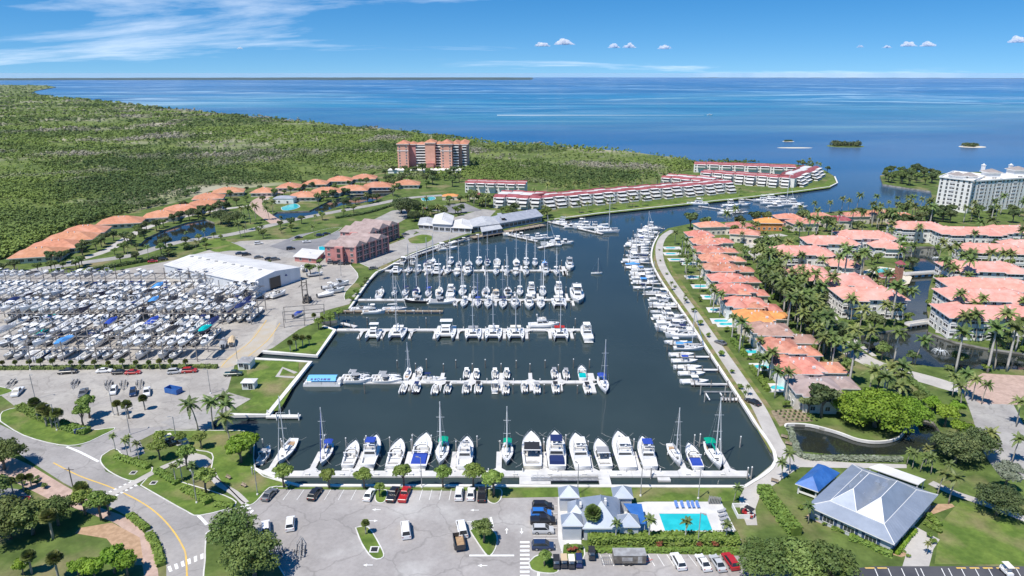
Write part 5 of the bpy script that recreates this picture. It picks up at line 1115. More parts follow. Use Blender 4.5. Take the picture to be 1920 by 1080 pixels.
def T_express(L):
    B = L*.32; H = 1.25+L*.02; T = [('hull', hull_mesh(L, B, H, p=2.3).mesh('hull', M['gel_color'], True))]
    d, f = deck_mesh(L, B, H, .06, .5, B*.11, .7); T += [('deck', d.mesh('deck', M['gelcoat'])), ('cockpit_floor', f.mesh('cockpit_floor', M['gel_deck']))]
    c = MB(); cabin(c, 0, L*.36, B*.66, B*.24, sheer(.65,H)-.1, .5, 1.3, 0); hh = MB(); hh.box((0,L*.22,sheer(.75,H)+.18),(.55,.55,.08)); hh.box((.5,L*.14,sheer(.7,H)+.3),(.4,.3,.08)); hh.box((-.5,L*.14,sheer(.7,H)+.3),(.4,.3,.08)); T.append(('cabin', c.mesh('cabin', M['gelcoat']), [('hatch', hh.mesh('hatch', M['boat_window']))]))
    zz = sheer(.5,H); ws = MB(); pts = [(-B*.42,-L*.1),(-B*.4,L*.02),(-B*.2,L*.09),(B*.2,L*.09),(B*.4,L*.02),(B*.42,-L*.1)]
    for a, b in zip(pts, pts[1:]): ws.quad((*a,zz),(*b,zz),(b[0]*.9,b[1]-.5,zz+.75),(a[0]*.9,a[1]-.5,zz+.75))
    T.append(('windscreen', ws.mesh('windscreen', M['boat_window'])))
    ar = MB(); ar.tube([(-B*.44,-L*.16,zz-.1),(-B*.4,-L*.22,zz+1.5),(B*.4,-L*.22,zz+1.5),(B*.44,-L*.16,zz-.1)], .13, 5); T.append(('radar_arch', ar.mesh('radar_arch', M['gelcoat'])))
    bm = MB(); bm.box((0,-L*.1,zz+1.45),(B*.76,L*.26,.1),top=.92); T.append(('bimini', bm.mesh('bimini', M['canvas'])))
    for nm_, bx_ in (('helm_seat',((-B*.2,-L*.02,zz-.65),(.6,.6,.95))),('side_bench',((B*.22,-L*.06,zz-.65),(.6,1.2,.6))),('aft_bench',((0,-L*.36,zz-.7),(B*.6,.6,.55)))): se = MB(); se.box(*bx_); T.append((nm_, se.mesh(nm_, M['cushion'])))
    cv = MB(); cv.box((0,-L*.3,zz-.15),(B*.78,L*.3,.5),top=.9); T.append(('aft_canvas', cv.mesh('aft_canvas', M['canvas'])))
    T.append(('bow_rail', rail_mesh(L, B, H, .5, .55, p=2.3).mesh('bow_rail', M['steel']))); pl = MB(); pl.box((0,-L*.53,.2),(B*.75,L*.07,.12)); T.append(('swim_platform', pl.mesh('swim_platform', M['gel_deck'])))
    return T
def T_sport(L):
    B = L*.33; H = .85+L*.015; T = [('hull', hull_mesh(L, B, H, p=2.2, stern=.9, n=8, draft=.35).mesh('hull', M['gel_color'], True))]
    d, f = deck_mesh(L, B, H, .06, .74, B*.1, .5, stern=.9, n=9); T += [('deck', d.mesh('deck', M['gelcoat'])), ('cockpit_floor', f.mesh('cockpit_floor', M['gel_deck']))]
    zf = H*.9-.45; c = MB(); c.box((0,L*.02,zf),(B*.3,L*.14,1.15),top=.8); ws = MB(); ws.quad((-B*.13,L*.08,zf+1.1),(B*.13,L*.08,zf+1.1),(B*.12,L*.04,zf+1.6),(-B*.12,L*.04,zf+1.6)); T.append(('console', c.mesh('console', M['gelcoat']), [('windscreen', ws.mesh('windscreen', M['boat_window']))]))
    for nm_, bx_ in (('helm_seat',((0,-L*.12,zf),(B*.34,.6,.95))),('bow_seat',((0,L*.2,zf),(B*.5,L*.12,.4)))): se = MB(); se.box(*bx_); T.append((nm_, se.mesh(nm_, M['cushion'])))
    tt = MB(); tt.box((0,-L*.02,zf+2.1),(B*.6,L*.26,.09),top=.94); lg = MB()
    for x in (-B*.2,B*.2):
        for y in (-L*.08,L*.08): lg.tube([(x,y,zf),(x,y,zf+2.1)], .035, 4)
    T.append(('t_top', tt.mesh('t_top', M['canvas']), [('t_top_leg', lg.mesh('t_top_leg', M['steel']))]))
    for s_ in (-1, 1):
        e = MB(); e.box((s_*.38,-L*.52,H*.55),(.42,.62,.75),top=.75); e.box((s_*.38,-L*.53,-.3),(.18,.3,.9)); T.append(('outboard_engine', e.mesh('outboard_engine', M['black_plastic' if L < 8.6 else 'gelcoat'])))
    cv = MB(); rg = []
    for t in (.02,.2,.45,.6,.8,.97):
        b = hb(t,B,.9)*1.0; y = -L/2+L*t; zz = sheer(t,H)+.02; hh = .95 if .3 < t < .65 else .25
        rg.append([(-b,y,zz),(-b*.5,y,zz+hh*.75),(0,y,zz+hh),(b*.5,y,zz+hh*.75),(b,y,zz)])
    cv.loft(rg, close=False, cap0=True, cap1=False); T.append(('boat_cover', cv.mesh('boat_cover', M['canvas'])))
    return T
def T_cat(L, power=False):
    B = L*.54; H = 1.5; T = []
    for s_ in (-1, 1):
        h = hull_mesh(L, B*.27, H, stern=.75, p=2.0, k=.4, flare=.7, n=9); d, f = deck_mesh(L, B*.27, H, stern=.75, p=2.0, k=.4, n=9)
        off = s_*B*.365; h.v = [(x+off,y,z) for x,y,z in h.v]; d.v = [(x+off,y,z) for x,y,z in d.v]
        hp = MB(); hp.box((off, L*.22, sheer(.75,H)-.02),(.5,.5,.08)); hp.box((off, L*.02, sheer(.5,H)-.02),(.5,.5,.08))
        T.append(('hull', h.mesh('hull', M['gelcoat'], True), [('hull_deck', d.mesh('hull_deck', M['gelcoat'])), ('hatch', hp.mesh('hatch', M['boat_window']))]))
    bd = MB(); bd.box((0,-L*.12,.75),(B*.6,L*.6,.75)); T.append(('bridge_deck', bd.mesh('bridge_deck', M['gel_deck'])))
    a = (-L*.2, L*.17, B*.66, B*.5); c = MB(); cabin(c, *a, 1.5, 1.15, .6, .05); T.append(('cabin', c.mesh('cabin', M['gelcoat']), [('cabin_window', window_band(*a, 1.5, 1.15, .6, .05, .3, .85).mesh('cabin_window', M['boat_window']))]))
    if not power:
        tr = MB(); n = 6
        for k in range(n): tr.box((0, L*.2+L*.16*k/n, 1.42),(B*.5,.1,.04))
        for k in range(7): tr.box((-B*.24+B*.08*k, L*.28, 1.42),(.08,L*.17,.035))
        tr.tube([(-B*.36,L*.39,1.6),(B*.36,L*.39,1.6)], .1, 5); T.append(('trampoline', tr.mesh('trampoline', M['net'])))
        mh = L*1.25; m_ = MB(); m_.tube([(0,L*.08,2.6),(0,L*.08,2.6+mh)], [.17,.13], 6); sp = MB()
        for fz in (.45,.72): sp.tube([(-B*.14,L*.07,2.6+mh*fz),(0,L*.08,2.6+mh*fz+.05),(B*.14,L*.07,2.6+mh*fz)], .05, 4)
        st = MB()
        for pts in (((0,L*.39,1.7),(0,L*.08,2.6+mh*.95)),((B*.45,-L*.03,1.6),(0,L*.08,2.6+mh*.93)),((-B*.45,-L*.03,1.6),(0,L*.08,2.6+mh*.93))): st.tube(pts, .02, 3)
        T.append(('mast', m_.mesh('mast', M['mast_alu']), [('spreader', sp.mesh('spreader', M['mast_alu'])), ('rigging', st.mesh('rigging', M['steel']))]))
        bo = MB(); bo.tube([(0,L*.06,4.0),(0,-L*.34,4.0)], .11, 5); sc_ = MB(); sc_.tube([(0,L*.04,4.4),(0,-L*.3,4.25)], [.3,.16], 6); T.append(('boom', bo.mesh('boom', M['mast_alu']), [('sail_cover', sc_.mesh('sail_cover', M['canvas']))]))
    else:
        fb = MB(); cabin(fb, -L*.2, L*.06, B*.56, B*.46, 2.66, .9, .3, .05); T.append(('flybridge', fb.mesh('flybridge', M['gelcoat']), [('windscreen', window_band(-L*.2, L*.06, B*.56, B*.46, 2.66, .9, .3, .05, .5, .95).mesh('windscreen', M['boat_window']))]))
    bm = MB(); bm.box((0,-L*.29,3.0 if not power else 4.6),(B*.62,L*.2,.12),top=.95); lg = MB()
    for x in (-B*.28,B*.28): lg.tube([(x,-L*.37,1.5),(x,-L*.37,3.0 if not power else 4.6)], .05, 4)
    T.append(('bimini', bm.mesh('bimini', M['canvas']), [('bimini_frame', lg.mesh('bimini_frame', M['steel']))]))
    return T
TT = {'sail': {L: T_sail(L) for L in (9, 11, 13)}, 'fly': {L: T_fly(L) for L in (12, 14, 16, 19)}, 'exp': {L: T_express(L) for L in (8, 11, 13, 16)}, 'sport': {L: T_sport(L) for L in (7, 8, 9)}, 'cat': {L: T_cat(L) for L in (11, 13)}, 'pcat': {L: T_cat(L, True) for L in (11, 14)}}
WHITE = (.8,.8,.79); CREAM = (.72,.68,.58); NAVY = (.02,.03,.1); BLUE = (.03,.07,.36); SKY = (.08,.28,.62); GREEN = (.0,.3,.19); TEAL = (.0,.42,.42); BLACK = (.03,.032,.04); GREY = (.3,.31,.33); TAN = (.55,.43,.28); DKBLUE = (.02,.035,.12); RED = (.4,.03,.03)
CN = {WHITE:'white', CREAM:'cream', NAVY:'navy', BLUE:'blue', SKY:'light-blue', GREEN:'green', TEAL:'teal', BLACK:'black', GREY:'grey', TAN:'tan', DKBLUE:'deep-blue', RED:'red'}
KN = {'sail':'sailing yacht','fly':'flybridge cruiser','exp':'express cruiser','sport':'open console boat','cat':'sailing catamaran','pcat':'power catamaran'}
NMS = {'sail':'sailing_yacht','fly':'flybridge_cruiser','exp':'express_cruiser','sport':'console_boat','cat':'sailing_catamaran','pcat':'power_catamaran'}
def boat(kind, p, rz, L, key, anchor, canvas=WHITE, hull=WHITE, aft=False, cover=False, top=True, pos=None, z=0, look=None, group='boats in the marina'):
    T = TT[kind]; Lb = min(T, key=lambda q: abs(q-L)); s_ = L/Lb
    skip = set(); cols = {'hull': hull, 'bimini': canvas, 'sail_cover': canvas, 'furled_jib': WHITE if canvas in (GREEN, TEAL) else canvas, 'aft_canvas': canvas, 't_top': canvas, 'boat_cover': canvas, 'windscreen_cover': canvas}
    if not aft: skip.add('aft_canvas'); 
    if not aft or kind != 'fly': skip.add('windscreen_cover')
    if kind == 'sport':
        if cover: skip |= {'t_top','console','helm_seat','bow_seat'}
        else: skip.add('boat_cover')
    if not top: skip |= {'bimini','t_top'}
    o = inst(T[Lb], NMS[kind], (p[0], p[1], z), '', 'boat', group, rz, s_, cols, skip)
    hl = '' if hull in (WHITE,) else CN[hull]+'-hulled '
    if look is None:
        ca = CN[canvas]; what = {'sail':f'{ca} sail cover','fly':f'{ca} top','exp':f'{ca} top','sport':f'{ca} cover' if cover else f'{ca} top','cat':f'{ca} sail cover','pcat':f'{ca} top'}[kind]
        if not top and not cover and not aft: what = 'open cockpit' if kind != 'sail' else f'bare cockpit'
        if aft and kind in ('fly','exp'): what = f'{ca} aft canvas'
        look = f'{hl or "white "}{KN[kind]} with {what}'
    rank(key, o, look, 'boat', anchor, p[0] if pos is None else pos); return o
PI = math.pi
def row(key, anchor, items):
    for it in items:
        kind, px, py, hd, L = it[:5]; kw = it[5] if len(it) > 5 else {}
        p = G(px, py, .3); o = boat(kind, p, ({'u':0,'d':PI,'r':-PI/2,'l':PI/2}[hd] if isinstance(hd, str) else R(hd)) + R(rnd.uniform(-2.2,2.2)), L, key, anchor, **kw)
        if key == 'front':
            Lb = L/o.scale[0]; B = Lb*.3; zs = 1.6
            for s_ in (-1, 1):
                for e_ in (1, -1): mb = MB(); mb.tube([(s_*B*.3, e_*Lb*.34, zs), (s_*B*.62, e_*Lb*.45, zs*.7), (s_*B*.85, e_*Lb*.53, 1.3)], .03, 3); mb.build('mooring_line', M['cushion'], o)
                mb = MB(); mb.tube([(s_*B*.53, -Lb*.08, .35),(s_*B*.53, -Lb*.08, 1.05)], .14, 6); mb.build('fender', M['trim'] if s_ > 0 else M['sign_blue'], o)
C = lambda c, **k: dict(canvas=c, **k)
row('front', 'along the front dock', [('exp',497,856,'u',7.5,C(GREY)),('sail',538,849,'d',13,dict(top=False)),('sail',611,855,'d',11,C(BLUE)),('exp',660,856,'u',12,dict(top=False)),('fly',698,852,'u',14.5,C(BLUE)),('exp',744,855,'u',13.5,dict(top=False)),('exp',792,849,'u',16.5,C(BLUE,aft=True,top=False)),('sail',829,853,'d',12,C(GREEN)),('fly',873,855,'u',14.5,C(SKY,top=False)),
 ('sail',951,853,'d',11,C(GREEN)),('exp',997,848,'u',17.5,C(BLACK,hull=CREAM)),('fly',1042,850,'u',17.5,C(DKBLUE,aft=True)),('fly',1085,852,'u',16.5),('exp',1128,855,'u',13.5,C(GREY)),('fly',1167,850,'u',18,),('fly',1211,855,'u',14.5,C(BLUE)),('sail',1265,856,'d',11,C(GREY,top=False)),('exp',1299,860,'u',11.5,C(BLUE,aft=True,top=False)),('sail',1338,857,'d',13.5,C(GREEN))])
row('pa', 'along the open-boat pier', [('exp',668,711,'r',9.5,C(GREY)),('exp',672,717,'r',9.5,C(GREY)),('exp',724,710,'r',10,C(GREY)),('exp',727,716,'r',10,C(GREY)),('sail',765,704,'u',8.5,dict(top=False)),('exp',786,703,'u',8,dict(top=False)),('sport',803,711,'r',8,C(DKBLUE)),('sport',814,713,'r',8.5,dict(top=False)),('sport',757,729,'u',7.5,dict(top=False)),('sport',782,728,'u',7.8,C(DKBLUE,hull=DKBLUE)),('sport',817,730,'u',8,dict(top=False)),('sport',840,729,'u',7.3,C(BLACK)),
 ('sport',874,729,'u',7.6,C(GREY)),('sport',897,728,'u',8,C(BLACK)),('exp',928,727,'u',7.8,C(WHITE)),('sport',948,730,'u',8,C(GREY)),('sport',983,728,'u',7.3,C(WHITE)),('sport',1006,729,'u',7.8,C(GREY)),('sport',1041,728,'u',7.8,C(BLACK)),('sport',1100,729,'u',7.8,C(BLACK)),('sport',875,702,'u',7.2,C(WHITE)),('sport',893,703,'u',7.6,C(WHITE)),('sport',928,703,'u',7.4,C(WHITE)),('sport',950,703,'u',7.4,C(WHITE)),('sport',1039,702,'u',7.4,C(GREY)),('sport',1061,703,'u',7.4,C(GREY)),('exp',1091,704,'u',9.5,C(TEAL,aft=True,top=False)),('sail',1131,724,'d',12.5,C(BLUE))])
row('pb', 'along the catamaran pier', [('pcat',700,631,'d',11),('cat',745,629,'d',12.5),('pcat',836,628,'d',15),('cat',887,630,'d',12.3,C(GREY)),('cat',925,630,'d',12.8),('cat',967,630,'d',13,C(CREAM)),('cat',1050,630,'d',12.5,C(RED)),('fly',1099,628,'u',15),('fly',1020,613,'r',13,dict(top=False))])
row('pc', 'along the second sailing pier', [('exp',713,553,'u',11.5,dict(top=False)),('sail',739,552,'d',8.5,C(GREY)),('sail',760,551,'d',11,C(NAVY)),('sail',781,550,'u',12,C(NAVY)),('sail',803,552,'d',10.5,C(BLUE)),('sail',824,550,'u',12,C(CREAM)),('fly',846,551,'u',13.5,C(WHITE)),('sail',867,550,'d',12.5,C(WHITE)),('sail',889,552,'d',9.5,C(GREY)),('sail',911,549,'u',13,C(GREY)),('exp',930,552,'u',10,C(TAN)),('sail',952,549,'u',13,C(BLACK)),('sail',975,550,'d',10.5),('fly',996,549,'u',13),('sail',1018,551,'d',11),('fly',1047,548,'u',13),
 ('sail',870,571,'d',11,C(WHITE)),('sail',896,571,'d',10.5,C(BLUE)),('sail',915,572,'d',12),('sail',943,572,'d',12.5,C(NAVY)),('fly',965,572,'d',12.5,dict(top=False)),('fly',992,573,'d',13.5),('sail',1014,573,'d',12.5,C(WHITE)),('cat',1048,571,'d',12.5),('fly',1082,558,'d',21),('exp',780,566,'l',11,C(GREY,hull=BLACK)),('exp',830,568,'r',12.5,C(GREY,aft=True)),('sport',853,571,'d',5.5,dict(top=False))])
row('pd', 'along the outermost pier', [('exp',757,491,'u',9.5),('exp',775,491,'u',9.5,C(GREY)),('sail',812,494,'u',12),('sail',845,494,'d',11),('sail',860,498,'u',10.5,C(GREY)),('sail',898,494,'d',12.5),('sail',914,494,'u',11.5,C(NAVY)),('exp',932,494,'u',12.5,dict(top=False)),('sail',968,494,'u',13),('sail',987,496,'d',11.5),('sail',1003,496,'d',10.5),('sail',1021,498,'u',12,C(SKY)),('pcat',742,511,'d',10.5),('sail',767,509,'d',11,C(BLACK)),('sail',784,510,'d',10),('fly',805,509,'d',13,C(GREY)),('pcat',819,513,'d',11),('sail',840,510,'d',10.5),('exp',857,514,'d',11),('fly',877,511,'d',14,C(GREY)),
 ('sail',930,512,'d',11),('sail',950,512,'d',10),('exp',967,513,'d',10.5),('sail',986,513,'d',11),('fly',1023,512,'d',12,C(NAVY)),('sail',1043,513,'d',10),('fly',1068,502,'d',14.5,C(GREY)),('sail',880,498,'u',11),('sail',800,497,'u',11,C(NAVY))])
row('wood', 'on the narrow timber pier', [('exp',680,581,'r',10,dict(top=False)),('fly',702,587,'r',10),('sail',740,581,'r',11,C(WHITE,top=False))])
row('moor', 'alone in open water', [('sail',1119,513,'r',6,C(NAVY,top=False))])
row('rest', 'below the waterside restaurant', [('fly',1010,449,'r',10),('sail',1023,448,'r',11),('pcat',1033,459,'l',13),('fly',1048,457,'r',12,C(WHITE)),('exp',1062,457,'r',9),('exp',955,441,'l',9,C(TAN)),('exp',975,443,'l',8),('sport',990,446,'r',8),('sport',895,446,'l',8,C(WHITE))])
row('chan', 'on the channel dock', [('fly',1052,419,'l',12,C(GREY)),('exp',1064,422,'l',11,C(BLACK)),('fly',1096,429,'l',16),('fly',1088,424,'l',13),('fly',1118,429,'r',12,C(GREY)),('cat',1138,434,'r',16,C(WHITE)),('exp',1072,427,'r',10)])
row('fuel', 'beside the fuel dock', [('sport',852,456,-68,8,C(WHITE,cover=True)),('exp',832,463,-68,11),('sport',870,452,-70,8,C(WHITE)),('exp',840,468,-68,12,C(WHITE,top=False))])
row('far', 'at the channel-mouth docks', [('fly',1307,384,'l',17),('fly',1372,387,'r',15),('fly',1392,386,'r',13),('fly',1370,398,'r',15),('exp',1358,402,'l',11),('fly',1428,378,'l',15),('fly',1448,375,'r',18),('fly',1440,383,'l',14),('fly',1468,380,'r',17),('sail',1470,385,'r',17,C(WHITE)),('fly',1488,385,'r',17),('exp',1455,388,'r',13),('exp',1500,390,'r',12)])
# boats lying square to the promenade wall
wallp = smooth_line([v.to_2d() for v in W([(1252,428),(1234,442),(1224,462),(1222,490),(1240,527),(1285,592),(1330,661),(1372,725)], .3)], 12)
acc = 0; last = wallp[0]; nxt = 2; k = 0; brn = random.Random(21)
for p in wallp[1:]:
    d = (p-last).length; acc += d
    if acc >= nxt:
        tg = (p-last).normalized(); nr = Vector((tg.y, -tg.x)); 
        if nr.x > 0: nr = -nr
        kind = brn.choice(['fly','exp','sport','fly','exp','sport','fly','exp','sport']); L = {'fly':brn.uniform(12,15.5),'exp':brn.uniform(9.5,13),'sport':brn.uniform(8,9.6),'sail':brn.uniform(10,12.5)}[kind]
        if k % 9 == 4: kind, L = 'sail', 11.5
        cv = brn.choice([WHITE,WHITE,WHITE,WHITE,GREY,BLUE,NAVY,WHITE,SKY]); far_ = brn.random() < .42
        yaw = math.atan2(nr.y, nr.x) - PI/2 + (0 if far_ else PI)
        gap = L/2 + brn.uniform(1.2, 2.2) + (5 if kind == 'sport' else 0); c = p + nr*gap
        boat(kind, c, yaw + R(brn.uniform(-3,3)), L, 'east', 'from the channel off the promenade', canvas=cv, cover=kind == 'sport' and brn.random() < .25, top=brn.random() < .8, aft=brn.random() < .15, pos=k)
        if k % 2 == 0:
            q = p + nr*7.0 + tg*2.5; a = math.atan2(nr.y, nr.x); root = thing('finger_pier', (q.x, q.y, 0), '', 'dock', 'finger piers along the promenade', a); mb = MB(); mb.box((0,0,.75),(13,1.1,.25)); mb.build('deck', M['deck_white'], root)
            for u in (-5.5, 0, 5.5): mb = MB(); mb.lathe([(.16,-1.5),(.16,2.6),(.03,2.8)],6); o = mb.build('post', M['pile_dark'], root); o.location = (u, .75, 0)
            rank('fp', root, 'white finger pier between moored boats', 'pier from the channel', 'along the villa promenade', k)
        if k % 3 == 1: piling(p + nr*15.5 + tg*1.5, 'dark', 'off the villa promenade', 'e')
        k += 1; nxt = brn.uniform(5.0, 6.2) if kind in ('fly','exp','sail') else 4.6; acc = 0
    last = p
# empty boat lift at the near end of the promenade
c = G(1340, 747, 0); lift = thing('boat_lift', (c.x, c.y, 0), 'empty steel boat lift at the near end of the promenade', 'lift')
for x in (-4,4):
    for y in (-2.5,2.5): mb = MB(); mb.lathe([(.18,-1.5),(.18,3.6),(.05,3.8)],6); o = mb.build('post', M['pile_grey'], lift); o.location = (x,y,0)
for y in (-2.5,2.5): mb = MB(); mb.box((0,y,3.4),(9,.3,.35)); mb.build('top_beam', M['galv'], lift)
for x in (-2.4,2.4): mb = MB(); mb.box((x,0,.6),(.35,5,.3)); mb.build('cradle', M['white_cap'], lift)
plank_dock((1352,747),(1392,748),1.6,'short white dock leading to the empty boat lift')
# houseboat with the printed light-blue awning
c = G(606, 719, .2); hbt = thing('tour_boat', (c.x, c.y, 0), 'flat tour boat under a printed light-blue awning at the pier end', 'boat')
mb = MB(); mb.box((0,0,0),(12.5,4.2,.9),top=.98); mb.box((0,-2.0,.9),(11,.1,.7)); mb.build('hull', M['gelcoat'], hbt); an = MB(); rg = [[(x,-2.2,2.1),(x,-1.1,2.85),(x,.6,3.05),(x,2.1,2.5)] for x in (-4.8,4.8)]; an.loft(rg, close=False, cap0=False, cap1=False); mat('awning_blue', (.16,.45,.78), .8); aw = an.build('awning', M['awning_blue'], hbt)
for x in (-4.6,0,4.6):
    for y in (-2.1,2.0): MB().tube([(x,y,.8),(x,y,2.2)], .04, 4).build('awning_post', M['steel'], hbt)
def on_awn(x, t): y = -2.2+1.1*t; z = 2.1+.75*t; return (x, y-.02, z+.03)
mb = MB()
for x, w2 in ((-3.2,.35),(-2.0,.35),(.1,.3),(1.2,.5),(2.5,.5)): mb.quad(on_awn(x-w2,.2), on_awn(x+w2,.2), on_awn(x+w2,.8), on_awn(x-w2,.8))
ring = [(-.95+.5*math.cos(a), .5+.42*math.sin(a)) for a in [i*PI/6 for i in range(12)]]; rin = [(-.95+.28*math.cos(a), .5+.22*math.sin(a)) for a in [i*PI/6 for i in range(12)]]
for i in range(12): j = (i+1)%12; mb.quad(on_awn(*rin[i]), on_awn(*ring[i]), on_awn(*ring[j]), on_awn(*rin[j]))
mb.build('printed_logo', M['sign_blue'], aw); mb = MB(); mb.box((5.6,0,.9),(1.4,3,1.1),top=.9); mb.build('cabin', M['gelcoat'], hbt)
mb = MB(); mb.box((-6.5,.4,.3),(.5,.7,1.1)); mb.build('outboard_engine', M['black_plastic'], hbt)

# ------------------------------------------------------------------ dry-stack boat racks
RX0 = -262; TIER = [1.5, 6.4]; rrn = random.Random(5); cand = []
racks = [(gy(655,6.0), 0, gx(408,655,6)), (gy(631,6.0), 1, gx(401,631,6)), (gy(588,6.0), 1, gx(482,588,6)), (gy(559,6.0), 1, gx(470,559,6)), (gy(523,6.0), 0, gx(400,523,6))]
COLM = MB().box((0,0,0), (.3,.3,TIER[1]-LAND+2.6)).mesh('column', M['rack_steel'])
for ri, (yf, dbl, xr) in enumerate(racks):
    SPC = 4.0; xl = max(RX0, -.80*yf - 4); n = int((xr-xl)/SPC); cx = (xl+xr)/2
    root = thing('boat_rack', (cx, yf, LAND), f'steel boat storage rack, {ordn(ri+1)} row from the trailer car park', 'rack', 'dry-stack racks in the boatyard')
    D = 17.5 if dbl else 9
    for y in ((0, D/2, D) if dbl else (0, D)):
        mb = MB(); mb.box((0, y, TIER[1]-LAND-.5), (xr-xl, .25, .34)); mb.build('beam', M['rack_steel'], root)
        mb = MB(); mb.box((0, y, TIER[1]-LAND+2.5), (xr-xl, .18, .2)); mb.build('top_rail', M['rack_steel'], root) if y == 0 and ri > 3 else None
        for k in range(0, n+1, 3): link('column', COLM, root, (xl+SPC*k-cx, y, 0))
    for k in range(n+1): mb = MB(); mb.box((0,D/2,TIER[1]-LAND-.2),(.2,D,.2)); link('bunk', mb.mesh('bunk', M['rack_steel']), root, (xl+SPC*k-cx, 0, 0))
    for rw in range(2 if dbl else 1):
        for t in range(2):
            for k in range(n):
                if rrn.random() < ((.3 if t == 0 else .5) if ri == 0 else .3 if ri == 4 else .16): continue
                x = xl+SPC*(k+.5); y = yf + 4.5 + rw*8.7; z = TIER[t]+.02
                if PX((x, y, z))[0] < -30: continue
                cand.append((ri*2+rw, t, x, y, z, t == 1 or ri == 0))
top = [c for c in cand if c[5]]; low = [c for c in cand if not c[5]]; rrn.shuffle(low)
low.sort(key=lambda c: c[0]); keep = (top + low)[:298]; rest_ = (top + low)[298:]
mass_n = len(rest_)
for ri, t, x, ry, z, _ in keep:
    r_ = rrn.random(); cv = rrn.choice([WHITE]*8+[BLACK]*5+[NAVY,NAVY,GREY,GREY,GREY,CREAM,DKBLUE]); cover = r_ < .12
    if cover: cv = rrn.choice([BLACK,BLACK,NAVY,GREY,GREY,BLUE,BLACK,NAVY,TEAL,SKY,WHITE,DKBLUE])
    kind = 'sport' if r_ < .82 else 'exp'; L = rrn.uniform(8.0,10.2) if kind == 'sport' else rrn.uniform(8.5,10)
    face = PI if ri % 2 == 0 and rrn.random() < .9 else 0
    o = boat(kind, (x, ry+rrn.uniform(-.5,.5)), face, L, f'rack{ri}{t}', f'from the frame edge, {["bottom","top"][t]} tier, {"front" if ri%2==0 else "back"} rack row {ORD[ri//2+1]}', canvas=cv, cover=cover, top=rrn.random() < .62, z=z+.35, group='boats stored on the racks', hull=rrn.choice([WHITE]*9+[CREAM,NAVY,GREY]), look=f'stored {CN[cv].replace(chr(32),chr(45))}-topped boat' if not cover else f'{CN[cv].replace(chr(32),chr(45))}-covered boat')
mm = MB()
hm = hull_mesh(8, 2.6, 1.0, p=2.2, stern=.9, n=6)
dm, _f = deck_mesh(8, 2.6, 1.0, stern=.9, n=6)
for ri, t, x, ry, z, _ in rest_:
    for src, mi in ((hm, 0), (dm, 0)): mm.add([(px_+x, py_*(-1 if ri%2 else 1)+ry, pz_+z+.35) for px_, py_, pz_ in src.v], src.f)
    mm.box((x, ry, z+1.2), (.8,1.2,1.0)); mm.box((x, ry, z+2.4), (1.5,2.0,.08))
if rest_: tag(mm.build('stored_boat_mass', M['gelcoat']), 'white hulls packed deep inside the lower rack tiers', 'boats', kind='stuff')
# boats on the ground by the warehouse
row('yard', 'on the apron by the warehouse', [('sport',487,562,-25,9,C(WHITE)),('sport',508,561,-25,8,C(GREY,top=False)),('exp',524,560,-30,8.5,dict(top=False)),('sport',569,510,20,8.5,dict(top=False)),('sport',592,521,-60,8,dict(top=False)),('sport',620,545,-60,8),('exp',630,553,-60,9,C(WHITE,top=False)),('sport',612,560,-60,8,C(WHITE,cover=True)),('exp',640,540,-60,8.5,C(GREY)),('sport',560,597,-20,6.5,C(BLUE,cover=True)),('sport',420,652,20,8,C(GREY,cover=True)),('sport',436,648,15,8,C(TAN,cover=True))])
for L_ in ROWS['yard']: L_[1].location.z = LAND+.75
c = G(575, 568); fk = thing('boat_forklift', (c.x, c.y, LAND), 'tall dark boat forklift with raised mast by the launching well', 'forklift')
for x in (-1.1,1.1): mb = MB(); mb.box((x,-1.2,.4),(.35,.5,11)); mb.build('mast_rail', M['pile_dark'], fk)
mb = MB(); mb.box((0,1.2,.7),(2.6,4.2,1.6)); mb.box((0,.6,2.3),(1.7,1.7,1.6),top=.85); mb.build('body', M['pile_dark'], fk)
for x in (-1.3,1.3):
    for y in (-.6,2.6): mb = MB(); mb.tube([(x-.25,y,.75),(x+.25,y,.75)], .75, 10); mb.build('wheel', M['rubber'], fk)
for x in (-.8,.8): mb = MB(); mb.box((x,-4,9.4),(.25,5,.2)); mb.build('fork', M['pile_dark'], fk)
for k in range(3): mb = MB(); mb.box((0,-1.2,3+3.4*k),(2.4,.3,.35)); mb.build('cross_member', M['pile_dark'], fk)
c = G(572, 607); rk = thing('steel_frame_rack', (c.x, c.y, LAND), 'open steel frame rack beside the launching well palms', 'rack', None, R(14))
for x in (-8,0,8):
    for y in (-3,3): mb = MB(); mb.box((x,y,0),(.25,.25,7)); mb.build('column', M['rack_steel'], rk)
for z in (3.4,6.8):
    for y in (-3,3): mb = MB(); mb.box((0,y,z),(16.3,.22,.25)); mb.build('beam', M['rack_steel'], rk)
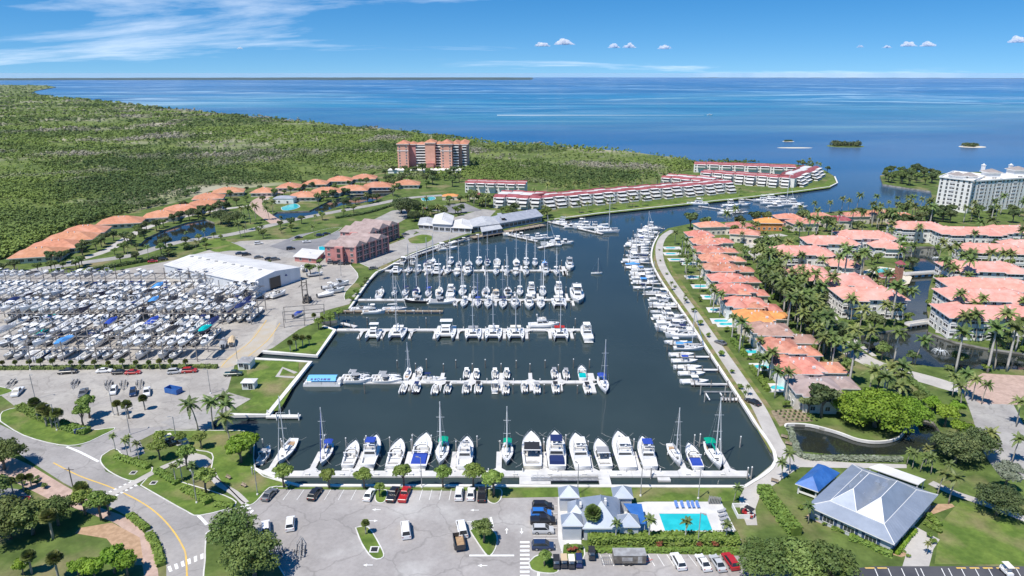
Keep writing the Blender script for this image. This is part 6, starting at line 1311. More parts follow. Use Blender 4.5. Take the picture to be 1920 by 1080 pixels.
# ------------------------------------------------------------------ vehicles
def car_template(L, Wd, prof_body, cab, roofz, wheels=(.22,.78), wr=.34, bed=None, van=False):
    """prof_body: (y, z) side outline of the lower body, front at +y; cab: four (y, z) points of the glasshouse"""
    T = []; mb = MB(); h = Wd/2
    rings = []
    for y, z in prof_body: rings.append([(-h*.94,y,.28),(-h,y,.55),(-h*.98,y,max(z-.12,.56)),(-h*.86,y,z),(h*.86,y,z),(h*.98,y,max(z-.12,.56)),(h,y,.55),(h*.94,y,.28)])
    mb.loft(rings); T.append(['body', mb.mesh('body', M['car_paint'], False), []])
    (y0,z0),(y1,z1),(y2,z2),(y3,z3) = cab; g = MB(); w0, w1 = h*.88, h*.72
    P = [(-w0,y0,z0),(w0,y0,z0),(w0,y3,z3),(-w0,y3,z3),(-w1,y1,z1),(w1,y1,z1),(w1,y2,z2),(-w1,y2,z2)]
    g.add(P, [(0,1,5,4),(1,2,6,5),(2,3,7,6),(3,0,4,7)]); T.append(['window_glass', g.mesh('window_glass', M['glass_dark']), []])
    r = MB(); r.add([(-w1*1.02,y1,z1-.03),(w1*1.02,y1,z1-.03),(w1*1.02,y2,z2-.03),(-w1*1.02,y2,z2-.03),(-w1*.92,y1+.1,z1+.06),(w1*.92,y1+.1,z1+.06),(w1*.92,y2-.1,z2+.06),(-w1*.92,y2-.1,z2+.06)], [(4,5,6,7),(0,1,5,4),(1,2,6,5),(2,3,7,6),(3,0,4,7)])
    for s_ in (-1,1):
        for a, b in (((w0,y0,z0),(w1,y1,z1)),((w0,y3,z3),(w1,y2,z2))): r.tube([(s_*a[0],a[1],a[2]),(s_*b[0],b[1],b[2])], .06, 4)
        if van: r.add([(s_*w0*1.01,y0,z0),(s_*w0*1.01,y3-1.5,z0),(s_*w1*1.01,y2-1.0,z2),(s_*w1*1.01,y1,z1)], [(0,1,2,3) if s_ > 0 else (3,2,1,0)])
    T.append(['roof', r.mesh('roof', M['car_paint']), []])
    for fy in wheels:
        for s_ in (-1,1): w_ = MB(); y = -L/2+L*fy; w_.tube([(s_*(h-.2),y,wr),(s_*(h+.02),y,wr)], wr, 10); hub = MB(); hub.tube([(s_*(h+.02),y,wr),(s_*(h+.035),y,wr)], wr*.6, 8); T.append(['wheel', w_.mesh('wheel', M['rubber']), [('rim', hub.mesh('rim', M['steel']))]])
    for s_ in (-1,1):
        a = MB(); a.box((s_*h*.68, L/2-.06, .62),(.34,.14,.16)); T.append(['headlight', a.mesh('headlight', M['headlight']), []]); b = MB(); b.box((s_*h*.76, -L/2+.06, .7),(.26,.14,.22)); T.append(['tail_light', b.mesh('tail_light', M['taillight']), []])
    if bed: bb = MB(); bb.add([(-h*.78,bed[0],.98),(h*.78,bed[0],.98),(h*.78,bed[1],.98),(-h*.78,bed[1],.98)], [(0,1,2,3)]); T.append(['truck_bed', bb.mesh('truck_bed', M['black_plastic']), []])
    return T
CAR = {'sedan': car_template(4.7,1.82,[(-2.35,.85),(-2.2,.98),(-1.3,1.0),(1.0,.95),(2.2,.78),(2.35,.6)],[(-1.75,.97),(-1.0,1.42),(.35,1.42),(1.15,.93)],1.45),
 'suv': car_template(4.7,1.9,[(-2.35,.95),(-2.2,1.06),(-1.3,1.1),(1.0,1.08),(2.2,.95),(2.35,.7)],[(-2.2,1.07),(-1.9,1.7),(.5,1.7),(1.3,1.05)],1.7,wr=.38),
 'pickup': car_template(5.6,1.98,[(-2.8,1.0),(-2.7,1.08),(-.9,1.1),(1.3,1.12),(2.6,1.02),(2.8,.75)],[(-.75,1.1),(-.6,1.78),(.9,1.78),(1.6,1.1)],1.8,wr=.4,bed=(-2.6,-.85)),
 'van': car_template(5.6,2.0,[(-2.8,1.1),(-2.7,1.2),(-1.3,1.2),(1.5,1.2),(2.6,1.0),(2.8,.75)],[(-2.75,1.2),(-2.6,2.05),(1.0,2.05),(1.9,1.15)],2.1,wr=.36,van=True)}
CARC = {'white':(.78,.78,.77),'black':(.02,.02,.024),'silver':(.5,.51,.52),'grey':(.14,.145,.15),'red':(.42,.02,.025),'blue':(.03,.16,.5),'navy':(.02,.04,.1),'green':(.03,.06,.045)}
def car(kind, px, py, hd, colour, label):
    p = G(px, py); c = CARC[colour]
    return inst(CAR[kind], {'sedan':'sedan_car','suv':'suv_car','pickup':'pickup_truck','van':'cargo_van'}[kind], (p.x,p.y,LAND+.03), label, 'car' if kind in ('sedan','suv') else ('pickup' if kind == 'pickup' else 'van'), 'parked vehicles', R(hd), 1.06, {'body':c,'roof':c})
for a in [('sedan',506,931,-12,'grey','grey sedan parked at the lawn end of the front car park'),('suv',591,930,-10,'black','dark suv alone in the lawn-side bays'),('sedan',693,931,-8,'white','white sedan beside the small kerbed tree island'),('pickup',737,931,-6,'black','black pickup next to the red truck'),('pickup',759,931,-5,'red','red pickup parked beside a black truck'),('suv',861,930,0,'white','tall white vehicle in the bays left of a white sedan'.replace('left of','beside')),('sedan',883,930,0,'white','white sedan between two larger vehicles under trees'),('pickup',904,931,0,'black','dark pickup under the broad lawn-side tree'),
 ('suv',1017,953,-90,'black','black suv at the top of the club parking column'),('suv',1015,967,-90,'blue','bright blue suv by the pool club wall'),('pickup',1018,980,-90,'black','black pickup below the bright blue suv'),('suv',1018,998,-90,'silver','silver suv beside the striped access bay'),('suv',1018,1028,-90,'navy','dark navy suv nearest the kerbed corner island'),
 ('van',761,998,12,'white','white van standing alone mid car park'),('van',866,996,12,'white','white van hitched to the dark open trailer'),('suv',545,986,14,'white','white suv towing an empty boat trailer'),('suv',499,994,20,'white','white suv half under the round corner tree'),('suv',1271,1057,8,'white','white suv alone in the lower bays'),('sedan',1318,1059,8,'white','white sedan beside a silver one in the lower bays'),('sedan',1345,1060,9,'silver','silver sedan between white and red cars'),('suv',1369,1057,9,'red','red suv at the tree end of the lower bays'),
 ('pickup',128,700,-80,'black','black pickup along the rack hedge'),('sedan',196,698,-80,'white','white sedan along the rack hedge'),('sedan',226,701,-80,'black','black sedan tucked behind the red car'),('sedan',250,701,-80,'red','bright red sedan along the rack hedge'),('suv',329,700,-75,'silver','silver suv along the rack hedge'),('suv',356,698,-80,'red','dark red suv along the rack hedge'),('pickup',438,704,-85,'green','dark green pickup beside the utility hut'),
 ('pickup',34,738,195,'white','white pickup with trailer nearest the frame edge'),('pickup',157,740,200,'grey','grey pickup parked with a boat trailer'),('suv',214,736,200,'white','white suv with trailer among the trailer bays'),('suv',250,739,205,'navy','navy suv parked with a trailer'),('pickup',276,738,205,'white','white pickup with trailer beside the blue skip'),
 ('sedan',35,944,-60,'red','red car partly hidden by trees in the side lot'),('sedan',1351,645,33,'grey','grey car driving on the villa promenade'),('sedan',1412,757,33,'black','black cart-like car parked at the promenade end'),('sedan',287,492,-70,'red','red car behind the boat racks'),('suv',306,488,-70,'black','black car behind the boat racks near the warehouse')]: car(*a)
cp = [(450,477,'navy','sedan'),(462,479,'black','suv'),(485,484,'grey','sedan'),(505,487,'black','sedan'),(516,488,'grey','suv'),(600,443,'navy','suv'),(612,440,'black','sedan'),(545,468,'black','suv'),(700,505,'grey','sedan'),(622,494,'grey','suv'),(632,495,'black','suv'),(642,496,'grey','sedan'),(652,496,'black','sedan'),(795,393,'red','sedan'),(805,392,'silver','suv'),(815,393,'white','sedan'),(825,394,'navy','suv'),(835,394,'white','suv'),(560,447,'black','sedan'),(575,455,'white','sedan'),(760,441,'grey','sedan'),(485,458,'white','suv')]
for px, py, c_, k_ in cp:
    o = car(k_, px, py, -65, c_, ''); rank('northcar', o, f'small {c_} {k_} in the lots round the pink apartments', 'vehicle', 'from the warehouse', px)
# empty boat trailers
def T_trailer():
    T = []; mb = MB(); mb.box((0,-.4,.5),(.14,7.0,.14)); mb.tube([(-.9,-3,.55),(-.9,1.5,.55),(0,3.8,.55)], .08, 4); mb.tube([(.9,-3,.55),(.9,1.5,.55),(0,3.8,.55)], .08, 4)
    for y in (-3,-1,1): mb.box((0,y,.48),(1.9,.12,.12))
    T.append(('trailer_frame', mb.mesh('trailer_frame', M['galv'])))
    for s_ in (-1,1):
        b = MB(); b.box((s_*.55,-1.2,.75),(.18,4,.12)); T.append(('bunk', b.mesh('bunk', M['black_plastic'])))
        g = MB(); g.tube([(s_*1.0,-2.9,.5),(s_*1.0,-2.9,1.5)], .05, 4); T.append(('guide_post', g.mesh('guide_post', M['white_cap'])))
        for y in (-1.6,-.8): w_ = MB(); w_.tube([(s_*1.0,y,.33),(s_*1.2,y,.33)], .33, 9); T.append(('wheel', w_.mesh('wheel', M['rubber'])))
    return T
TR = T_trailer()
for px, py, hd, lab in ((563,1030,14,'empty boat trailer behind the white suv in the front car park'),(520,1035,25,'empty boat trailer under the round corner tree'),(20,722,196,'empty boat trailer behind the frame-edge pickup'),(140,722,202,'empty boat trailer behind the grey pickup'),(203,724,202,'empty boat trailer behind the white suv by the hedge side'),(232,724,206,'empty boat trailer behind the navy suv'),(262,723,206,'empty boat trailer near the blue skip')):
    p = G(px, py); inst(TR, 'boat_trailer', (p.x,p.y,LAND+.04), lab, 'trailer', 'empty boat trailers', R(hd))
p = G(861, 1024); dt = thing('dump_trailer', (p.x,p.y,LAND+.03), 'dark open dump trailer with brown floor behind a white van', 'trailer', None, R(12))
mb = MB()
for x, y, dx, dy in ((-1.1,0,.1,4.4),(1.1,0,.1,4.4),(0,-2.2,2.2,.1),(0,2.2,2.2,.1)): mb.box((x,y,.7),(dx,dy,1.2))
mb.build('bed_wall', M['black_plastic'], dt); mb = MB(); mb.box((0,0,.68),(2.1,4.3,.12)); mb.build('bed_floor', M['teak'], dt); mb = MB(); mb.tube([(-.5,2.2,.6),(0,3.8,.6),(.5,2.2,.6)], .07, 4); mb.build('hitch', M['black_plastic'], dt)
for s_ in (-1,1):
    for y in (-.9,.1): w_ = MB(); w_.tube([(s_*.95,y,.36),(s_*1.2,y,.36)], .36, 9); w_.build('wheel', M['rubber'], dt)
p = G(1179, 1054); ct = thing('cargo_trailer', (p.x,p.y,LAND+.03), 'long grey enclosed utility trailer with dusty silver roof', 'trailer', None, 0)
mb = MB(); mb.box((0,0,.6),(6.8,2.4,1.9)); mb.build('body', M['pile_dark'], ct); mb = MB(); mb.box((0,0,2.5),(6.9,2.5,.12)); mb.build('roof', M['galv'], ct); mb = MB(); mb.tube([(3.4,-.7,.6),(5,0,.6),(3.4,.7,.6)], .07, 4); mb.build('hitch', M['red_fabric'], ct); mb = MB(); mb.box((-.6,-1.22,1.2),(2.2,.04,.9)); mb.box((2.1,-1.22,.7),(.9,.04,1.6)); mb.build('side_hatch', M['galv'], ct)
mb = MB()
for k in range(6): mb.box((-3.6-.45*k,0,.45),(.06,2.1,.06))
for y in (-1.05,1.05): mb.box((-4.8,y,.45),(2.4,.06,.06)); mb.box((-4.8,y,1.0),(2.4,.06,.06))
mb.build('rear_cage', M['galv'], ct)
for y in (-1.15,1.15):
    for x in (-.8,.3): w_ = MB(); w_.tube([(x,y-.12,.36),(x,y+.12,.36)], .36, 9); w_.build('wheel', M['rubber'], ct)
# golf carts
def T_cart():
    T = []; mb = MB(); mb.box((0,0,.35),(1.15,2.3,.4),top=.95); mb.box((0,.95,.5),(1.1,.5,.55),top=.8); T.append(('body', mb.mesh('body', M['car_paint'])))
    mb = MB(); mb.box((0,-.15,.7),(1.0,.5,.25)); mb.box((0,-.4,.9),(1.0,.12,.5)); T.append(('seat', mb.mesh('seat', M['cushion']))); mb = MB(); mb.box((0,-.05,1.85),(1.2,1.9,.1),top=.95); mb2 = MB()
    for x in (-.5,.5):
        for y in (-.8,.75): mb2.tube([(x,y,.7),(x,y,1.85)], .03, 4)
    T.append(('canopy', mb.mesh('canopy', M['canvas']), [('canopy_post', mb2.mesh('canopy_post', M['black_plastic']))]))
    for s_ in (-1,1):
        for y in (-.75,.8): w_ = MB(); w_.tube([(s_*.42,y,.24),(s_*.6,y,.24)], .24, 8); T.append(('wheel', w_.mesh('wheel', M['rubber'])))
    return T
TC = T_cart()
for px, py, hd, bc, cc, lab in ((316,829,-50,BLACK,CREAM,'cream-topped golf cart at the end of the cart court'),(327,834,-50,BLACK,BLACK,'black golf cart between two other carts'),(345,838,-50,(.3,.3,.3),WHITE,'white-topped golf cart in the cart court'),(1043,1062,0,BLACK,BLACK,'black golf cart nearest the kerbed corner island'),(1057,1061,0,BLACK,TAN,'tan-topped golf cart below the flower bed'),(1071,1062,0,BLACK,CREAM,'cream-topped golf cart below the flower bed'),(1085,1060,0,NAVY,DKBLUE,'dark blue golf cart at the bed corner'),(1109,1046,0,BLACK,BLACK,'black golf cart beside the enclosed trailer'),(1403,968,40,RED,BLACK,'red golf cart on the path beside the pool terrace'),(1886,1076,0,WHITE,CREAM,'cream golf cart crossing the dark car park')):
    p = G(px, py); inst(TC, 'golf_cart', (p.x,p.y,LAND+.12), lab, 'golf cart', 'golf carts', R(hd), 1.15, {'body':bc,'canopy':cc})
# ------------------------------------------------------------------ street furniture
def T_lamp(h):
    a = MB(); a.tube([(0,0,0),(0,0,h)], [.13,.09], 6); b = MB(); b.tube([(0,0,h-.1),(.7,0,h+.1)], .05, 4); b.box((.95,0,h),(.7,.3,.16)); c_ = MB(); c_.lathe([(.3,0),(.25,.35),(.1,.5)],8)
    return [('pole', a.mesh('pole', M['galv'])), ('lamp_head', b.mesh('lamp_head', M['galv'])), ('footing', c_.mesh('footing', M['wall_cap']))]
LP = T_lamp(8.5)
for px, py, lab in ((483,928,'in the front-left lawn corner by trees'.replace('front-left','ramp-side')),(791,914,'behind the lawn trees near the gangway'),(1083,927,'on the lawn beside the club pavilion'),(1201,930,'on the lawn behind the pool club'),(1309,935,'on the lawn behind the pool'),(66,748,'near the frame edge of the trailer lot'),(213,778,'beside the two small fan palms'),(107,807,'in the hedge island by the road'),(244,815,'at the ramp drive kerb'),(332,832,'beside the cart court'),(369,943,'at the zebra path lawn'),(445,676,'at the boatyard gate'),(57,694,'in the rack hedge'),(280,687,'in the rack hedge near the red car'),(1308,1023,'in the pool hedge'),(395,738,'on the ramp lot by the ticket hut'),(640,520,'by the shore drive seawall'),(690,452,'beside the pink apartments')):
    p = G(px, py); inst(LP, 'street_lamp', (p.x,p.y,LAND), f'tall grey lamp post {lab}', 'lamp post', 'lamp posts', rnd.random()*6)
p = G(142, 937); up = thing('utility_pole', (p.x,p.y,LAND), 'bare timber utility pole beside the brick footway', 'pole'); MB().tube([(0,0,0),(0,0,9)], [.16,.12], 6).build('pole', M['pile_dark'], up); mb = MB(); mb.box((0,0,8.3),(2.2,.12,.14)); mb.build('cross_arm', M['pile_dark'], up)
# sun loungers round the club pool
lg = MB(); lg.box((0,-.2,.32),(.62,1.3,.1)); lg.add([(-.31,.45,.32),(.31,.45,.32),(.31,1.0,.75),(-.31,1.0,.75)], [(0,1,2,3)]); lgf = MB()
for x in (-.28,.28):
    for y in (-.75,.4): lgf.box((x,y,0),(.05,.05,.34))
LG = [('bed', lg.mesh('bed', M['canvas'])), ('leg_frame', lgf.mesh('leg_frame', M['trim']))]
for k, px in enumerate((1268,1279,1291,1299,1308)): p = G(px, 950); o = inst(LG, 'sun_lounger', (p.x,p.y,LAND+.07), '', 'sun lounger', 'loungers by the club pool', 0, 1.15, {'bed':(.12,.22,.5)}); rank('lg', o, 'blue sun lounger behind the club pool', 'lounger from the awning', 'in its line', px)
for k, py in enumerate((961,969,976,984,991,998)): p = G(1352+k*2.2, py); o = inst(LG, 'sun_lounger', (p.x,p.y,LAND+.07), '', 'sun lounger', 'loungers by the club pool', R(-70), 1.15, {'bed':(.3,.31,.33)}); rank('lg2', o, 'grey sun lounger along the pool end', 'lounger from the lawn', 'in its line', -py)
p = G(1339, 944); ub = thing('stacked_furniture', (p.x,p.y,LAND+.06), 'stack of folded pool chairs at the terrace corner', 'chairs')
for k in range(8): mb = MB(); mb.box((-1.4+.38*k,0,0),(.1,.9,1.7)); o = mb.build('folded_chair', M['galv'], ub); o.rotation_euler = (0,R(8),0)
p = G(1392, 962); sd = thing('pump_enclosure', (p.x,p.y,LAND+.06), 'low white pump enclosure with a black tank beside the pool', 'enclosure'); mb = MB()
for x, y, dx, dy in ((0,-2.2,3.6,.15),(0,2.2,3.6,.15),(-1.8,0,.15,4.4),(1.8,0,.15,4.4)): mb.box((x,y,0),(dx,dy,1.1))
mb.build('wall', M['trim'], sd); mb = MB(); mb.lathe([(.5,0),(.5,1.1),(.1,1.3)],9); mb.build('tank', M['black_plastic'], sd)
p = G(152, 813); sg = thing('entrance_sign', (p.x,p.y,LAND+.1), 'dark blue entrance sign board in the roadside hedge', 'sign', None, R(25)); mb = MB(); mb.box((0,0,.3),(3.2,.25,1.3)); mb.build('board', M['sign_blue'], sg)
for x in (-1.5,-.5,.5,1.5): mb = MB(); mb.box((x,-.2,1.3),(.35,.08,.25)); mb.build('panel_tag', M['trim'], sg)
for px, py, w_, d_ in ((702,1031,2.0,1.8),(250,887,1.6,1.2),(288,906,1.6,1.2)):
    p = G(px, py); o = thing('storm_drain', (p.x,p.y,LAND+.1), f'square storm drain grate in {"the slim car park island" if px == 702 else "the verge before the zebra" if px == 250 else "the verge beyond the zebra"}', 'drain'); mb = MB(); mb.box((0,0,0),(w_,w_,.06)); mb.build('frame', M['kerb'], o); mb = MB(); mb.box((0,0,.02),(w_*.7,w_*.7,.06)); mb.build('grate', M['rubber'], o)
for px, py, lab in ((428,898,'small dark bench on the ramp lawn'),(457,913,'second bench on the ramp lawn toward the car park'),(1470,822,'brown bench beside the promenade bend'),(1478,835,'brown bench nearest the pond corner'),(1452,905,'bench under the small path palm')):
    p = G(px, py); o = thing('bench', (p.x,p.y,LAND+.1), lab, 'bench', None, R(-35)); mb = MB(); mb.box((0,0,.42),(1.8,.5,.08)); mb.build('seat', M['timber'], o); mb = MB(); mb.box((0,.25,.5),(1.8,.08,.45)); mb.build('backrest', M['timber'], o)
    for x in (-.7,.7): mb = MB(); mb.box((x,0,0),(.1,.45,.42)); mb.build('leg', M['pile_dark'], o)
p = G(853, 879, .3); dg = thing('dinghy', (p.x,p.y,0), 'tiny white dinghy tied beside the front dock', 'boat', None, 0); hull_mesh(3.2,1.5,.5,n=7).build('hull', M['gelcoat'], dg); mb = MB(); mb.box((0,-.2,.35),(1.2,.3,.06)); mb.build('thwart', M['timber'], dg)
p = G(1245, 899, .3); fl = thing('work_float', (p.x,p.y,0), 'small white work float behind the front dock', 'float'); mb = MB(); mb.box((0,0,-.1),(3.2,1.5,.6)); mb.build('deck', M['deck_white'], fl)
# fence posts on the terrace seawall, kerb stops
# speedboat with wake far out in the bay
p = G(1331, 216, 0); boat('exp', p, -PI/2, 14, 'bayboat', 'speeding across the bay with a white wake', look='white motor boat', z=drop(p.x,p.y))
wk = MB(); 
for i in range(20):
    x0 = p.x-14-i*26; x1 = x0-26; w0, w1 = 1.5+i*.3, 1.8+i*.3; zz = .25+drop(x0,p.y); wk.quad((x1,p.y-w1,zz),(x0,p.y-w0,zz),(x0,p.y+w0,zz),(x1,p.y+w1,zz))
tag(wk.build('wake_foam', M['foam']), 'white foam trail behind the speeding boat', 'wake', kind='stuff')
# ------------------------------------------------------------------ vegetation
import numpy as np
def frond(mb, az, el, ln, droop, wd, vr, n=6, mi=0):
    d = Vector((math.cos(az), math.sin(az), 0)); side = Vector((-d.y, d.x, 0)); P = []
    for i in range(n+1):
        t = i/n; P.append(d*(ln*t*math.cos(el)*(1-.12*droop*t)) + Vector((0,0,ln*t*math.sin(el) - droop*ln*t*t*.62)))
    for i in range(n):
        a, b = P[i], P[i+1]; t = (i+.5)/n; w_ = wd*math.sin(math.pi*min(1, .16+t*.84))**.6*(1.05-.35*t)
        for s_ in (-1, 1):
            for f0, f1 in ((0,.46),(.52,.97)):
                p0 = a.lerp(b, f0); p1 = a.lerp(b, f1); sw = d*w_*.55; dn = Vector((0,0,-w_*.45*(.6+vr.random()*.8)))
                q = [p0, p1, p1+side*s_*w_+sw*.8+dn, p0+side*s_*w_*1.0+sw*.55+dn]
                mb.quad(*(q if s_ > 0 else q[::-1]), mi)
def palm_crown(seed, n=17, ln=3.1, wd=.62, up=.95):
    vr = random.Random(seed); mb = MB()
    for i in range(n):
        az = i*2.399+vr.uniform(-.2,.2); k = i/n; el = up - k*1.35 + vr.uniform(-.12,.12); frond(mb, az, el, ln*vr.uniform(.85,1.1), .45+k*.5, wd, vr)
    return mb
def fan_crown(seed, n=52, r=1.55):
    vr = random.Random(seed); mb = MB()
    for i in range(n):
        az = i*2.399; el = math.asin(max(-1, min(1, 1 - 1.75*(i+.3)/n)))+vr.uniform(-.18,.18); d = Vector((math.cos(az)*math.cos(el), math.sin(az)*math.cos(el), math.sin(el))); s_ = d.cross(Vector((0,0,1))).normalized() if abs(d.z) < .98 else Vector((1,0,0)); u = s_.cross(d)
        tl = u*vr.uniform(.35,.9); d = (d+tl*.6).normalized(); b = d*r*.12; pts = [b + (d*math.cos(a)+s_*math.sin(a))*r*.9*vr.uniform(.8,1.1) - Vector((0,0,.12*abs(a))) for a in (-1.1,-.75,-.4,-.1,.2,.5,.8,1.1)]
        for p, q in zip(pts[::1], pts[1::1]): mb.tri(b, p, p.lerp(q,.8)+u*.02)
    return mb
def trunk_mesh(h, r0, r1, lean=0., seed=0, m='trunk_palm', bulge=0.):
    vr = random.Random(seed); mb = MB(); az = vr.random()*6; pts = []; rs = []
    for i in range(6):
        t = i/5; pts.append((lean*h*t*t*math.cos(az), lean*h*t*t*math.sin(az), h*t)); rs.append(r0+(r1-r0)*t+bulge*math.sin(t*math.pi))
    mb.tube(pts, rs, 7); return mb.mesh('trunk', M[m], True), Vector(pts[-1])
PALMS = {}
def shift(mb, off): mb.v = [(x+off.x,y+off.y,z+off.z) for x,y,z in mb.v]; return mb
for i in range(4):
    t_, top_ = trunk_mesh(9.0, .2, .13, .05+.03*i, i); PALMS[f'coco{i}'] = [('trunk', t_), ('crown', shift(palm_crown(i, 18, 3.3, .62, .9), top_).mesh('crown', M['leaf_palm' if i % 2 else 'leaf_palm_light']))]
for i in range(3):
    t_, top_ = trunk_mesh(10.0, .26, .18, .008, 30+i, 'trunk_royal', .05); cs = MB(); cs.tube([top_, top_+Vector((0,0,1.3))], [.17,.1], 6); PALMS[f'royal{i}'] = [('trunk', t_, [('crown_shaft', cs.mesh('crown_shaft', M['leaf_palm_light']))]), ('crown', shift(palm_crown(20+i, 16, 3.2, .7, 1.0), top_+Vector((0,0,1.2))).mesh('crown', M['leaf_palm']))]
for i in range(3):
    t_, top_ = trunk_mesh(4.6, .24, .2, .02, 60+i); PALMS[f'sabal{i}'] = [('trunk', t_), ('crown', shift(fan_crown(i), top_).mesh('crown', M['leaf_palm_light' if i else 'leaf_palm']))]
def leaf_cloud(seed, lobes, n, size, flat=.75):
    vr = np.random.RandomState(seed); k = len(lobes); pr = np.array([l[3]**2 for l in lobes]); pr = pr/pr.sum(); id_ = vr.choice(k, n, p=pr); C_ = np.array([l[:3] for l in lobes])[id_]; Rr = np.array([l[3] for l in lobes])[id_]
    d = vr.normal(size=(n,3)); d /= np.linalg.norm(d,axis=1,keepdims=True); d[:,2] = np.where(d[:,2] < -.45, -d[:,2], d[:,2]); rad = Rr*(.55+.6*vr.rand(n)**.8); P = C_ + d*rad[:,None]*np.array([1,1,flat])
    nr = d + vr.normal(size=(n,3))*.55 + np.array([0,0,.25]); nr /= np.linalg.norm(nr,axis=1,keepdims=True); a = np.cross(nr, vr.normal(size=(n,3))); a /= np.linalg.norm(a,axis=1,keepdims=True); b = np.cross(nr,a); s = (size*(.6+.8*vr.rand(n)))[:,None]
    V = np.stack([P-a*s*.5-b*s*.32, P+a*s*.5-b*s*.32, P+a*s*.42+b*s*.42, P-a*s*.42+b*s*.42],1).reshape(-1,3); return V
def np_mesh(name, V, m):
    me = bpy.data.meshes.new(name); nq = len(V)//4; me.vertices.add(len(V)); me.vertices.foreach_set('co', V.astype(np.float32).ravel()); me.loops.add(len(V)); me.loops.foreach_set('vertex_index', np.arange(len(V),dtype=np.int32)); me.polygons.add(nq); me.polygons.foreach_set('loop_start', np.arange(0,len(V),4,dtype=np.int32)); me.polygons.foreach_set('loop_total', np.full(nq,4,dtype=np.int32)); me.materials.append(m); me.update(calc_edges=True); me.validate(); return me
def tree_template(seed, Rc, h, n, size, m, nl=12, spread=.62, flat=.72, trunk=True):
    vr = random.Random(seed); lobes = []
    for i in range(nl):
        a = i*2.399; rr_ = Rc*spread*math.sqrt((i+.3)/nl); rr_ *= vr.uniform(.8,1.15); lobes.append((rr_*math.cos(a), rr_*math.sin(a), h-Rc*.6+Rc*.42*(1-(rr_/Rc)**2)+vr.uniform(-.3,.2)*Rc, Rc*vr.uniform(.2,.44)))
    cr = np_mesh('crown', leaf_cloud(seed, lobes, n, size, flat), M[m]); tb = MB(); th = h-Rc*.75; tb.tube([(0,0,-.1),(.05*Rc,0,th*.5),(0,.04*Rc,th),(0,0,h-Rc*.3)], [Rc*.075+.06,Rc*.06+.04,Rc*.05+.03,.04], 7)
    T = [('trunk', tb.mesh('trunk', M['bark'], True)), ('crown', cr)]
    lb = []
    for i, l in enumerate(lobes[1::2]): b = MB(); b.tube([(0,0,th*.7),(l[0]*.5,l[1]*.5,th+(l[2]-th)*.45),(l[0]*.9,l[1]*.9,l[2])], [Rc*.04+.03,Rc*.025+.02,.02], 5); lb.append(('limb', b.mesh('limb', M['bark'])))
    T[0] = (T[0][0], T[0][1], lb); return T
TREES = {}
for i in range(3):
    TREES[f'dark{i}'] = tree_template(100+i, 4.2, 7.5, 1500, .62, 'leaf_dark'); TREES[f'mid{i}'] = tree_template(110+i, 3.4, 6.4, 1300, .5, 'leaf_mid'); TREES[f'bright{i}'] = tree_template(120+i, 4.2, 6.5, 1700, .55, 'leaf_bright', 11)
    TREES[f'shrub{i}'] = tree_template(130+i, 1.6, 1.9, 420, .3, 'leaf_mid', 7); TREES[f'bush{i}'] = tree_template(140+i, 1.6, 1.8, 420, .3, 'leaf_hedge', 7)
TREES['silver'] = tree_template(150, 4.4, 9, 3200, .45, 'leaf_silver', 11); TREES['oak'] = tree_template(151, 6.5, 9.0, 6500, .42, 'leaf_dark', 26, .85); TREES['oak2'] = tree_template(152, 6.0, 8.5, 5600, .42, 'leaf_mid', 26, .85); TREES['rain'] = tree_template(153, 9.0, 10.5, 9000, .55, 'leaf_bright', 38, .9, .6); TREES['near'] = tree_template(154, 2.9, 5.6, 1700, .36, 'leaf_lime', 10); TREES['near2'] = tree_template(155, 2.9, 5.4, 1700, .36, 'leaf_mid', 9); TREES['red'] = tree_template(156, 1.2, 1.4, 300, .26, 'leaf_red', 6); TREES['flower'] = tree_template(157, 3.2, 5.5, 900, .5, 'leaf_flower', 8)
npalm = [0]; ntree = [0]
def plant(kind, px, py, key, look, anchor, s=1.0, z=LAND, world=None, sz=None):
    p = world if world is not None else G(px, py, z)
    if kind in ('coco','royal','sabal'): T = PALMS[f'{kind}{rnd.randrange(4 if kind == "coco" else 3)}']; nm = {'coco':'coconut_palm','royal':'royal_palm','sabal':'fan_palm'}[kind]; cat = 'palm'; npalm[0] += 1
    else:
        T = TREES[kind] if kind in TREES else TREES[f'{kind}{rnd.randrange(3)}']; nm = {'shrub':'shrub','bush':'shrub','red':'shrub','dark':'evergreen_tree','oak':'oak_tree','oak2':'oak_tree','bright':'shade_tree','rain':'shade_tree','silver':'silver_tree','flower':'flame_tree','near':'round_tree','near2':'round_tree'}.get(kind, 'broadleaf_tree'); cat = 'shrub' if nm == 'shrub' else 'tree'; ntree[0] += nm != 'shrub'
    s = s*rnd.uniform(.9,1.1); o = inst(T, nm, (p[0],p[1],z), '', cat, {'palm':'palms','tree':'broadleaf trees','shrub':'shrubs'}[cat], rnd.random()*6.28, (s,s,(sz or s)*rnd.uniform(.93,1.07)))
    q = PX((p[0],p[1],z)); rank('veg'+key, o, look, {'palm':'palm','tree':'tree','shrub':'shrub'}[cat], anchor, q[0]+q[1]*.001); return o
def plants(kind, pts, key, look, anchor, s=1.0):
    for p in pts: plant(kind, p[0], p[1], key, look, anchor, (p[2] if len(p) > 2 else 1)*s)
plants('near', [(533,914),(617,915,.95),(683,916,1.05),(757,914),(831,914,1.0),(888,915,1.2),(925,930,1.25),(712,932,.6)], 'lawnrow', 'round green tree on the strip between car park and dock', 'from the ramp')
plants('near', [(300,862,1.1),(340,838,.7),(378,842,.8),(352,880,1.2),(388,925,1.2),(305,838,.8)], 'rampgarden', 'leafy tree in the planted court by the golf carts', 'from the road')
plants('bright', [(452,868,1.0),(470,850,.95)], 'rampbush', 'dense bright green tree at the ramp mouth', 'from the road')
plants('near', [(157,800,1.0),(168,784,1.1)], 'rampisland', 'flat-crowned tree in the kerbed trailer-lot island', 'from the road')
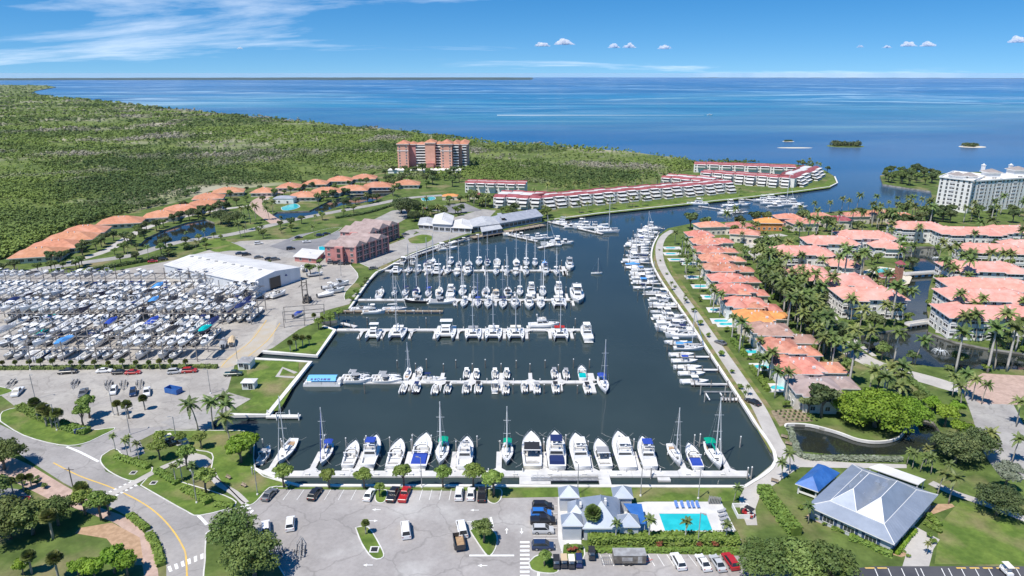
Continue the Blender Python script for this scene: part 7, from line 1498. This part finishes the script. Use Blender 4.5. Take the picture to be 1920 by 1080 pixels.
plants('sabal', [(72,788,1.1),(88,800,1.2),(98,802,1.1),(112,805,1.2),(222,779,.95),(242,785,.95),(272,769,.9)], 'rampsabal', 'fan palm on the trailer-lot island', 'from the frame edge')
plants('coco', [(372,808,1.05),(400,806,1.1),(426,812,1.05),(432,835,1.0),(418,800,1.1)], 'rampcoco', 'tall leaning coconut palm at the boat ramp', 'from the road')
plants('royal', [(217,846,.5),(240,858,.5),(262,866,.55),(245,848,.45),(330,905,.5),(365,905,.55),(342,900,.5)], 'rampdwarf', 'short feather palm between hedge and cart court', 'from the road')
plants('oak2', [(62,1002,.95),(20,1010,1.0),(110,985,.7),(8,880,.8),(-30,960,1.1)], 'sw', 'dark spreading tree beside the main road', 'from the frame edge'); plants('near', [(160,965,1.1),(190,975,1.1),(205,965,.9)], 'sw2', 'bushy green tree beside the brick footway', 'from the frame edge'); plants('bright', [(215,1075,.8),(180,1090,.7),(240,1080,.7),(150,1085,.6),(45,1078,.5)], 'sw3', 'bright green bush in the roadside lawn', 'from the frame edge'); plants('sabal', [(160,955,1.2),(60,1075,1.0),(110,1085,1.1),(100,1010,1.1),(25,925,.7),(45,920,.7),(60,915,.6)], 'sw4', 'fan palm beside the main road', 'from the frame edge')
plants('oak2', [(440,1030,.82),(478,1082,.95)], 'corner', 'big round tree in the kerbed lot corner', 'from the road'); plants('sabal', [(686,1002,.6)], 'isl1', 'small fan palm on the slim car park island', 'standing alone'); plants('near2', [(907,1018,1.0)], 'isl2', 'rounded tree on the car park island', 'beside the dump trailer'); plants('near', [(1021,1062,.6)], 'isl3', 'small tree on the corner island', 'near the golf carts')
plants('oak2', [(1432,1085,.95),(1490,1092,1.0),(1548,1100,.9)], 'frontoak', 'broad oak overhanging the lower car park', 'from the pool'); 
plants('sabal', [(1110,1004,1.35)], 'clubsabal', 'tall fan palm in front of the pool club roof', 'beside the hall'); plants('royal', [(1154,1018,.5),(1216,1018,.55),(1284,1018,.55),(1360,1018,.5),(1180,1016,.3)], 'clubroyal', 'short feather palm in the pool hedge', 'from the club hall')
plants('coco', [(1465,900,.55),(1480,888,.6),(1778,945,.85),(1757,930,.8),(1515,982,.5),(1375,945,.5),(1737,1040,.35)], 'clubpalm', 'palm in the clubhouse garden', 'from the pool')
plants('rain', [(1640,800,1.0),(1600,790,.75),(1690,795,.7)], 'rain', 'wide bright yellow-green tree over the dark pond', 'from the villas'); plants('dark', [(1540,782,1.3),(1515,775,.8)], 'pondark', 'dark tree beside the mauve-roofed villa', 'from the villas')
plants('silver', [(1882,925,.95)], 'silver', 'silvery grey-green tree beside the village road', 'above the dark oak'); plants('oak', [(1868,965,.75)], 'lawnoak', 'dark round oak alone on the clubhouse lawn', 'with its shadow'); plants('oak', [(1790,868,.9),(1830,860,.8),(1770,850,.6)], 'roadoak', 'dark oak between pond and village road', 'from the pond'); plants('bright', [(1770,800,1.0),(1745,775,.8),(1790,780,.7),(1800,830,.9)], 'roadbright', 'bright green tree between pond and village road', 'from the pond'); plants('coco', [(1710,880,.6),(1725,885,.65),(1745,890,.65),(1735,872,.6),(1700,872,.55),(1768,900,.6)], 'pondcoco', 'low feather palm on the pond south bank', 'from the promenade'); plants('coco', [(1850,860,.8),(1897,868,.8),(1808,745,.9),(1800,765,.8),(1840,758,.8),(1822,752,.8),(1785,745,.9),(1905,800,.9)], 'roadpalm', 'palm beside the village road', 'from the pond')
# sabal palms and hedge line along the racks
plants('sabal', [(8+i*24.5+rnd.uniform(-5,5), 693, .62) for i in range(15)], 'rackline', 'small fan palm in the hedge below the boat racks', 'from the frame edge')
plants('sabal', [(545,660,.8),(556,655,.9),(568,650,.9),(580,648,.8),(590,605,.7),(605,610,.6)], 'spit', 'fan palm on the small grass spit', 'from the yard'); plants('near', [(620,612,1.0),(598,618,.8),(636,600,.9)], 'spit2', 'leafy bush-like tree by the launching well', 'from the yard'); plants('mid', [(582,518,1.1),(505,500,.5),(600,500,.6)], 'yardtree', 'round green tree beside the warehouse', 'from the warehouse'); plants('coco', [(600,525,.75)], 'yardpalm', 'slim palm beside the warehouse forecourt', 'near the pink block')
# scattering that keeps off roofs, paving and water
def inside(p, lp):
    c = False; n = len(lp); x, y = p[0], p[1]; j = n-1
    for i in range(n):
        if (lp[i][1] > y) != (lp[j][1] > y) and x < (lp[j][0]-lp[i][0])*(y-lp[i][1])/(lp[j][1]-lp[i][1])+lp[i][0]: c = not c
        j = i
    return c
FG = [grow(ccw(q), .8) for q in FOOT]; PONDW = list(ponds_w.values())
def clear(p, m=0):
    if any(inside(p, q) for q in FG) or any(inside(p, q) for q in PAVED) or any(inside(p, q) for q in PONDW) or not inside(p, outer): return False
    for pts, wd in LANES:
        for a, b in zip(pts, pts[1:]):
            e = b-a; t = max(0, min(1, (p-a).dot(e)/max(e.length_squared, 1e-6)))
            if (a+e*t-p).length < wd/2+m: return False
    return True
def scatter(poly, n, kinds, key, look, anchor, s=(.8,1.1), seed=0, gap=2.5):
    vr = random.Random(seed); done = []; lp = [v.to_2d() for v in W(poly)]; xs = [p[0] for p in poly]; ys = [p[1] for p in poly]; tries = 0
    while len(done) < n and tries < n*40:
        tries += 1; px, py = vr.uniform(min(xs), max(xs)), vr.uniform(min(ys), max(ys)); p = G(px, py).to_2d()
        if not inside((px, py), poly) or not clear(p, .3) or any((p-q).length < gap for q in done): continue
        done.append(p); k = vr.choice(kinds); lk = look.get(k) if isinstance(look, dict) else look
        plant(k, px, py, key+k, lk, anchor, vr.uniform(*s), world=(p.x, p.y))
VILL = [(1410,640),(1420,560),(1430,500),(1400,455),(1380,440),(1440,428),(1560,440),(1760,445),(1930,445),(1930,700),(1800,705),(1660,680),(1600,650),(1560,660),(1620,720),(1740,760),(1660,780),(1590,740),(1540,690)]
scatter(VILL, 112, ['coco','coco','royal'], 'village', {'coco':'curving palm in the condominium village','royal':'straight pale-trunked palm in the village'}, 'from the promenade', (1.0,1.4), 1, 3.2)
scatter([(1430,470),(1480,480),(1560,600),(1600,680),(1560,690),(1500,620),(1440,560),(1420,500)], 44, ['coco','coco','dark','coco','mid'], 'lane', {'coco':'palm in the clump behind the villas','dark':'dark tree in the clump behind the villas','mid':'mid-green tree in the clump behind the villas'}, 'from the promenade', (1.0,1.35), 2, 3.0)
scatter([(1470,520),(1540,545),(1580,600),(1540,620),(1480,560)], 9, ['oak'], 'laneoak', 'large dark oak behind the villa roofs', 'from the promenade', (.75,.95), 12, 5)
scatter(VILL, 70, ['dark','mid','mid'], 'vtree', {'dark':'dark leafy tree among the condominiums','mid':'green leafy tree among the condominiums'}, 'from the promenade', (.6,1.0), 3, 4)
scatter([(1280,430),(1400,425),(1500,418),(1620,412),(1745,405),(1800,420),(1700,432),(1560,436),(1440,432),(1380,445),(1300,440)], 52, ['dark','coco','dark','coco','royal'], 'north', {'dark':'dark tree along the channel villas','coco':'palm along the channel villas','royal':'tall straight palm along the channel villas'}, 'from the promenade', (1.0,1.4), 4, 3.5)
plants('coco', [(1578,395,1.1),(1606,393,1.2),(1642,391,1.15),(1680,390,1.0),(1700,392,1.1),(1712,392,1.1),(1725,394,1.1),(1740,398,1.1),(1665,395,.8),(1525,402,1.0),(1555,400,1.0),(1500,408,1.0),(1590,396,.9)], 'shorepalm', 'tall palm standing above the channel villas', 'from the promenade')
scatter([(1745,402),(1830,405),(1920,398),(1990,400),(1990,425),(1920,420),(1800,418)], 26, ['coco','royal','dark'], 'towerpalm', {'coco':'palm at the foot of the white tower','royal':'straight palm at the foot of the white tower','dark':'dark tree at the foot of the white tower'}, 'from the channel', (.9,1.2), 5, 4)
scatter([(1372,440),(1400,445),(1440,470),(1470,515),(1455,560),(1425,545),(1398,500),(1380,460)], 34, ['coco','dark','coco','mid'], 'backlane', {'coco':'palm on the lane behind the far villas','dark':'dark tree on the lane behind the far villas','mid':'green tree on the lane behind the far villas'}, 'from the promenade', (.75,1.15), 41, 3.2)
# gardens between the villas and the promenade
scatter([(1262,455),(1275,455),(1300,500),(1350,560),(1400,630),(1445,690),(1490,755),(1470,770),(1440,740),(1380,655),(1330,590),(1280,520)], 46, ['coco','shrub','bush','royal'], 'garden', {'coco':'palm in the villa pool gardens','shrub':'leafy shrub in the villa pool gardens','bush':'bright shrub in the villa pool gardens','royal':'straight palm in the villa pool gardens'}, 'from the channel', (.65,1.05), 6, 2.2)
plants('bush', [(1236,470,.5),(1238,490,.5),(1250,515,.6),(1265,540,.6),(1285,565,.9),(1312,610,1.2),(1327,632,.8),(1352,668,1.0),(1372,700,.8),(1388,730,.8),(1300,585,1.1)], 'promshrub', 'clipped round shrub on the promenade verge', 'from the channel')
plants('coco', [(1258,545,.4),(1283,570,.45),(1402,742,.4),(1395,752,.35)], 'prompalm', 'young palm on the promenade verge', 'from the channel')
# trees along the terracotta villas and the north shore
scatter([(50,492),(130,478),(200,455),(250,438),(300,420),(360,402),(430,388),(440,398),(360,415),(300,432),(260,455),(200,480),(120,498)], 34, ['dark','dark','mid'], 'lvtree', {'dark':'dark tree before the terracotta villas','mid':'green tree before the terracotta villas'}, 'from the racks', (.7,1.0), 7, 5)
scatter([(-60,515),(60,505),(160,490),(150,505),(40,518),(-60,530)], 16, ['dark','mid','silver'], 'rackback', {'dark':'dark tree behind the boat racks','mid':'green tree behind the boat racks','silver':'silvery tree behind the boat racks'}, 'from the frame edge', (.6,.9), 8, 5)
plants('oak', [(415,420,.9),(430,424,.85),(445,418,.7)], 'pondtree', 'dark tree on the gate pond bank', 'from the racks'); plants('coco', [(462,432,1.1),(470,420,1.2),(480,415,1.2),(455,412,1.1),(505,412,1.0),(512,405,1.1),(498,398,1.0),(460,445,.8),(240,478,.6),(350,452,.6),(385,447,.6),(590,443,.7)], 'gatepalm', 'palm at the villa gate road', 'from the racks')
scatter([(560,372),(640,365),(720,352),(760,350),(745,368),(690,385),(640,392),(590,395),(600,380)], 24, ['dark','mid','coco'], 'pondside', {'dark':'dark tree between villa pond and terraces','mid':'green tree between villa pond and terraces','coco':'palm between villa pond and terraces'}, 'from the gate', (.7,1.0), 9, 5)
scatter([(60,500),(200,478),(330,452),(450,432),(560,405),(640,392),(700,382),(690,392),(600,420),(520,445),(440,470),(330,482),(200,505)], 34, ['mid','dark','coco','near2'], 'causeway', {'mid':'green tree along the causeway road','dark':'dark tree along the causeway road','coco':'palm along the causeway road','near2':'small tree along the causeway road'}, 'from the racks', (.55,.95), 31, 5)
scatter([(330,395),(480,352),(600,342),(720,332),(770,350),(640,362),(520,378),(430,395)], 30, ['dark','mid'], 'villaside', {'dark':'dark tree between the terracotta roofs','mid':'green tree between the terracotta roofs'}, 'from the racks', (.6,.95), 32, 6)
plants('oak', [(765,408,1.35),(752,400,1.0),(778,415,.8)], 'biground', 'big dark round tree behind the pink apartments', 'from the apartments')
scatter([(780,402),(830,385),(880,372),(925,378),(930,402),(960,408),(1040,402),(1020,414),(960,402),(900,392),(850,408),(790,415)], 48, ['mid','dark','coco','mid'], 'restwood', {'mid':'green tree behind the waterside restaurant','dark':'dark tree behind the waterside restaurant','coco':'palm behind the waterside restaurant'}, 'from the apartments', (.75,1.1), 10, 4)
scatter([(680,340),(745,322),(880,330),(870,350),(800,362),(740,355),(700,350)], 24, ['dark','mid','dark'], 'towerwood', {'dark':'dark tree at the foot of the pink tower','mid':'green tree at the foot of the pink tower'}, 'from the villas', (.9,1.3), 11, 6)
scatter([(1000,368),(1200,342),(1290,338),(1240,358),(1080,372),(1000,378)], 22, ['coco'], 'terrpalm', 'palm behind the long crimson terrace', 'from the restaurant', (.9,1.2), 13, 5)
plants('coco', [(1086,399,.9),(1101,398,.85),(1136,394,.8),(1148,392,.9),(1175,389,.85),(1186,388,.9),(1205,386,.8),(1260,380,.6),(1385,368,.7)], 'terrlawn', 'palm on the terrace lawn by the channel', 'from the restaurant')
scatter([(1490,305),(1545,312),(1560,325),(1540,325),(1500,318)], 12, ['dark','coco'], 'tip', {'dark':'dark tree at the tip of the point','coco':'palm at the tip of the point'}, 'from the terraces', (.7,1.0), 14, 5)
scatter([(1655,330),(1690,323),(1760,327),(1745,352),(1700,348),(1660,342)], 30, ['dark','mid'], 'spitwood', {'dark':'dark mangrove tree on the channel spit','mid':'green mangrove tree on the channel spit'}, 'from the channel', (1.0,1.4), 15, 5)
scatter([(640,485),(665,510),(700,512),(660,565),(650,555),(665,520)], 8, ['shrub','bush'], 'seawallsh', {'shrub':'shrub on the sloping basin lawn','bush':'bright shrub on the sloping basin lawn'}, 'from the yard', (.8,1.3), 16, 3)
scatter([(610,498),(700,500),(735,470),(760,455),(745,450),(720,478),(665,498)], 8, ['shrub','coco'], 'pinksh', {'shrub':'shrub beside the pink apartments','coco':'palm beside the pink apartments'}, 'from the warehouse', (.6,.9), 17, 3)
scatter(VILL, 60, ['shrub','bush'], 'vshrub', {'shrub':'leafy shrub among the condominiums','bush':'bright shrub among the condominiums'}, 'from the promenade', (.8,1.5), 23, 2)
# small mangrove islets out in the bay
for px, py, s_, lab in ((1585,274,1.0,'dark mangrove islet off the point'),(1823,275,.7,'small mangrove islet with a sandy edge'),(1478,265,.35,'tiny mangrove tuft near the pale sandbar')):
    p = G(px, py, 0); root = thing('mangrove_islet', (p.x,p.y,drop(p.x,p.y)), lab, 'islet', None, 0, s_); mb = MB(); mb.lathe([(24,-.5),(22,.35),(15,.6),(.5,.7)], 18); mb.v = [(x*1.15,y*.8,z) for x,y,z in mb.v]; mb.build('shore', M['sand'] if s_ < .9 else M['mangrove_soil'], root)
    lo = [(rnd.uniform(-17,17), rnd.uniform(-9,9), rnd.uniform(2,4), rnd.uniform(3.5,6)) for _ in range(14)]; link('foliage', np_mesh('foliage', leaf_cloud(int(px), lo, 1500, 1.5), M['leaf_dark']), root)
p = G(1490, 277, 0); mb = MB(); mb.lathe([(30,-.3),(20,.12),(.5,.2)],16); mb.v = [(p.x+x*1.1,p.y+y*.3,z+drop(p.x,p.y)) for x,y,z in mb.v]; tag(mb.build('sandbar', M['sand']), 'pale sandbar beside the mangrove islets', 'sandbar', kind='structure')
# ------------------------------------------------------------------ hedges
def hedge(px, wd, h, look, m='leaf_hedge', dens=16, size=.26, base=LAND+.05):
    pts = smooth_line([v.to_2d() for v in W(px)], 4); mb = MB(); V = []; hv = np.random.RandomState(int(px[0][0]*7+px[0][1])); root = thing('hedge', (pts[0].x,pts[0].y,base), look, 'hedge'); o = pts[0]
    for a, b in zip(pts, pts[1:]):
        ln = (b-a).length; e = (b-a).normalized(); n_ = Vector((-e.y,e.x)); k = int(dens*ln*(wd+2*h)/2)+2
        u = hv.rand(k)*ln; w_ = hv.rand(k)*(wd+2*h); x = np.where(w_ < h, -wd/2, np.where(w_ > h+wd, wd/2, w_-h-wd/2)); z = np.where(w_ < h, w_, np.where(w_ > h+wd, wd+2*h-w_, h)); z = z + hv.normal(size=k)*.06; x = x + hv.normal(size=k)*.07
        C_ = np.stack([a.x-o.x+e.x*u+n_.x*x, a.y-o.y+e.y*u+n_.y*x, z],1); nr = np.stack([n_.x*np.sign(x)*(abs(x) > wd*.42)+hv.normal(size=k)*.5, n_.y*np.sign(x)*(abs(x) > wd*.42)+hv.normal(size=k)*.5, .6+hv.rand(k)],1); nr /= np.linalg.norm(nr,axis=1,keepdims=True); t1 = np.cross(nr, hv.normal(size=(k,3))); t1 /= np.linalg.norm(t1,axis=1,keepdims=True); t2 = np.cross(nr,t1); s_ = (size*(.6+.8*hv.rand(k)))[:,None]
        V.append(np.stack([C_-t1*s_-t2*s_*.6, C_+t1*s_-t2*s_*.6, C_+t1*s_*.8+t2*s_*.7, C_-t1*s_*.8+t2*s_*.7],1).reshape(-1,3)); mid = (a+b)/2-o; mb.box((mid.x,mid.y,0),(ln+.1,wd*.85,h*.93),math.atan2(e.y,e.x))
    mb.build('hedge_core', M[m], root); link('foliage', np_mesh('foliage', np.concatenate(V), M[m]), root)
for a in [([(38,765),(70,782),(98,792)],2.6,1.5,'long clipped hedge at the trailer-lot island end'),([(112,797),(140,808),(165,812)],2.8,1.5,'clipped hedge behind the entrance sign'),([(218,858),(250,868),(280,878)],1.8,1.0,'low hedge beside the zebra path'),([(293,885),(318,898),(334,908)],1.8,1.0,'low hedge beyond the zebra path'),([(345,918),(380,935),(392,945)],2,1.2,'ragged hedge in the lawn point'),([(402,948),(438,950)],1.4,.7,'short hedge at the lawn point tip'),
 ([(243,968),(265,985),(277,995)],1.5,.9,'kerbside hedge by the brick footway'),([(280,1003),(295,1030),(303,1062)],1.6,.9,'second kerbside hedge by the brick footway'),([(1102,1016),(1200,1016),(1300,1016),(1384,1017)],2.6,2.0,'tall hedge screening the club pool'),([(1102,1034),(1200,1034),(1300,1034),(1384,1035)],1.2,.8,'low hedge edging the lower car park'),([(1430,922),(1445,945),(1468,975),(1492,1005)],3.0,2.2,'thick hedge between path and clubhouse lawn'),
 ([(1481,806),(1490,835),(1505,858),(1560,862),(1690,864)],1.5,1.1,'grey-green hedge along the pond bank','leaf_silver'),([(1592,1010),(1620,1018),(1650,1034),(1672,1042)],1.8,1.1,'foundation hedge under the clubhouse windows'),([(1560,990),(1584,998)],1.6,.9,'short hedge at the clubhouse corner'),([(1680,1040),(1700,1012),(1716,995)],1.0,.6,'yellow-green border hedge by the clubhouse door','leaf_bright'),([(1740,968),(1752,980),(1762,988)],1.3,1.0,'hedge beyond the clubhouse forecourt'),([(1733,982),(1765,1000)],1.0,.6,'low hedge along the forecourt lawn'),
 ([(1372,640),(1385,655),(1398,670)],1.6,1.6,'clipped hedge on the promenade by the largest villa pool'),([(1412,672),(1430,668),(1445,672)],1.6,1.4,'hedge between two villa pools'),([(1408,690),(1425,712),(1440,735)],1.6,1.3,'hedge along the promenade below the long villa'),([(-20,693),(100,692),(200,691),(300,690),(408,690)],1.6,1.2,'long ragged hedge below the boat racks','leaf_mid',8),([(170,508),(250,495),(330,478)],1.6,1.6,'dark hedge behind the boat racks','leaf_dark',5,.4),([(345,470),(372,462)],1.4,1.5,'short dark hedge beside the warehouse drive','leaf_dark',5,.4),([(1690,700),(1720,725),(1745,748),(1760,770)],2.0,1.2,'curving hedge beside the village lawn','leaf_mid',8),([(630,410),(690,400),(735,386)],1.6,1.4,'dark hedge along the causeway road','leaf_dark',5,.4),([(1590,470),(1640,466),(1700,458)],1.6,1.4,'lakeside hedge before the condominiums','leaf_hedge',5,.4),([(1545,607),(1600,606),(1680,604)],1.4,1.2,'hedge along the tall condominium by the canal','leaf_mid',6,.35),([(1058,924),(1062,930)],1.6,1.5,'block of hedge beside the club pavilion')]: hedge(*a)
# rows of seedlings in the nursery bed
nv = MB()
plants('shrub', [(1455+i*9+j*7, 772+j*5.5, .32) for j in range(4) for i in range(7)], 'nursery', 'small grey-green seedling shrub in the nursery bed', 'from the promenade')
plants('red', [(1070,1036,.8),(1078,1034,.9),(1085,1040,.7),(1236,1026,.9),(1310,1026,.9),(1340,1026,.9)], 'redsh', 'reddish-leaved shrub in the club beds', 'from the parked cars'); plants('shrub', [(1065,1030,.6),(1088,1030,.6),(1180,1026,.6),(1260,1026,.6),(1275,1026,.6),(1200,1026,.5)], 'clubsh', 'green shrub in the club beds', 'from the parked cars')
plants('bush', [(1702,1045,.4),(1748,1018,.6),(1742,1008,.6),(1728,948,.7),(1745,950,.6),(1500,955,.6),(1530,975,.5),(1545,985,.5)], 'housesh', 'rounded shrub by the metal-roofed clubhouse', 'from the pool'); plants('shrub', [(150,945,1.0),(60,905,.6),(70,908,.6),(85,915,.7),(30,905,.6),(45,910,.5),(200,940,.7),(70,900,.5)], 'swsh', 'shrub beside the brick drive', 'from the frame edge')
plants('flower', [(560,352,.5),(905,385,.8)], 'flame', 'tree with scarlet blossom', 'from the villas')
# ------------------------------------------------------------------ mangrove forest: one mass nobody could count
mat('mangrove_leaf', (.2,.275,.065), .7, c2=(.09,.14,.045), nscale=.0042, detail=9, lo=.44, hi=.57, c3=(.34,.32,.25), n3=(.0075,.53,.63,12), spec=.2, trans=.2)
fr_ = np.random.RandomState(4); FOR = COAST[4:-1] + [(-200,300),(-260,420),(-180,500),(0,488),(45,470),(120,435),(185,412),(260,395),(330,380),(395,352),(470,348),(560,340),(620,330),(690,322),(735,318),(765,338),(880,338),(1000,345),(1060,358),(1200,340),(1290,320)]
NP = 112000; xs = fr_.uniform(-120, 1440, NP); ys = 158 + (505-158)*fr_.rand(NP)
def vin(x, y, lp):
    c = np.zeros(len(x), bool); j = len(lp)-1
    for i in range(len(lp)):
        (xi, yi), (xj, yj) = lp[i], lp[j]; cond = ((yi > y) != (yj > y)) & (x < (xj-xi)*(y-yi)/((yj-yi) if yj != yi else 1e-9)+xi); c ^= cond; j = i
    return c
k = vin(xs, ys, FOR); xs, ys = xs[k], ys[k]
t = (LAND-CAMZ)/(-_sp-(ys-540)/FPX*_cp); X = (xs-960)/FPX*t; Y = (_cp-(ys-540)/FPX*_sp)*t; D = np.hypot(X,Y)
gapn = np.array([mnoise.noise(Vector((x*.004,y*.0075,0)))+.6*mnoise.noise(Vector((x*.03,y*.03,4))) for x,y in zip(X,Y)]); keepm = (gapn > -.12) | (fr_.rand(len(X)) < .22) | (Y < 420+.0*X); X, Y, D, gapn = X[keepm], Y[keepm], D[keepm], gapn[keepm]
rad = np.clip(D/560., 1.2, 6)*(.7+.6*fr_.rand(len(X))); hgt = (2.0+2.4*fr_.rand(len(X))+2.6*np.clip(gapn+.2,0,1))*np.where(D > 900, 1.15, 1.0); tall = fr_.rand(len(X)) < .06; hgt = np.where(tall, hgt*1.5, hgt)
nq = 7; n_ = len(X); d = fr_.normal(size=(n_,nq,3)); d /= np.linalg.norm(d,axis=2,keepdims=True); d[:,:,2] = np.abs(d[:,:,2]); P = np.stack([X,Y,LAND+hgt*.45],1)[:,None,:] + d*np.stack([rad,rad,hgt*.55],1)[:,None,:]*(.55+.45*fr_.rand(n_,nq,1))
nr = d + fr_.normal(size=d.shape)*.35 + np.array([0,0,.7]); nr /= np.linalg.norm(nr,axis=2,keepdims=True); a = np.cross(nr, fr_.normal(size=d.shape)); a /= np.linalg.norm(a,axis=2,keepdims=True); b = np.cross(nr,a); s_ = (rad[:,None,None]*(.38+.32*fr_.rand(n_,nq,1)))
V = np.stack([P-a*s_-b*s_*.7, P+a*s_-b*s_*.7, P+a*s_*.8+b*s_*.8, P-a*s_*.8+b*s_*.8],2).reshape(-1,3); V[:,2] += -(V[:,0]**2+V[:,1]**2)/(2*EARTH)*0
tag(link('mangrove_forest', np_mesh('mangrove_forest', V, M['mangrove_leaf'])), 'low green mangrove wood stretching to the bay', 'forest', kind='stuff')
# ------------------------------------------------------------------ fair-weather clouds far over the bay
crn = random.Random(9)
for px, py, wpx, lab in ((1017,87,34,'small white cumulus paired with a taller one'),(1058,84,44,'larger white cumulus puff over the middle of the bay'),(1151,90,28,'thin white cumulus scrap next to a longer one'),(1180,90,30,'low flat cumulus scrap'),(1246,92,30,'small isolated cumulus far out'),(1612,89,16,'tiny cumulus dot over the far keys'),(1663,90,20,'tiny cumulus beside a wider pair'),(1703,87,34,'wide cumulus of the pair on the east side'),(1740,87,34,'second wide cumulus of the eastern pair'),(1908,80,40,'bright cumulus cut by the picture edge'),(450,92,14,'faint cumulus dot over the far shore')):
    dist = 21000; u = (px-960)/FPX; v = (540-py)/FPX; dirv = Vector((u, _cp+v*_sp, -_sp+v*_cp)); c = Vector((0,0,CAMZ)) + dirv*(dist/dirv.y); wd = wpx/FPX*dist*.95; mb = MB(); n = 70
    for i in range(n):
        tt = crn.uniform(-1,1); r_ = wd*.13*(1.15-abs(tt))*crn.uniform(.35,1.1); cx = tt*wd*.45; cy = crn.uniform(-.2,.2)*wd; cz_ = r_*.45+crn.random()*wd*.2*(1-tt*tt)*crn.random(); nn, mm_ = 9, 6; prof = []
        rings = []
        for j in range(mm_+1):
            ph = -PI/2+PI*j/mm_; rings.append([(cx+r_*math.cos(ph)*math.cos(2*PI*q/nn)*(1+.18*crn.random()), cy+r_*math.cos(ph)*math.sin(2*PI*q/nn), max(cz_+r_*math.sin(ph)*.8*(1+.15*crn.random()), 0)) for q in range(nn)])
        mb.loft(rings)
    o = mb.build('cumulus_cloud', M['cloud'], smooth=True); o.location = c; tag(o, lab, 'cloud')
hz_ = MB(); hz_.box((0, 0, -215), (108000, 108000, 320)); tag(hz_.build('haze', M['haze']), kind='stuff')
finish_labels()
print('PALMS', npalm, 'TREES', ntree, 'RACK', mass_n)
